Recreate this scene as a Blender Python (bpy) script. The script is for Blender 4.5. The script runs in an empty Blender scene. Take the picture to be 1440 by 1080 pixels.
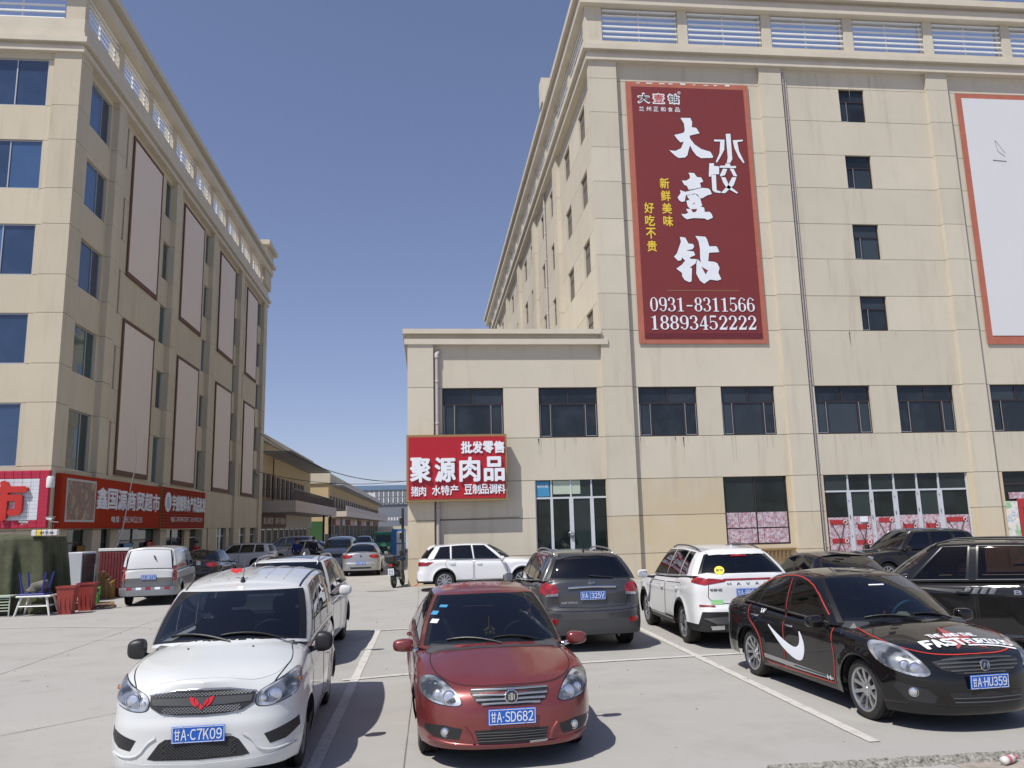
import bpy, bmesh, math, random
import numpy as np
from mathutils import Vector, Matrix
from mathutils.bvhtree import BVHTree
from mathutils.geometry import delaunay_2d_cdt
random.seed(7)
S = bpy.context.scene
COL = S.collection
R = math.radians

# ------------------------------------------------------------------ camera
cam = bpy.data.cameras.new('camera')
cam.sensor_width = 36.0
cam.lens = 1119.84 * 36 / 1440
cam.clip_start = 0.1
cam.clip_end = 3000
co = bpy.data.objects.new('camera', cam)
COL.objects.link(co)
_p, _r, _y = R(9.9645), R(-1.4393), R(-6.249)
_f = Vector((-math.sin(_y) * math.cos(_p), math.cos(_y) * math.cos(_p), math.sin(_p)))
_ri = Vector((math.cos(_y), math.sin(_y), 0))
_u = _ri.cross(_f)
_r2 = _ri * math.cos(_r) + _u * math.sin(_r)
_u2 = _u * math.cos(_r) - _ri * math.sin(_r)
co.matrix_world = Matrix(((_r2.x, _u2.x, -_f.x, 0), (_r2.y, _u2.y, -_f.y, 0), (_r2.z, _u2.z, -_f.z, 2.2), (0, 0, 0, 1)))
S.camera = co

# ------------------------------------------------------------------ sky, sun, exposure
SUN = Vector((.485, .44, -1.0)).normalized()        # the way the light travels
elev = math.asin(-SUN.z)
w = bpy.data.worlds.new('World')
S.world = w
w.use_nodes = True
nt = w.node_tree
bg = nt.nodes['Background']
sky = nt.nodes.new('ShaderNodeTexSky')
sky.sky_type = 'NISHITA'
sky.sun_disc = False
sky.sun_elevation = elev
sky.sun_rotation = math.atan2(-SUN.x, -SUN.y)
sky.altitude = 1500
sky.air_density = 1.0
sky.dust_density = 1.7
sky.ozone_density = 2.2
tint = nt.nodes.new('ShaderNodeMix'); tint.data_type = 'RGBA'; tint.blend_type = 'MULTIPLY'; tint.inputs[0].default_value = 1
tint.inputs[7].default_value = (.97, .91, 1.05, 1)
gam = nt.nodes.new('ShaderNodeGamma'); gam.inputs[1].default_value = .74
nt.links.new(sky.outputs[0], gam.inputs[0]); nt.links.new(gam.outputs[0], tint.inputs[6]); nt.links.new(tint.outputs[2], bg.inputs[0])
bg.inputs[1].default_value = 0.14
sl = bpy.data.lights.new('sun', 'SUN')
sl.energy = 3.9
sl.angle = R(0.55)
sl.color = (1.0, 0.96, 0.885)
so = bpy.data.objects.new('sun', sl)
COL.objects.link(so)
so.rotation_euler = SUN.to_track_quat('-Z', 'Y').to_euler()
so.location = (-20, -20, 40)
vs = S.view_settings
vs.view_transform = 'Standard'
vs.look = 'None'
vs.exposure = 0.29
vs.gamma = 1
vs.use_curve_mapping = False
S.cycles.max_bounces = 8
S.cycles.transparent_max_bounces = 12

# ------------------------------------------------------------------ materials
MATS = {}
def _mat(name):
    m = bpy.data.materials.new(name)
    m.use_nodes = True
    MATS[name] = m
    return m, m.node_tree, m.node_tree.nodes['Principled BSDF']
def N(nt, t, **kw):
    n = nt.nodes.new(t)
    for k, v in kw.items():
        setattr(n, k, v)
    return n
def pos_coord(nt, scale=(1, 1, 1), obj=True):
    tc = N(nt, 'ShaderNodeTexCoord')
    mp = N(nt, 'ShaderNodeMapping')
    mp.inputs['Scale'].default_value = scale
    if obj:
        nt.links.new(tc.outputs['Object'], mp.inputs[0])
    else:
        g = N(nt, 'ShaderNodeNewGeometry')
        nt.links.new(g.outputs['Position'], mp.inputs[0])
    return mp.outputs[0]
def noise(nt, co_, scale, detail=4, rough=.55):
    n = N(nt, 'ShaderNodeTexNoise')
    n.inputs['Scale'].default_value = scale
    n.inputs['Detail'].default_value = detail
    n.inputs['Roughness'].default_value = rough
    nt.links.new(co_, n.inputs['Vector'])
    return n.outputs[0]
def ramp(nt, fac, stops):
    r = N(nt, 'ShaderNodeValToRGB')
    e = r.color_ramp.elements
    e[0].position, e[0].color = stops[0][0], (*stops[0][1], 1)
    e[1].position, e[1].color = stops[-1][0], (*stops[-1][1], 1)
    for p, c in stops[1:-1]:
        x = e.new(p)
        x.color = (*c, 1)
    nt.links.new(fac, r.inputs[0])
    return r.outputs[0]
def mix(nt, a, b, fac, mode='MIX'):
    m = N(nt, 'ShaderNodeMix', data_type='RGBA', blend_type=mode)
    for v, i in ((fac, 0), (a, 6), (b, 7)):
        if hasattr(v, 'links'):
            nt.links.new(v, m.inputs[i])
        elif i == 0:
            m.inputs[0].default_value = v
        else:
            m.inputs[i].default_value = (*v, 1)
    return m.outputs[2]
def g3(v):
    return (v, v, v)
def bump(nt, bsdf, h, strength=.2, dist=.01):
    b = N(nt, 'ShaderNodeBump')
    b.inputs['Strength'].default_value = strength
    b.inputs['Distance'].default_value = dist
    nt.links.new(h, b.inputs['Height'])
    nt.links.new(b.outputs[0], bsdf.inputs['Normal'])
def simple(name, col, rough=.5, metal=0, coat=0, vary=.12, vs_=3.0, spec=None, bmp=0):
    m, t, b = _mat(name)
    c = pos_coord(t)
    n = noise(t, c, vs_, 5)
    cc = mix(t, tuple(x * (1 - vary) for x in col), tuple(min(1, x * (1 + vary)) for x in col), n)
    t.links.new(cc, b.inputs['Base Color'])
    b.inputs['Roughness'].default_value = rough
    b.inputs['Metallic'].default_value = metal
    b.inputs['Coat Weight'].default_value = coat
    b.inputs['Coat Roughness'].default_value = .04
    if spec is not None:
        b.inputs['Specular IOR Level'].default_value = spec
    if bmp:
        bump(t, b, noise(t, c, 60, 3), bmp, .005)
    return m

def stucco(name, base, stain=(.33, .27, .19), ochre=None):
    m, t, b = _mat(name)
    c = pos_coord(t, obj=False)
    big = noise(t, c, .35, 4)
    col = mix(t, tuple(x * .86 for x in base), tuple(min(1, x * 1.08) for x in base), big)
    st = pos_coord(t, (1.6, 1.6, .16), obj=False)          # rain streaks run down
    s1 = noise(t, st, 1.3, 6, .62)
    col = mix(t, col, stain, ramp(t, s1, [(.54, g3(0)), (.80, g3(.5))]))
    bl = noise(t, c, 1.1, 5, .6)
    col = mix(t, col, tuple(x * .80 for x in base), ramp(t, bl, [(.55, g3(0)), (.75, g3(.4))]))
    if ochre:
        oz = noise(t, c, .5, 2)
        col = mix(t, col, ochre, ramp(t, oz, [(.46, g3(0)), (.62, g3(.65))]))
    fine = noise(t, c, 45, 3)
    col = mix(t, col, tuple(x * .9 for x in base), ramp(t, fine, [(.4, g3(.25)), (.7, g3(0))]))
    oi = N(t, 'ShaderNodeObjectInfo')
    vr = N(t, 'ShaderNodeMapRange')
    vr.inputs[3].default_value = .94; vr.inputs[4].default_value = 1.035
    t.links.new(oi.outputs['Random'], vr.inputs[0])
    hs = N(t, 'ShaderNodeHueSaturation')
    t.links.new(vr.outputs[0], hs.inputs['Value'])
    t.links.new(col, hs.inputs['Color'])
    t.links.new(hs.outputs[0], b.inputs['Base Color'])
    b.inputs['Roughness'].default_value = .9
    b.inputs['Specular IOR Level'].default_value = .2
    bump(t, b, fine, .25, .01)
    return m
stucco('stucco', (.585, .535, .435))
stucco('stucco_warm', (.60, .53, .40), ochre=(.55, .44, .28))
stucco('stucco_left', (.57, .51, .395))
simple('joint', (.15, .135, .11), .95)
simple('slab_joint', (.17, .16, .145), .95)
simple('roof_trim', (.57, .515, .42), .85, vary=.14, vs_=1.2)
simple('white_slat', (.78, .79, .80), .4)
simple('grey_pipe', (.42, .38, .38), .55)
simple('dark_recess', (.02, .02, .02), .9)
simple('frame_brown', (.035, .024, .024), .45)
simple('frame_white', (.52, .55, .59), .4, vary=.15, vs_=9)
simple('frame_alu', (.45, .47, .48), .35, .5)
def glass_mat(name, col, rough=.04, wav=.02, var=None, spec=.6):
    m, t, b = _mat(name)
    c = pos_coord(t, obj=False)
    n = noise(t, c, .9, 3)
    cc = mix(t, col, var or tuple(x * 1.9 for x in col), ramp(t, n, [(.45, g3(0)), (.62, g3(1))]))
    oi = N(t, 'ShaderNodeObjectInfo')
    cc = mix(t, cc, tuple(x * 3.2 + .004 for x in col), ramp(t, oi.outputs['Random'], [(.45, g3(0)), (1, g3(1))]))
    t.links.new(cc, b.inputs['Base Color'])
    b.inputs['Roughness'].default_value = rough
    b.inputs['Specular IOR Level'].default_value = spec
    bump(t, b, noise(t, c, .8, 1), .5, wav)
    return m
glass_mat('glass_dark', (.012, .016, .02), spec=.55)
glass_mat('glass_blue', (.02, .045, .10), .03, .02, (.03, .055, .12), spec=1.0)
glass_mat('glass_green', (.012, .035, .035), .04, .03, (.02, .05, .05), spec=.8)
glass_mat('shop_glass', (.008, .012, .012), .05, spec=.4)

def concrete():
    m, t, b = _mat('concrete')
    c = pos_coord(t, obj=False)
    base = mix(t, (.340, .330, .310), (.388, .377, .356), noise(t, c, .22, 5, .6))
    base = mix(t, base, (.285, .272, .25), ramp(t, noise(t, c, .9, 6, .65), [(.5, g3(0)), (.72, g3(.55))]))
    # tyre-polished bands and long smears
    sm = pos_coord(t, (.25, 1.6, 1), obj=False)
    base = mix(t, base, (.44, .425, .39), ramp(t, noise(t, sm, .8, 4), [(.55, g3(0)), (.75, g3(.35))]))
    sp = noise(t, c, 7, 6, .7)
    base = mix(t, base, (.20, .19, .175), ramp(t, sp, [(.62, g3(0)), (.75, g3(.45))]))
    vo = N(t, 'ShaderNodeTexVoronoi')
    vo.inputs['Scale'].default_value = .55
    t.links.new(c, vo.inputs['Vector'])
    base = mix(t, base, (.16, .15, .14), ramp(t, vo.outputs['Distance'], [(0, g3(.6)), (.07, g3(0))]))
    fine = noise(t, c, 90, 3, .7)
    base = mix(t, base, (.42, .40, .37), ramp(t, fine, [(.5, g3(0)), (.8, g3(.35))]))
    t.links.new(base, b.inputs['Base Color'])
    b.inputs['Roughness'].default_value = .82
    b.inputs['Specular IOR Level'].default_value = .25
    bump(t, b, fine, .3, .004)
concrete()
def line_paint():
    m, t, b = _mat('line_paint')
    c = pos_coord(t, obj=False)
    n = noise(t, c, 9, 6, .75)
    t.links.new(mix(t, (.57, .55, .51), (.34, .325, .30), ramp(t, n, [(.5, g3(.1)), (.66, g3(.9))])), b.inputs['Base Color'])
    b.inputs['Roughness'].default_value = .8
line_paint()
def speckle(name, a, b_, c_, scale, rough=.9):
    m, t, b = _mat(name)
    c = pos_coord(t, obj=False)
    n = noise(t, c, scale, 5, .75)
    t.links.new(ramp(t, n, [(.35, a), (.5, b_), (.65, c_)]), b.inputs['Base Color'])
    b.inputs['Roughness'].default_value = rough
    bump(t, b, n, .8, .02)
speckle('gravel_kerb', (.06, .055, .05), (.26, .25, .22), (.42, .40, .36), 28)
speckle('earth', (.24, .21, .17), (.33, .29, .25), (.40, .36, .31), 6)
speckle('tarp_green', (.045, .052, .025), (.062, .068, .036), (.09, .092, .055), 2.2, .85)
speckle('bag_cloth', (.09, .085, .07), (.14, .13, .11), (.20, .19, .16), 9)
def poster_mat(name, cols, scale, seed):
    m, t, b = _mat(name)
    c = pos_coord(t, obj=False)
    mp = N(t, 'ShaderNodeMapping'); mp.inputs['Location'].default_value = (seed, seed * .7, seed * .3)
    t.links.new(c, mp.inputs[0])
    v = N(t, 'ShaderNodeTexVoronoi'); v.inputs['Scale'].default_value = scale
    t.links.new(mp.outputs[0], v.inputs['Vector'])
    sp = N(t, 'ShaderNodeSeparateColor'); t.links.new(v.outputs['Color'], sp.inputs[0])
    n = noise(t, mp.outputs[0], scale * 1.4, 5, .8)
    a = mix(t, sp.outputs[0], n, .62)
    t.links.new(ramp(t, a, [(i / (len(cols) - 1) * .55 + .22, cc) for i, cc in enumerate(cols)]), b.inputs['Base Color'])
    b.inputs['Roughness'].default_value = .35
poster_mat('poster_pink', [(.05, .03, .05), (.46, .38, .43), (.62, .55, .60), (.30, .06, .09), (.66, .60, .64), (.20, .10, .14), (.60, .50, .55), (.06, .04, .05)], 9, 3)
poster_mat('food_photo', [(.02, .015, .01), (.12, .03, .015), (.20, .05, .02), (.05, .03, .02), (.30, .20, .10), (.16, .035, .015)], 3.6, 9)
poster_mat('fruit_stickers', [(.10, .2, .5), (.7, .7, .68), (.2, .45, .2), (.75, .75, .75), (.8, .35, .2)], 5, 21)
simple('red_board', (.38, .03, .035), .38, vary=.08)
simple('red_sign', (.40, .012, .022), .32, vary=.1)
simple('sign_orange_red', (.36, .04, .016), .9, vary=.1, spec=.1)
simple('sign_crimson', (.42, .014, .05), .45, vary=.1)
simple('sign_red2', (.28, .035, .02), .9, vary=.12, spec=.1)
simple('poster_red', (.175, .022, .026), .75, vary=.08, vs_=.6)
simple('poster_border', (.40, .125, .085), .8, vary=.22, vs_=2.2)
simple('poster_dark', (.12, .012, .022), .7)
simple('letter_white', (.74, .77, .82), .7, vary=.06, spec=.2)
simple('letter_red', (.50, .028, .02), .4)
simple('letter_dark', (.05, .02, .02), .6)
simple('letter_yellow', (.75, .55, .05), .5)
simple('gold_trim', (.36, .23, .10), .4, .4)
simple('brown_frame', (.15, .08, .058), .7, spec=.2)
simple('stain', (.49, .445, .365), .9, vary=.12, spec=.1)
simple('blank_panel', (.72, .63, .56), .8, vary=.05, vs_=.5)
simple('blank_white', (.62, .625, .645), .7, vary=.04, vs_=.5)
simple('white_tile', (.60, .64, .68), .3)
simple('white_plastic', (.62, .62, .60), .4)
simple('pale_green', (.42, .50, .40), .5)
simple('blue_plastic', (.02, .03, .22), .4)
simple('bin_red', (.30, .045, .035), .5, vary=.25, vs_=4)
simple('crate_green', (.06, .26, .05), .55, vary=.3, vs_=8)
simple('wood', (.28, .17, .10), .8, vary=.35, vs_=9)
simple('fridge_white', (.50, .52, .56), .4)
simple('fridge_dark', (.03, .03, .04), .25)
simple('poster_maroon', (.13, .02, .025), .6, vary=.5, vs_=6)
simple('ochre_panel', (.24, .13, .03), .7)
simple('lantern_red', (.50, .03, .012), .6)
simple('far_window', (.035, .033, .03), .6, spec=.2)
simple('market_wall', (.50, .38, .21), .9, vary=.08, vs_=.5)
simple('canopy', (.48, .41, .36), .85, vary=.1)
simple('canopy_far', (.55, .48, .40), .85)
simple('dark_metal', (.03, .03, .032), .5)
simple('rail_metal', (.16, .13, .11), .5)
simple('sheet_metal', (.42, .43, .44), .5, .3)
simple('bluegrey_wall', (.17, .19, .225), .8)
simple('grey_bld', (.25, .265, .275), .8)
simple('blue_glass_far', (.14, .22, .33), .3)
simple('green_wall', (.035, .10, .035), .7)
simple('green_truck', (.02, .20, .095), .4)
simple('blue_board', (.03, .16, .48), .5)
simple('bottle_pink', (.55, .16, .18), .4)
simple('cloth_dark', (.03, .035, .05), .9)
simple('cloth_blue', (.02, .04, .16), .9)
simple('cloth_red', (.30, .03, .03), .9)
simple('skin', (.38, .22, .15), .6)
simple('hair', (.015, .012, .01), .6)
# vehicles
def paint(name, col, metal=0., rough=.32, dust=.0, dustcol=(.30, .27, .23)):
    m, t, b = _mat(name)
    c = pos_coord(t)
    n = noise(t, c, 2.2, 5, .6)
    cc = mix(t, col, dustcol, ramp(t, n, [(.35, g3(dust * .4)), (.75, g3(dust))]))
    t.links.new(cc, b.inputs['Base Color'])
    b.inputs['Metallic'].default_value = metal
    t.links.new(ramp(t, n, [(.3, g3(rough)), (.8, g3(rough + .12))]), b.inputs['Roughness'])
    b.inputs['Coat Weight'].default_value = 1
    b.inputs['Coat Roughness'].default_value = .03 + dust * .5
    if max(col) < .01: b.inputs['Specular IOR Level'].default_value = .05
    return m
paint('paint_white', (.60, .615, .61), dust=.05)
paint('paint_white2', (.70, .71, .72), dust=.03)
paint('paint_red', (.19, .010, .013), .4, .32, dust=.15)
paint('paint_black', (.004, .004, .005), 0, .25, dust=.015)
paint('paint_black2', (.006, .006, .007), 0, .3, dust=.03)
paint('paint_grey', (.055, .058, .063), .5, .35, dust=.10)
paint('paint_silver', (.36, .37, .39), .6, .35, dust=.10)
paint('paint_silver2', (.22, .24, .26), .4, .4, dust=.15)
paint('paint_vangrey', (.11, .11, .115), .3, .4, dust=.2)
paint('paint_shade', (.36, .33, .31), .2, .4, dust=.2)  # grey-beige body colour of the parked microvan
simple('black_plastic', (.018, .018, .019), .45, vary=.2)
simple('grey_plastic', (.05, .052, .055), .5, vary=.2)
simple('underbody', (.006, .006, .006), .9)
simple('rubber', (.022, .021, .020), .85, vary=.35, vs_=12)
simple('seal', (.008, .008, .009), .35)
simple('seam', (.010, .009, .009), .8)
simple('red_line', (.45, .04, .03), .5)
simple('chrome', (.62, .63, .65), .12, 1., vary=.04)
simple('alloy', (.48, .49, .51), .28, .9, vary=.1)
simple('alloy_dark', (.16, .165, .17), .4, .7)
simple('hub_grey', (.24, .25, .26), .45, .5)
simple('interior', (.03, .03, .033), .8)
simple('interior_red', (.11, .012, .012), .8)
simple('interior_tan', (.35, .22, .09), .8)
simple('plate_blue', (.010, .115, .52), .4, vary=.05)
simple('plate_white', (.72, .75, .80), .45, vary=.04)
simple('sticker_yellow', (.75, .65, .03), .5)
simple('sticker_green', (.30, .60, .28), .5)
simple('sticker_blue', (.05, .25, .45), .5)
simple('star_red', (.34, .09, .09), .8, spec=.1)
simple('badge_red', (.60, .02, .03), .3)
simple('amber', (.55, .16, .03), .3)
simple('flag_red', (.6, .03, .04), .6)
simple('dark_text', (.02, .03, .05), .5)
simple('cream_cloth', (.55, .50, .38), .8)
simple('gold', (.5, .38, .08), .4, .5)
def lamp(name, a, b_, rough=.12, scale=9, metal=.55):
    m, t, b = _mat(name)
    c = pos_coord(t)
    n = noise(t, c, scale, 2, .4)
    w_ = N(t, 'ShaderNodeTexWave'); w_.inputs['Scale'].default_value = 26; w_.bands_direction = 'Y'
    t.links.new(c, w_.inputs['Vector'])
    col = mix(t, a, b_, ramp(t, n, [(.40, g3(0)), (.60, g3(1))]))
    t.links.new(mix(t, col, tuple(x * .6 for x in a), ramp(t, w_.outputs[0], [(.3, g3(.12)), (.7, g3(0))])), b.inputs['Base Color'])
    b.inputs['Roughness'].default_value = .28
    b.inputs['Metallic'].default_value = metal
    b.inputs['Coat Weight'].default_value = 1
    b.inputs['Coat Roughness'].default_value = rough * .3
lamp('headlamp', (.70, .71, .73), (.16, .17, .18), scale=7, metal=.6)
lamp('headlamp_dark', (.30, .32, .34), (.05, .055, .06))
lamp('taillamp', (.36, .010, .014), (.18, .005, .008), metal=0)
lamp('lamp_white', (.85, .85, .86), (.60, .60, .62), metal=.9)
def clearglass(name, tint, rough=.0, ior=1.5, refl=(.95, .97, 1)):
    m = bpy.data.materials.new(name); m.use_nodes = True; MATS[name] = m
    t = m.node_tree
    t.nodes.remove(t.nodes['Principled BSDF'])
    tr = N(t, 'ShaderNodeBsdfTransparent'); tr.inputs[0].default_value = (*tint, 1)
    gl = N(t, 'ShaderNodeBsdfGlossy'); gl.inputs[0].default_value = (*refl, 1); gl.inputs[1].default_value = .02
    fr = N(t, 'ShaderNodeFresnel'); fr.inputs[0].default_value = ior
    mx = N(t, 'ShaderNodeMixShader')
    t.links.new(fr.outputs[0], mx.inputs[0]); t.links.new(tr.outputs[0], mx.inputs[1]); t.links.new(gl.outputs[0], mx.inputs[2])
    t.links.new(mx.outputs[0], t.nodes['Material Output'].inputs[0])
clearglass('car_glass', (.36, .41, .42), ior=1.75)
clearglass('car_glass_tan', (.24, .185, .145), ior=1.4)
clearglass('car_glass_dark', (.07, .075, .08), ior=1.7)
M = MATS

# ------------------------------------------------------------------ object helpers
def link_mesh(name, me, mat=None, parent=None):
    o = bpy.data.objects.new(name, me)
    COL.objects.link(o)
    if mat is not None:
        if isinstance(mat, (list, tuple)):
            for x in mat:
                me.materials.append(M[x])
        else:
            me.materials.append(M[mat])
    if parent is not None:
        o.parent = parent
    return o
def tag(o, label=None, cat=None, group=None, kind=None):
    if label: o['label'] = label
    if cat: o['category'] = cat
    if group: o['group'] = group
    if kind: o['kind'] = kind
    return o
def empty(name, loc=(0, 0, 0), rz=0, label=None, cat=None, group=None):
    o = bpy.data.objects.new(name, None)
    COL.objects.link(o)
    o.empty_display_size = .2
    o.location = loc
    o.rotation_euler = (0, 0, rz)
    return tag(o, label, cat, group)
class MB:
    """collects simple solids, then links them as one mesh object"""
    def __init__(s):
        s.v = []; s.f = []; s.m = []
    def add(s, vs_, fs, mi=0):
        k = len(s.v)
        s.v += [tuple(v) for v in vs_]
        s.f += [tuple(i + k for i in f) for f in fs]
        s.m += [mi] * len(fs)
        return s
    def box(s, x0, x1, y0, y1, z0, z1, mi=0):
        v = [(x, y, z) for x in (x0, x1) for y in (y0, y1) for z in (z0, z1)]
        return s.add(v, [(0, 1, 3, 2), (4, 6, 7, 5), (0, 4, 5, 1), (2, 3, 7, 6), (0, 2, 6, 4), (1, 5, 7, 3)], mi)
    def bev(s, x0, x1, y0, y1, z0, z1, b=.01, mi=0):
        """box with chamfered edges"""
        c = ((x0 + x1) / 2, (y0 + y1) / 2, (z0 + z1) / 2)
        h = ((x1 - x0) / 2, (y1 - y0) / 2, (z1 - z0) / 2)
        b = min(b, *(q * .98 for q in h))
        pts = []
        for sx in (-1, 1):
            for sy in (-1, 1):
                for sz in (-1, 1):
                    for ax in range(3):
                        p = [sx * (h[0] - b), sy * (h[1] - b), sz * (h[2] - b)]
                        p[ax] += (sx, sy, sz)[ax] * b
                        pts.append(tuple(p[i] + c[i] for i in range(3)))
        bm = bmesh.new()
        for p in pts: bm.verts.new(p)
        bmesh.ops.convex_hull(bm, input=bm.verts)
        bm.verts.index_update()
        s.add([v.co[:] for v in bm.verts], [tuple(v.index for v in f.verts) for f in bm.faces], mi)
        bm.free()
        return s
    def tube(s, pts, r, n=8, mi=0, close=False, caps=True):
        pts = [Vector(p) for p in pts]
        rr = r if isinstance(r, (list, tuple)) else [r] * len(pts)
        rings = []
        m = len(pts)
        up = None
        for i, p in enumerate(pts):
            a = pts[(i - 1) % m] if (close or i > 0) else p
            b = pts[(i + 1) % m] if (close or i < m - 1) else p
            t = (b - a).normalized()
            if up is None:
                up = Vector((0, 0, 1)) if abs(t.z) < .9 else Vector((1, 0, 0))
            x = t.cross(up)
            if x.length < 1e-5: x = t.cross(Vector((0, 1, 0)))
            x.normalize()
            y = x.cross(t)
            up = y
            rings.append([p + (x * math.cos(2 * math.pi * k / n) + y * math.sin(2 * math.pi * k / n)) * rr[i] for k in range(n)])
        v = [q for ring in rings for q in ring]
        f = []
        for i in range(m if close else m - 1):
            j = (i + 1) % m
            for k in range(n):
                f.append((i * n + k, j * n + k, j * n + (k + 1) % n, i * n + (k + 1) % n))
        if caps and not close:
            f.append(tuple(range(n))); f.append(tuple((m - 1) * n + k for k in reversed(range(n))))
        return s.add(v, f, mi)
    def lathe(s, prof, n=32, axis='y', c=(0, 0, 0), mi=0, closed=False):
        """prof: list of (radius, along-axis)"""
        v = []
        for r_, a in prof:
            for k in range(n):
                t = 2 * math.pi * k / n
                q = {'y': (r_ * math.cos(t), a, r_ * math.sin(t)), 'z': (r_ * math.cos(t), r_ * math.sin(t), a), 'x': (a, r_ * math.cos(t), r_ * math.sin(t))}[axis]
                v.append(tuple(q[i] + c[i] for i in range(3)))
        f = []
        m = len(prof)
        for i in range(m if closed else m - 1):
            j = (i + 1) % m
            for k in range(n):
                f.append((i * n + k, j * n + k, j * n + (k + 1) % n, i * n + (k + 1) % n))
        return s.add(v, f, mi)
    def prism(s, poly, axis, a, b, mi=0):
        """poly: 2d points, extruded along an axis from a to b"""
        put = {'x': lambda p, t: (t, p[0], p[1]), 'y': lambda p, t: (p[0], t, p[1]), 'z': lambda p, t: (p[0], p[1], t)}[axis]
        n = len(poly)
        bm = bmesh.new()
        vs_ = [bm.verts.new(put(p, a)) for p in poly]
        f = bm.faces.new(vs_)
        ex = bmesh.ops.extrude_face_region(bm, geom=[f])
        for e in ex['geom']:
            if isinstance(e, bmesh.types.BMVert):
                e.co = Vector(put(poly[0], b)) - Vector(put(poly[0], a)) + e.co
        bmesh.ops.triangulate(bm, faces=[q for q in bm.faces if len(q.verts) > 4])
        bmesh.ops.recalc_face_normals(bm, faces=bm.faces)
        bm.verts.index_update()
        s.add([v.co[:] for v in bm.verts], [tuple(v.index for v in q.verts) for q in bm.faces], mi)
        bm.free()
        return s
    def data(s, name, smooth=False, angle=None, fix=True):
        me = bpy.data.meshes.new(name)
        me.from_pydata(s.v, [], s.f)
        me.polygons.foreach_set('material_index', s.m)
        if fix:
            bm = bmesh.new(); bm.from_mesh(me)
            bmesh.ops.recalc_face_normals(bm, faces=bm.faces)
            bm.to_mesh(me); bm.free()
        if smooth or angle:
            me.polygons.foreach_set('use_smooth', [True] * len(me.polygons))
            if angle:
                me.set_sharp_from_angle(angle=R(angle))
        me.update()
        return me
    def obj(s, name, mat, parent=None, smooth=False, angle=None, fix=True):
        return link_mesh(name, s.data(name, smooth, angle, fix), mat, parent)

def clone(o, parent=None):
    c = o.copy()
    COL.objects.link(c)
    c.parent = parent
    for ch in list(o.children):
        clone(ch, c)
    return c
def piece(name, me, loc, parent, scale=None):
    """another object that shares mesh data"""
    o = bpy.data.objects.new(name, me)
    COL.objects.link(o)
    o.location = loc
    if scale: o.scale = scale
    o.parent = parent
    return o

# ------------------------------------------------------------------ writing
_gly = {}
FW = {c: chr(ord(c) + 0xFEE0) for c in '0123456789ABCDEFGHIJKLMNOPQRSTUVWXYZabcdefghijklmnopqrstuvwxyz'}
def glyph(ch):
    key = ch
    if key in _gly: return _gly[key]
    cu = bpy.data.curves.new('g', 'FONT')
    cu.body = FW.get(ch, ch)
    cu.resolution_u = 3
    o = bpy.data.objects.new('g', cu)
    COL.objects.link(o)
    dg = bpy.context.evaluated_depsgraph_get()
    me = bpy.data.meshes.new_from_object(o.evaluated_get(dg))
    v = [tuple(q.co) for q in me.vertices]
    f = [tuple(p.vertices) for p in me.polygons]
    bpy.data.objects.remove(o); bpy.data.curves.remove(cu); bpy.data.meshes.remove(me)
    if not v:
        v = [(0, 0, 0), (1, 0, 0), (1, 1, 0)]; f = []
    xs = [q[0] for q in v]; ys = [q[1] for q in v]
    _gly[key] = (v, f, min(xs), max(xs), min(ys), max(ys))
    return _gly[key]
def write(mb, text, u0, v0, w_, h, depth, put, bold=.01, gap=.12, full=False, mi=0, widths=None):
    """text laid into the rectangle u0..u0+w_, v0..v0+h; put(u,v,d) gives the 3d point"""
    n = len(text)
    ws = widths or [.35 if c in ' ·:' else (.16 if c == '|' else 1.0) for c in text]
    tot = sum(ws) + gap * (n - 1)
    unit = w_ / tot
    x = u0
    for ch, cw in zip(text, ws):
        cwid = cw * unit
        if ch != ' ':
            v, f, a, b, c, d = glyph(ch)
            if ch in '·-:.一_':
                sc = min(cwid / max(b - a, .01), h / .85)
                ou = x + cwid / 2 - (a + b) / 2 * sc
                hh = {'-': .35, '一': .45, '_': 0}.get(ch, .42)
                ov = v0 + h * hh - (c + d) / 2 * sc + h * .05
                P2 = [(ou + p[0] * sc, ov + p[1] * sc) for p in v]
            else:
                sx = cwid / max(b - a, .01); sy = h / max(d - c, .01)
                if ch in '1Il|': sx = min(sx, sy * .9)
                ox = x + (cwid - (b - a) * sx) / 2
                P2 = [(ox + (p[0] - a) * sx, v0 + (p[1] - c) * sy) for p in v]
            k = len(P2)
            ec = {}
            for q in f:
                for i in range(len(q)):
                    ec[(q[i], q[(i + 1) % len(q)])] = 1
            rim_ = [(e[0], e[1], e[1] + k, e[0] + k) for e in ec if (e[1], e[0]) not in ec]
            r_ = bold * min(cwid, h) * 2.2
            sh = [(0, 0)] if bold < .004 else [(r_ * math.cos(q * math.pi / 3 + .3), r_ * math.sin(q * math.pi / 3 + .3)) for q in range(6)] + [(0, 0)]
            for n_, (du, dv) in enumerate(sh):
                P3 = [(p[0] + du, p[1] + dv) for p in P2]
                front = [put(p[0], p[1], depth + n_ * .0004) for p in P3]
                if depth > .012 and n_ % 2 == 0:
                    mb.add(front + [put(p[0], p[1], 0) for p in P3], f + rim_, mi)
                else:
                    mb.add(front, f, mi)
        x += cwid + gap * unit
    return mb
def on_front(X, Y, Z):            # a wall that faces the camera (-Y): u to the right, v up
    return lambda u, v, d: (X + u, Y - d, Z + v)
def on_side(X, Y, Z):             # a wall that faces +X: u away from the camera (reads left to right from the street)
    return lambda u, v, d: (X + d, Y + u, Z + v)
def letters(text, u0, v0, w_, h, depth, put, mat, parent, name='lettering', bold=.01, gap=.12, **kw):
    mb = MB()
    write(mb, text, u0, v0, w_, h, depth, put, bold, gap, **kw)
    return mb.obj(name, mat, parent, fix=False)
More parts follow.
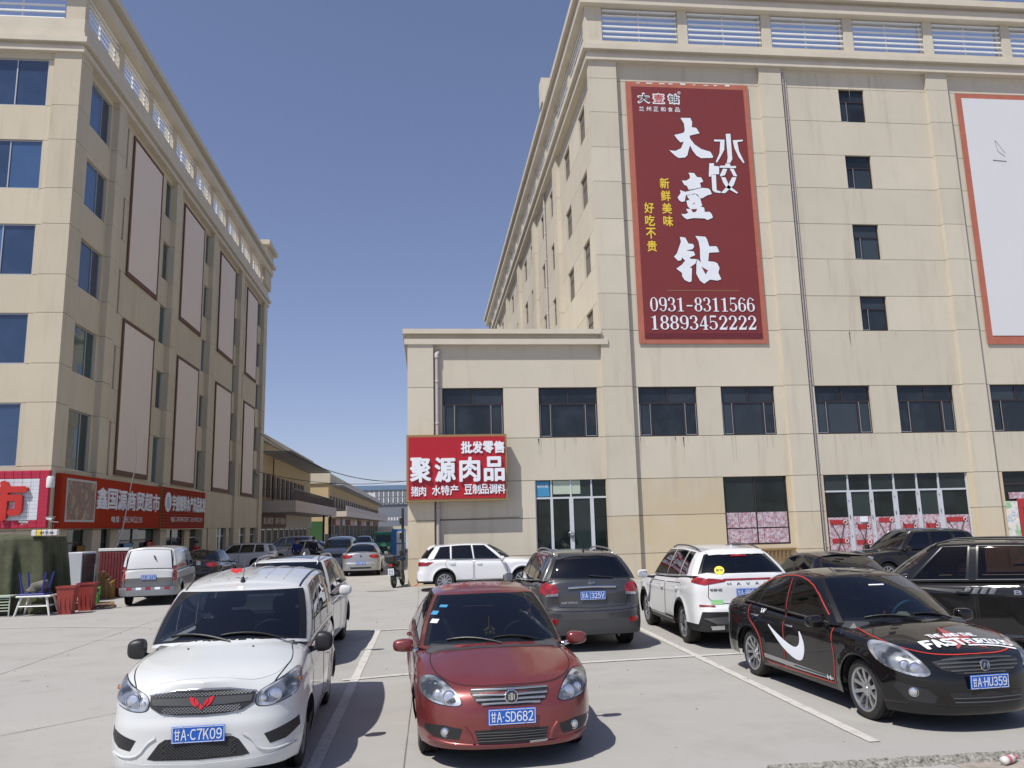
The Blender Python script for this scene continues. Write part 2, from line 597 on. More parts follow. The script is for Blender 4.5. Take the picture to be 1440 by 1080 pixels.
# outlines of the brush-written characters on the dumpling banner (metres on the wall: x, z)
DA = [(10.95, 19.23), (11.39, 19.24), (11.46, 19.05), (11.43, 18.81), (11.62, 18.79), (11.76, 18.54), (11.31, 18.42), (11.32, 18.28), (11.51, 18.01), (11.78, 17.82), (12.18, 17.7), (12.29, 17.47), (12.24, 17.42), (11.74, 17.4), (11.55, 17.51), (11.39, 17.74), (11.3, 17.97), (11.2, 17.7), (11.15, 17.51), (11.04, 17.41), (10.76, 17.38), (10.61, 17.48), (10.37, 17.72), (10.64, 17.7), (10.89, 17.83), (11.03, 18.13), (10.88, 18.1), (10.76, 18.23), (10.63, 18.43), (11.04, 18.54), (11.11, 18.66), (11.09, 18.97)]
YI1 = [(11.14, 16.72), (11.39, 16.71), (11.51, 16.53), (11.69, 16.52), (11.77, 16.33), (11.62, 16.27), (11.66, 16.07), (11.38, 16.0), (11.11, 15.95), (11.03, 16.13), (10.93, 16.16), (10.83, 16.36), (11.03, 16.36), (11.19, 16.47), (11.2, 16.59)]
YI2 = [(10.72, 15.93), (10.95, 15.85), (11.3, 15.95), (11.7, 16.05), (11.98, 16.03), (12.05, 15.95), (12.11, 15.78), (11.91, 15.72), (11.67, 15.58), (11.58, 15.58), (11.36, 15.79), (11.17, 15.73), (10.97, 15.71), (10.9, 15.43), (10.76, 15.4), (10.66, 15.47), (10.6, 15.6), (10.75, 15.8)]
YI3 = [(11.0, 15.68), (11.22, 15.73), (11.45, 15.77), (11.58, 15.58), (11.65, 15.24), (11.55, 15.22), (11.73, 15.16), (11.74, 14.97), (11.95, 14.98), (12.04, 14.88), (12.08, 14.72), (11.83, 14.61), (11.72, 14.68), (11.24, 14.69), (10.94, 14.63), (10.81, 14.72), (10.71, 14.86), (10.89, 14.86), (11.02, 14.92), (10.93, 15.09), (11.12, 15.09), (11.01, 15.22), (10.99, 15.36), (10.96, 15.45), (11.11, 15.49), (11.07, 15.57)]
ZUAN1 = [(10.59, 13.85), (10.82, 13.82), (10.94, 13.56), (11.13, 13.55), (11.18, 13.44), (11.11, 13.32), (10.81, 13.25), (11.14, 13.22), (11.2, 13.06), (10.95, 12.95), (10.99, 12.89), (11.27, 12.88), (11.19, 12.7), (10.94, 12.52), (11.02, 12.48), (10.97, 11.93), (10.88, 11.88), (10.68, 11.97), (10.58, 12.13), (10.58, 12.28), (10.35, 12.46), (10.59, 12.63), (10.75, 12.81), (10.63, 12.95), (10.58, 12.83), (10.45, 12.8), (10.28, 12.98), (10.42, 13.13), (10.62, 13.64)]
ZUAN2 = [(11.26, 13.9), (11.69, 13.87), (11.76, 13.75), (11.83, 13.45), (12.12, 13.46), (12.18, 13.41), (12.25, 13.2), (11.8, 13.17), (11.74, 12.8), (12.02, 12.77), (12.13, 12.71), (12.21, 12.51), (12.14, 12.3), (12.25, 12.02), (12.08, 11.96), (11.76, 12.0), (11.5, 11.82), (11.33, 11.95), (11.19, 12.25), (11.23, 12.73), (11.3, 12.88), (11.43, 12.73), (11.4, 12.91), (11.42, 13.35), (11.38, 13.67)]
HOLE = [(11.43, 12.56), (11.66, 12.42), (11.71, 12.42), (11.59, 12.22)]
YH1 = [(11.15, 15.08), (11.42, 15.1), (11.35, 14.97), (11.22, 14.94)]
YH2 = [(11.2, 15.28), (11.33, 15.39), (11.33, 15.34)]
shui = [[(12.92, 18.55), (13.13, 18.56), (13.13, 17.39), (13.03, 17.22), (12.86, 17.2), (12.93, 17.45)], [(12.38, 18.27), (12.85, 18.28), (12.8, 17.81), (12.59, 17.44), (12.42, 17.19), (12.39, 17.26), (12.58, 17.66), (12.65, 18.19), (12.38, 18.18)], [(13.21, 18.26), (13.67, 18.3), (13.66, 18.23), (13.41, 18.18), (13.46, 17.76), (13.66, 17.25), (13.61, 17.21), (13.41, 17.5), (13.26, 17.9)]]
jiao = [[(12.09, 17.17), (12.3, 17.18), (12.29, 17.06), (12.52, 17.04), (12.49, 16.68), (12.38, 16.68), (12.22, 16.67), (12.19, 16.66), (12.09, 16.55), (12.03, 16.58)], [(12.15, 16.65), (12.35, 16.66), (12.33, 15.96), (12.52, 15.9), (12.48, 15.83), (12.24, 15.86), (12.14, 15.96)], [(12.8, 17.18), (13.01, 17.18), (13.02, 17.07), (13.27, 17.08), (13.26, 16.98), (12.54, 16.98), (12.55, 17.07), (12.8, 17.09)], [(12.68, 16.94), (12.87, 16.93), (12.75, 16.65), (12.55, 16.58), (12.52, 16.63)], [(12.98, 16.95), (13.15, 16.95), (13.29, 16.61), (13.13, 16.61)], [(13.06, 16.56), (13.25, 16.56), (13.1, 16.2), (12.69, 15.83), (12.51, 15.84), (12.85, 16.19)], [(12.57, 16.55), (12.76, 16.55), (12.89, 16.19), (13.27, 15.86), (13.21, 15.82), (12.77, 16.08), (12.65, 16.29)]]
# ================================================================== GROUND
mb = MB()
xs = [-400, -60, -30, -15, -8, -4, 0, 4, 8, 15, 40, 400]
ys = [7.33, 12, 20, 30, 60, 120, 300, 1500]
v = [(x, y, 0) for y in ys for x in xs]
nx = len(xs)
mb.add(v, [(j * nx + i, j * nx + i + 1, (j + 1) * nx + i + 1, (j + 1) * nx + i) for j in range(len(ys) - 1) for i in range(nx - 1)])
gr = mb.obj('ground', 'concrete', fix=False)
tag(gr, kind='structure')
mb = MB()
mb.add([(-400, -200, 0), (3.0, -200, 0), (3.0, 7.33, 0), (-400, 7.33, 0)], [(0, 1, 2, 3)])
mb.add([(3.0, -200, -.055), (400, -200, -.055), (400, 7.33, -.055), (3.0, 7.33, -.055)], [(0, 1, 2, 3)])
pv = mb.obj('near_pavement', 'concrete', fix=False)
tag(pv, kind='structure')
# rough edge of the slab above the lower ground
rnd = random.Random(3)
mb = MB()
bm = bmesh.new()
nseg = 90
rows = []
for i in range(nseg + 1):
    x = 3.02 + i * .06
    j = rnd.uniform(-.02, .02)
    fade = min(1, max(0, (x - 3.02) / .6))
    rows.append([bm.verts.new((x, 7.36 + j * .3, .003)), bm.verts.new((x, 7.335 + j * .6, .012 + rnd.uniform(0, .012))), bm.verts.new((x, 7.30 + j * .6, .004 - .03 * fade + rnd.uniform(-.01, .012))), bm.verts.new((x, 7.275 + j * .6, -.057 * fade))])
for a, b in zip(rows, rows[1:]):
    for k in range(3):
        bm.faces.new((a[k], b[k], b[k + 1], a[k + 1]))
me = bpy.data.meshes.new('slab_edge'); bm.to_mesh(me); bm.free()
ke = link_mesh('slab_edge', me, 'gravel_kerb'); tag(ke, kind='structure')
mb = MB()
mb.add([(4.65, 5, -.050), (9, 5, -.050), (9, 7.29, -.050), (4.75, 7.29, -.050)], [(0, 1, 2, 3)])
e = mb.obj('earth_patch', 'earth', fix=False); tag(e, kind='structure')
# joints cut in the concrete slab
def strip_path(pts, w_, z, name, mat, jit=0, rr=random.Random(5)):
    P = [Vector(p) for p in pts]
    out = []
    for a, b in zip(P, P[1:]):
        n = max(1, int((b - a).length / .25))
        for i in range(n):
            out.append(a.lerp(b, i / n))
    out.append(P[-1])
    v = []
    for i, p in enumerate(out):
        t = (out[min(i + 1, len(out) - 1)] - out[max(i - 1, 0)]).normalized()
        nrm = Vector((-t.y, t.x))
        a_ = rr.uniform(-jit, jit)
        q1 = p + nrm * (w_ / 2 + a_); q2 = p - nrm * (w_ / 2 + a_ * .5)
        v += [(q1.x, q1.y, z), (q2.x, q2.y, z)]
    mb = MB()
    mb.add(v, [(2 * i, 2 * i + 1, 2 * i + 3, 2 * i + 2) for i in range(len(out) - 1)])
    o = mb.obj(name, mat, fix=False)
    return tag(o, kind='structure')
for pts in ([(-.23, 7.6), (-.2, 12), (-.25, 18), (-.3, 30)], [(-7.2, 7.6), (-3.6, 11.2), (-2.4, 12.6), (-1.1, 17.8), (0, 18.4)],
            [(7.6, 7.6), (7.6, 30)], [(-.2, 24.3), (24, 24.6)], [(-14, 24.2), (-.3, 24.3)], [(-6.9, 13), (-6.9, 40)], [(-20, 18.4), (-6.9, 18.2), (-1.2, 18.1)]):
    strip_path(pts, .011, .004, 'slab_joint', 'slab_joint', .003)
lz = .006
for pts in ([(-1.07, 7.95), (-1.07, 18.2)], [(4.36, 7.9), (4.36, 17.2)], [(-1.25, 12.45), (-.1, 12.75), (1.4, 12.95), (5.3, 13.25), (10.5, 13.6)],
            [(-1.25, 18.05), (0.6, 18.35), (4.3, 18.6)], [(10.1, 7.9), (10.1, 17.4)], [(-6.6, 8.2), (-6.6, 12.2)]):
    lz += .0014
    o = strip_path(pts, .125, lz, 'parking_line', 'line_paint', .006)
strip_path([(-12.5, 21.9), (-8.9, 21.1), (-6.2, 20.2)], .09, .008, 'parking_line', 'line_paint', .02)
# small grime, pebbles
mb = MB()
for i in range(260):
    x = rnd.uniform(-8, 9); y = rnd.uniform(7.6, 24); s = rnd.uniform(.004, .014) * (1 + (y - 7) * .05)
    mb.lathe([(0, 0), (s, .002), (s * .6, s * .6), (0, s * .7)], 5, 'z', (x, y, .001))
tag(mb.obj('pebbles', 'gravel_kerb'), kind='stuff')

# ================================================================== FACADE KIT
def facade_rows(parent, put_box, spans, zs, openings, mat_of, name='wall_panel', gap=.010):
    """slabs of render with cut joints: spans [(u0,u1)], zs row edges, openings [(u0,u1,z0,z1)]"""
    for (u0, u1) in spans:
        for z0, z1 in zip(zs, zs[1:]):
            ops = sorted([o for o in openings if o[0] < u1 and o[1] > u0 and o[2] < z1 - .05 and o[3] > z0 + .05])
            segs = []
            cur = u0
            for o in ops:
                if o[0] > cur + .02: segs.append((cur, o[0]))
                cur = max(cur, o[1])
                a, b = max(u0, o[0]), min(u1, o[1])
                if o[2] > z0 + .05:
                    mb = MB(); put_box(mb, a, b, z0 + gap, o[2]); mb.obj(name, mat_of(a, z0), parent)
                if o[3] < z1 - .05:
                    mb = MB(); put_box(mb, a, b, o[3], z1 - gap); mb.obj(name, mat_of(a, z0), parent)
            if cur < u1 - .02: segs.append((cur, u1))
            for a, b in segs:
                mb = MB()
                put_box(mb, a, b, z0 + gap, z1 - gap)
                mb.obj(name, mat_of(a, z0), parent)

def window_unit(parent, put, u0, u1, z0, z1, frame='frame_brown', glass='glass_dark', style='five', t=.055, label=None):
    """put(mb,u0,u1,d0,d1,z0,z1): box with depth d measured inward from the wall face"""
    mb = MB()
    W_ = u1 - u0; H_ = z1 - z0
    def bar(a, b, c, d, dd=(.10, .17)): put(mb, a, b, dd[0], dd[1], c, d)
    bar(u0, u0 + t, z0, z1); bar(u1 - t, u1, z0, z1)
    bar(u0 + t, u1 - t, z0, z0 + t); bar(u0 + t, u1 - t, z1 - t, z1)
    cells = []
    if style == 'five':
        zt = z0 + H_ * .66
        bar(u0 + t, u1 - t, zt, zt + t)
        um = (u0 + u1) / 2
        bar(um - t / 2, um + t / 2, zt + t, z1 - t)
        ua = u0 + W_ * .20; ub = u1 - W_ * .24
        bar(ua, ua + t * 1.3, z0 + t, zt); bar(ub, ub + t * 1.3, z0 + t, zt)
        cells = [(u0 + t, um - t / 2, zt + t, z1 - t), (um + t / 2, u1 - t, zt + t, z1 - t), (u0 + t, ua, z0 + t, zt), (ua + t * 1.3, ub, z0 + t, zt), (ub + t * 1.3, u1 - t, z0 + t, zt)]
    elif style == 'three':
        zt = z0 + H_ * .62
        bar(u0 + t, u1 - t, zt, zt + t)
        ua = u0 + W_ * .30
        bar(ua, ua + t, z0 + t, zt)
        cells = [(u0 + t, u1 - t, zt + t, z1 - t), (u0 + t, ua, z0 + t, zt), (ua + t, u1 - t, z0 + t, zt)]
    elif style == 'two':
        ua = u0 + W_ * .62
        bar(ua, ua + t, z0 + t, z1 - t)
        cells = [(u0 + t, ua, z0 + t, z1 - t), (ua + t, u1 - t, z0 + t, z1 - t)]
    elif style == 'one':
        cells = [(u0 + t, u1 - t, z0 + t, z1 - t)]
    f = mb.obj('window', frame, parent)
    for a, b, c, d in cells:
        q = MB(); put(q, a, b, .135, .145, c, d)
        q.obj('pane', glass, f)
    if style in ('five', 'three'):          # slim pale beads round the opening sashes
        q = MB()
        for (a, b, c, d) in (cells[2:3] + cells[4:5] if style == 'five' else cells[1:2]):
            e_ = .018
            put(q, a, a + e_, .088, .099, c, d); put(q, b - e_, b, .088, .099, c, d)
            put(q, a + e_, b - e_, .088, .099, c, c + e_)
        q.obj('sash_bead', 'frame_alu', f)
    return f

def rail_bays(parent, put, bays, z0, z1, n=7, dp=.08):
    """white horizontal slats between posts; put as in window_unit"""
    cache = {}
    for (a, b) in bays:
        m_ = (a + b) / 2
        q = MB()
        put(q, a, a + .04, .28, .34, z0, z1); put(q, b - .04, b, .28, .34, z0, z1); put(q, m_ - .02, m_ + .02, .26, .34, z0, z1)
        put(q, a + .04, m_ - .02, .28, .34, z1 - .05, z1); put(q, m_ + .02, b - .04, .28, .34, z1 - .05, z1)
        q.obj('rail_frame', 'white_slat', parent)
        for k in range(n):
            z = z0 + .05 + (z1 - z0 - .16) * k / (n - 1) - .03
            key = (round(b - a, 3), k)
            q = MB()
            put(q, a + .045, b - .045, .09, .09 + dp, z, z + .06)
            q.obj('slat', 'white_slat', parent)

# ================================================================== RIGHT BUILDING (tower with a two-storey wing)
RB = empty('commercial_building', (7.2, 30.9, 0), 0, 'long beige six-storey building with a low wing, behind the parked cars', 'building')
ORG = Vector((7.2, 30.9, 0))
def pbF(d0=0.0, d1=.16, Y=30.9):
    def f(mb, a, b, z0, z1):
        mb.box(a - 7.2, b - 7.2, Y + d0 - 30.9, Y + d1 - 30.9, z0, z1)
    return f
def putF(mb, u0, u1, d0, d1, z0, z1, Y=30.9):
    mb.box(u0 - 7.2, u1 - 7.2, Y + d0 - 30.9, Y + d1 - 30.9, z0, z1)
Z = [0, .95, 2.40, 3.84, 5.51, 7.51, 9.85, 11.36, 12.99, 14.57, 16.21, 17.75, 19.34, 20.9, 22.2]
ZA = [0, 1.0, 2.40, 3.84, 5.51, 7.51, 9.25]
opF = []
winsA = [(.62, 3.03), (4.43, 6.80)]
winsT = [(8.48, 10.91), (11.92, 14.2), (15.92, 18.34), (19.52, 22.05), (23.70, 26.1), (27.5, 29.9), (31.9, 34.3)]
for a, b in winsA + winsT: opF.append((a, b, 5.51, 7.51))
small = [(18.31, 19.5, z0, z1) for z0, z1 in ((9.85, 11.36), (12.99, 14.57), (16.21, 17.75), (19.34, 20.9))]
opF += small
door1 = (4.18, 7.10, 0, 3.84); shopw = (11.75, 14.40, 1.15, 3.84); door2 = (15.95, 22.2, 0, 3.84); door3 = (23.75, 29.6, 0, 3.84)
opF += [door1, shopw, door2, door3]
def matF(u, z):
    return 'stucco_warm' if z < 3.8 and not (8.3 < u < 11.5) and not (u < 3) else 'stucco'
facade_rows(RB, pbF(), [(.28, 7.3)], ZA, opF, matF)
facade_rows(RB, pbF(), [(8.2, 14.6), (15.6, 22.4), (23.4, 30.5), (31.5, 38)], Z, opF, matF)
for a, b in ((7.0, 8.2), (14.6, 15.6), (22.4, 23.4), (30.5, 31.5)):
    f = pbF(-.2, .16)
    facade_rows(RB, f, [(a, b)], [z for z in Z if z < 22] + [22.0], [], lambda u, z: 'stucco_warm' if z < 2.3 else 'stucco', name='pilaster_block', gap=.009)
facade_rows(RB, pbF(-.2, .16), [(-.72, .28)], ZA, [], lambda u, z: 'stucco_warm' if z < 3.8 else 'stucco', name='pilaster_block', gap=.009)
# core walls behind the slabs
mb = MB()
mb.box(-.65 - 7.2, 7.3 - 7.2, .16, 13, 0, 9.5)            # wing
wl = mb.obj('wing_wall', 'joint', RB)
mb = MB(); mb.box(.10, 33, .16, 56, 0, 22.3); mb.obj('tower_wall', 'joint', RB)
mb = MB(); mb.box(-.72 - 7.2, -.6 - 7.2, -.18, 13.1, 0, 9.4); mb.obj('wing_side_wall', 'stucco', RB)
# wing cornice: two lips with a recess
mb = MB()
mb.box(-.84 - 7.2, 7.28 - 7.2, -.26, 13.2, 9.22, 9.44)
mb.box(-.76 - 7.2, 7.28 - 7.2, -.10, 13.1, 9.44, 9.64)
mb.box(-.90 - 7.2, 7.0 - 7.2, -.32, 13.3, 9.64, 9.83)
mb.obj('wing_cornice', 'roof_trim', RB)
# tower cornice and roof ring
def ring(mb, o, z0, z1, inner=None):
    """band round the front and the street side; o = how far it stands out from the pilaster face"""
    x0 = 7.0 - o - 7.2; y0 = -.2 - o
    mb.box(x0, 34, y0, y0 + (inner or 1.0), z0, z1)
    mb.box(x0, x0 + (inner or 1.0), y0 + (inner or 1.0), 56.5, z0, z1)
mb = MB()
ring(mb, .12, 21.72, 21.98); ring(mb, .04, 21.98, 22.14); ring(mb, .26, 22.14, 22.36); ring(mb, .10, 22.36, 22.62)
mb.obj('tower_cornice', 'roof_trim', RB)
mb = MB(); mb.box(.9, 33, .9, 56, 22.3, 22.5); mb.obj('roof_slab', 'grey_bld', RB)
mb = MB()
ring(mb, .30, 24.28, 24.66, .82); ring(mb, .16, 24.66, 24.84, .66); ring(mb, .48, 24.84, 25.14, 1.0)
mb.obj('roof_eave', 'roof_trim', RB)
railx = [(7.66 + 3.83 * k, 7.66 + 3.83 * k + 3.41) for k in range(7)]
posts = [(6.93, 7.66)] + [(a + 3.41, a + 3.83) for a, b in railx]
for a, b in posts:
    mb = MB(); mb.box(a - 7.2, b - 7.2, -.2, .32, 22.62, 24.28); mb.obj('roof_post', 'stucco', RB)
rail_bays(RB, lambda mb, a, b, d0, d1, z0, z1: mb.box(a - 7.2, b - 7.2, d0 - .25, d1 - .25, z0, z1), railx, 22.62, 24.28)
# street side of the tower
Xs = 7.2
def putS(mb, u0, u1, d0, d1, z0, z1):
    mb.box(d0, d1, u0 - 30.9, u1 - 30.9, z0, z1)
pil = [(39.8, 41.0), (48.6, 49.8), (57.4, 58.6), (66.2, 67.4), (75.0, 76.2), (84.0, 86.0)]
bays = [(31.06, 39.8)] + [(a[1], b[0]) for a, b in zip(pil, pil[1:])]
opS = []
for i, (a, b) in enumerate(bays):
    o = 0 if i else -.2
    for w0, w1 in ((a + .9 + (.9 if i == 0 else 0), a + 2.2 + (1.0 if i == 0 else 0)), (a + 4.3 + (1.4 if i == 0 else 0), a + 5.8 + (1.4 if i == 0 else 0))):
        for z0, z1 in ((9.85, 11.36), (12.99, 14.57), (16.21, 17.75), (19.34, 20.9)):
            opS.append((w0, w1, z0, z1))
Zs = [9.85, 11.36, 12.99, 14.57, 16.21, 17.75, 19.34, 20.9, 22.2]
facade_rows(RB, lambda mb, a, b, z0, z1: mb.box(0, .12, a - 30.9, b - 30.9, z0, z1), bays, Zs, opS, lambda u, z: 'stucco')
mb = MB()
for a, b in bays: mb.box(.0, .12, a - 30.9, b - 30.9, 0, 9.83)
mb.obj('lower_side_wall', 'stucco', RB)
for a, b in pil:
    facade_rows(RB, lambda mb, c, d, z0, z1: mb.box(-.2, .12, c - 30.9, d - 30.9, z0, z1), [(a, b)], [9.85, 12.99, 16.21, 19.34, 22.0], [], lambda u, z: 'stucco', name='pilaster_block', gap=.009)
    mb = MB(); mb.box(-.2, .12, a - 30.9, b - 30.9, 0, 9.84); mb.obj('pilaster_block', 'stucco', RB)
for k, o in enumerate(opS):
    if o[0] < 62 and o[3] > 10:
        window_unit(RB, lambda mb, a, b, d0, d1, z0, z1: mb.box(d0, d1, a - 30.9, b - 30.9, z0, z1), o[0], o[1], o[2], o[3], style='three')
rs = [(31.6 + 3.9 * k, 31.6 + 3.9 * k + 3.45) for k in range(14)]
for a, b in rs:
    mb = MB(); mb.box(-.2, .3, b - 30.9, b + .45 - 30.9, 22.62, 24.28); mb.obj('roof_post', 'stucco', RB)
rail_bays(RB, lambda mb, a, b, d0, d1, z0, z1: mb.box(d0 - .25, d1 - .25, a - 30.9, b - 30.9, z0, z1), rs[:13], 22.62, 24.28, n=6, dp=.03)
mb = MB(); mb.box(-.75, .1, 9.3, 10.2, 25.145, 26.6); mb.obj('roof_bulkhead', 'stucco', RB)
# windows of the front
for a, b in winsA + winsT[:6]:
    window_unit(RB, putF, a, b, 5.51, 7.51)
for o in small: window_unit(RB, putF, *o, style='three', t=.05)
# shop openings
def shop(u0, u1, z1, mulls, zt, posters=None, dz=(0, 1.9), frame='frame_white', skew=0):
    mb = MB()
    t = .07
    putF(mb, u0, u0 + t * .7, .08, .15, 0, z1); putF(mb, u1 - t * .7, u1, .08, .15, 0, z1)
    putF(mb, u0 + t * .7, u1 - t * .7, .08, .15, zt, zt + t)
    for m_, w_ in mulls:
        putF(mb, m_ - w_ / 2, m_ + w_ / 2, .07, .16, 0, zt)
        putF(mb, m_ - .03, m_ + .03, .08, .15, zt + t, z1)
    f = mb.obj('shop_front', frame, RB)
    edges = [u0] + [m_[0] for m_ in mulls] + [u1]
    for a, b in zip(edges, edges[1:]):
        q = MB(); putF(q, a + .05, b - .05, .12, .13, .02, zt); q.obj('pane', 'shop_glass', f)
        q = MB(); putF(q, a + .05, b - .05, .12, .13, zt + t, z1); q.obj('pane', 'shop_glass', f)
    return f, edges
f, ed = shop(4.18, 7.10, 3.84, [(4.83, .10), (5.60, .16), (6.42, .14)], 3.12)
q = MB(); putF(q, 4.24, 4.76, .10, .112, 3.22, 3.80); q.obj('leaflet', 'sticker_blue', f)
q = MB(); putF(q, 4.90, 5.98, .10, .112, 3.30, 3.82); q.obj('paper', 'pale_green', f)
q = MB()
for (a, b, c, d) in ((5.55, 1.75, 5.63, 1.85), (5.57, .62, 5.65, .7)):
    q.lathe([(.10, .0), (.115, .012), (.10, .024)], 10, 'y', (a - 7.2, .03, b))
q.box(5.52 - 7.2, 5.68 - 7.2, .0, .05, 1.62, 1.72)
q.obj('door_lock', 'alloy_dark', f)
q = MB(); write(q, '便民利民', 4.27, 3.55, .44, .12, .002, on_front(-7.2, .095, 0), bold=0); q.obj('lettering', 'letter_white', f, fix=False)
f, ed = shop(15.95, 22.2, 3.84, [(17.02, .17), (17.98, .15), (19.0, .20), (20.0, .16), (20.95, .2)], 3.14)
zt_p = 2.17
for a, b in zip(ed, ed[1:]):
    q = MB(); putF(q, a + .09, b - .09, .095, .110, .05, zt_p - .06 * ((a * 7) % 1)); q.obj('poster', 'poster_pink', f)
    for zz in (.30 + .2 * ((a * 3) % 1), 1.0 + .2 * ((a * 9) % 1), 1.62 + .3 * ((a * 5) % 1)):
        x0_ = a + .12 + .25 * ((a * 11 + zz) % 1) * .6; x1_ = b - .14
        q = MB(); putF(q, x0_, x1_, .085, .092, zz, zz + .19); q.obj('poster_band', 'red_board', f)
        q = MB(); q.lathe([(.055, 0), (.09, .001), (.09, .006), (.055, .007)], 12, 'y', (x1_ - .12 - 7.2, .075, zz + .10)); q.obj('poster_roundel', 'blank_white', f)
    # scrawled crosses
    q = MB()
    q.tube([(a + .22 - 7.2, .075, 1.9), ((a + b) / 2 - 7.2, .073, 1.25), (b - .25 - 7.2, .075, .45)], .014, 5)
    q.tube([(b - .3 - 7.2, .07, 1.95), ((a + b) / 2 + .04 - 7.2, .068, 1.3), (a + .26 - 7.2, .07, .5)], .014, 5)
    q.obj('scrawl', 'letter_dark', f)
for a, z in ((17.55, 1.93), (19.43, 1.35), (20.55, 1.1)):
    q = MB(); putF(q, a - .16, a + .16, .055, .062, z, z + .22); q.obj('notice', 'letter_white', f)
q = MB()
for mm in (17.02, 17.98, 19.0, 20.0, 20.95):
    for k in range(4):
        z = .5 + k * .7 + (mm * 3.3 % .4)
        q.box(mm - .05 - 7.2, mm - .03 - 7.2, .045, .068, z, z + .05 + .1 * (k == 2))
q.obj('door_fitting', 'alloy_dark', f)
f = None
mb = MB(); putF(mb, 11.75, 11.80, .08, .15, 1.15, 3.84); putF(mb, 14.35, 14.40, .08, .15, 1.15, 3.84); putF(mb, 11.8, 14.35, .08, .15, 1.15, 1.2); putF(mb, 13.04, 13.09, .08, .15, 1.2, 3.8)
f = mb.obj('shop_window', 'frame_brown', RB)
for a, b in ((11.8, 13.04), (13.09, 14.35)):
    q = MB(); putF(q, a, b, .12, .13, 1.2, 3.8); q.obj('pane', 'shop_glass', f)
for z0, z1 in ((1.22, 1.78), (1.83, 2.42)):
    for k in range(5):
        a = 11.83 + k * .505
        q = MB(); putF(q, a, a + .49, .095, .11, z0, z1); q.obj('poster', 'red_board' if (k * 2 + int(z0)) % 4 == 2 else 'poster_pink', f)
        if (k * 2 + int(z0)) % 4 == 2:
            q = MB(); q.lathe([(0, 0), (.09, .001), (.09, .006), (0, .007)], 12, 'y', (a + .25 - 7.2, .085, z0 + .16)); q.obj('poster_roundel', 'letter_white', f)
mb = MB()
for k in range(14): mb.box(12.2 + k * .16 - 7.2, 12.26 + k * .16 - 7.2, -.10, -.04, .55, .92)
mb.box(12.1 - 7.2, 14.5 - 7.2, -.12, -.02, .92, 1.0); mb.box(12.1 - 7.2, 14.5 - 7.2, -.12, -.02, .5, .55)
mb.obj('vent_grille', 'gold_trim', RB)
# third shop, cut by the frame
f, ed = shop(23.75, 29.6, 3.84, [(25.6, .1), (27.5, .1)], 3.3, frame='frame_brown')
q = MB(); putF(q, 24.3, 27.4, .02, .10, 2.35, 2.72); q.obj('poster_band', 'red_board', f)
q = MB(); write(q, '农夫山泉', 24.95, 2.52, 1.2, .15, .004, on_front(-7.2, .015, 0), bold=.01); write(q, 'beauty street', 24.75, 2.40, 1.6, .08, .004, on_front(-7.2, .015, 0), bold=0); q.obj('lettering', 'letter_white', f, fix=False)
q = MB(); putF(q, 24.28, 24.50, .0, .10, .1, 2.35); putF(q, 27.2, 27.4, .02, .10, .1, 2.35); q.obj('door_frame', 'red_board', f)
q = MB(); putF(q, 24.52, 27.2, .05, .09, .1, 2.33); q.obj('pane', 'glass_green', f)
q = MB(); putF(q, 24.0, 27.4, .04, .10, 2.72, 2.98); q.obj('poster', 'poster_pink', f)
q = MB(); q.box(23.72 - 7.2, 24.24 - 7.2, -.03, -.01, .1, 2.62); q.obj('poster', 'fruit_stickers', RB)
# rain pipes
def pipe(x, y, z0, z1, r=.055, hopper=True):
    mb = MB()
    mb.tube([(x, y, z0), (x, y, z1)], r, 10)
    if hopper:
        mb.tube([(x, y, z1 - .02), (x, y, z1 + .12), (x + .10, y + .06, z1 + .28)], [r * 1.4, r * 1.4, r], 10)
    z = z0 + 1.1
    while z < z1 - .3:
        mb.lathe([(r, 0), (r * 1.22, .02), (r * 1.22, .09), (r, .11)], 10, 'z', (x, y, z)); z += 1.65
    return mb.obj('rain_pipe', 'grey_pipe', RB, smooth=False, angle=40)
pipe(.42 - 7.2, -.10, 0, 8.72, .075)
pipe(15.72 - 7.2, -.07, 0, 21.3, .042)
pipe(15.86 - 7.2, -.05, 7.6, 21.2, .016, False)
pipe(23.50 - 7.2, -.05, 2.35, 21.2, .03, False)
pipe(-.08, 13.9, 9.8, 21.6, .07)
mb = MB(); mb.tube([(0.35 - 7.2, -.02, 2.42), (1.6 - 7.2, -.02, 2.43), (3.55 - 7.2, -.02, 2.45)], .012, 5); mb.obj('cable', 'joint', RB)
# rain marks under the sills and cornices
mb = MB(); rs_ = random.Random(9)
for a, b in winsA + winsT[:6]:
    for k in range(9):
        u = rs_.uniform(a - .1, b + .1); l = rs_.uniform(.2, 1.25); w_ = rs_.uniform(.012, .04); z = 5.47
        mb.add([(u - w_ - 7.2, -.003, z), (u + w_ - 7.2, -.003, z), (u + w_ * .5 + .01 - 7.2, -.003, z - l * .6), (u + rs_.uniform(-.03, .03) - 7.2, -.003, z - l)], [(0, 1, 2, 3)])
for k in range(60):
    u = rs_.uniform(8.3, 29); l = rs_.uniform(.3, 1.6); w_ = rs_.uniform(.015, .05); z = rs_.choice((21.6, 9.8, 12.95, 16.15, 3.8))
    if (14.4 < u < 15.8) or (22.2 < u < 24.2) or (u < 14.2 and 9 < z): continue
    if z == 3.8 and not 8.3 < u < 11.6: continue
    mb.add([(u - w_ - 7.2, -.0035, z), (u + w_ - 7.2, -.0035, z), (u - 7.2, -.0035, z - l)], [(0, 1, 2)])
tag(mb.obj('rain_mark', 'stain', RB, fix=False), kind='stuff')

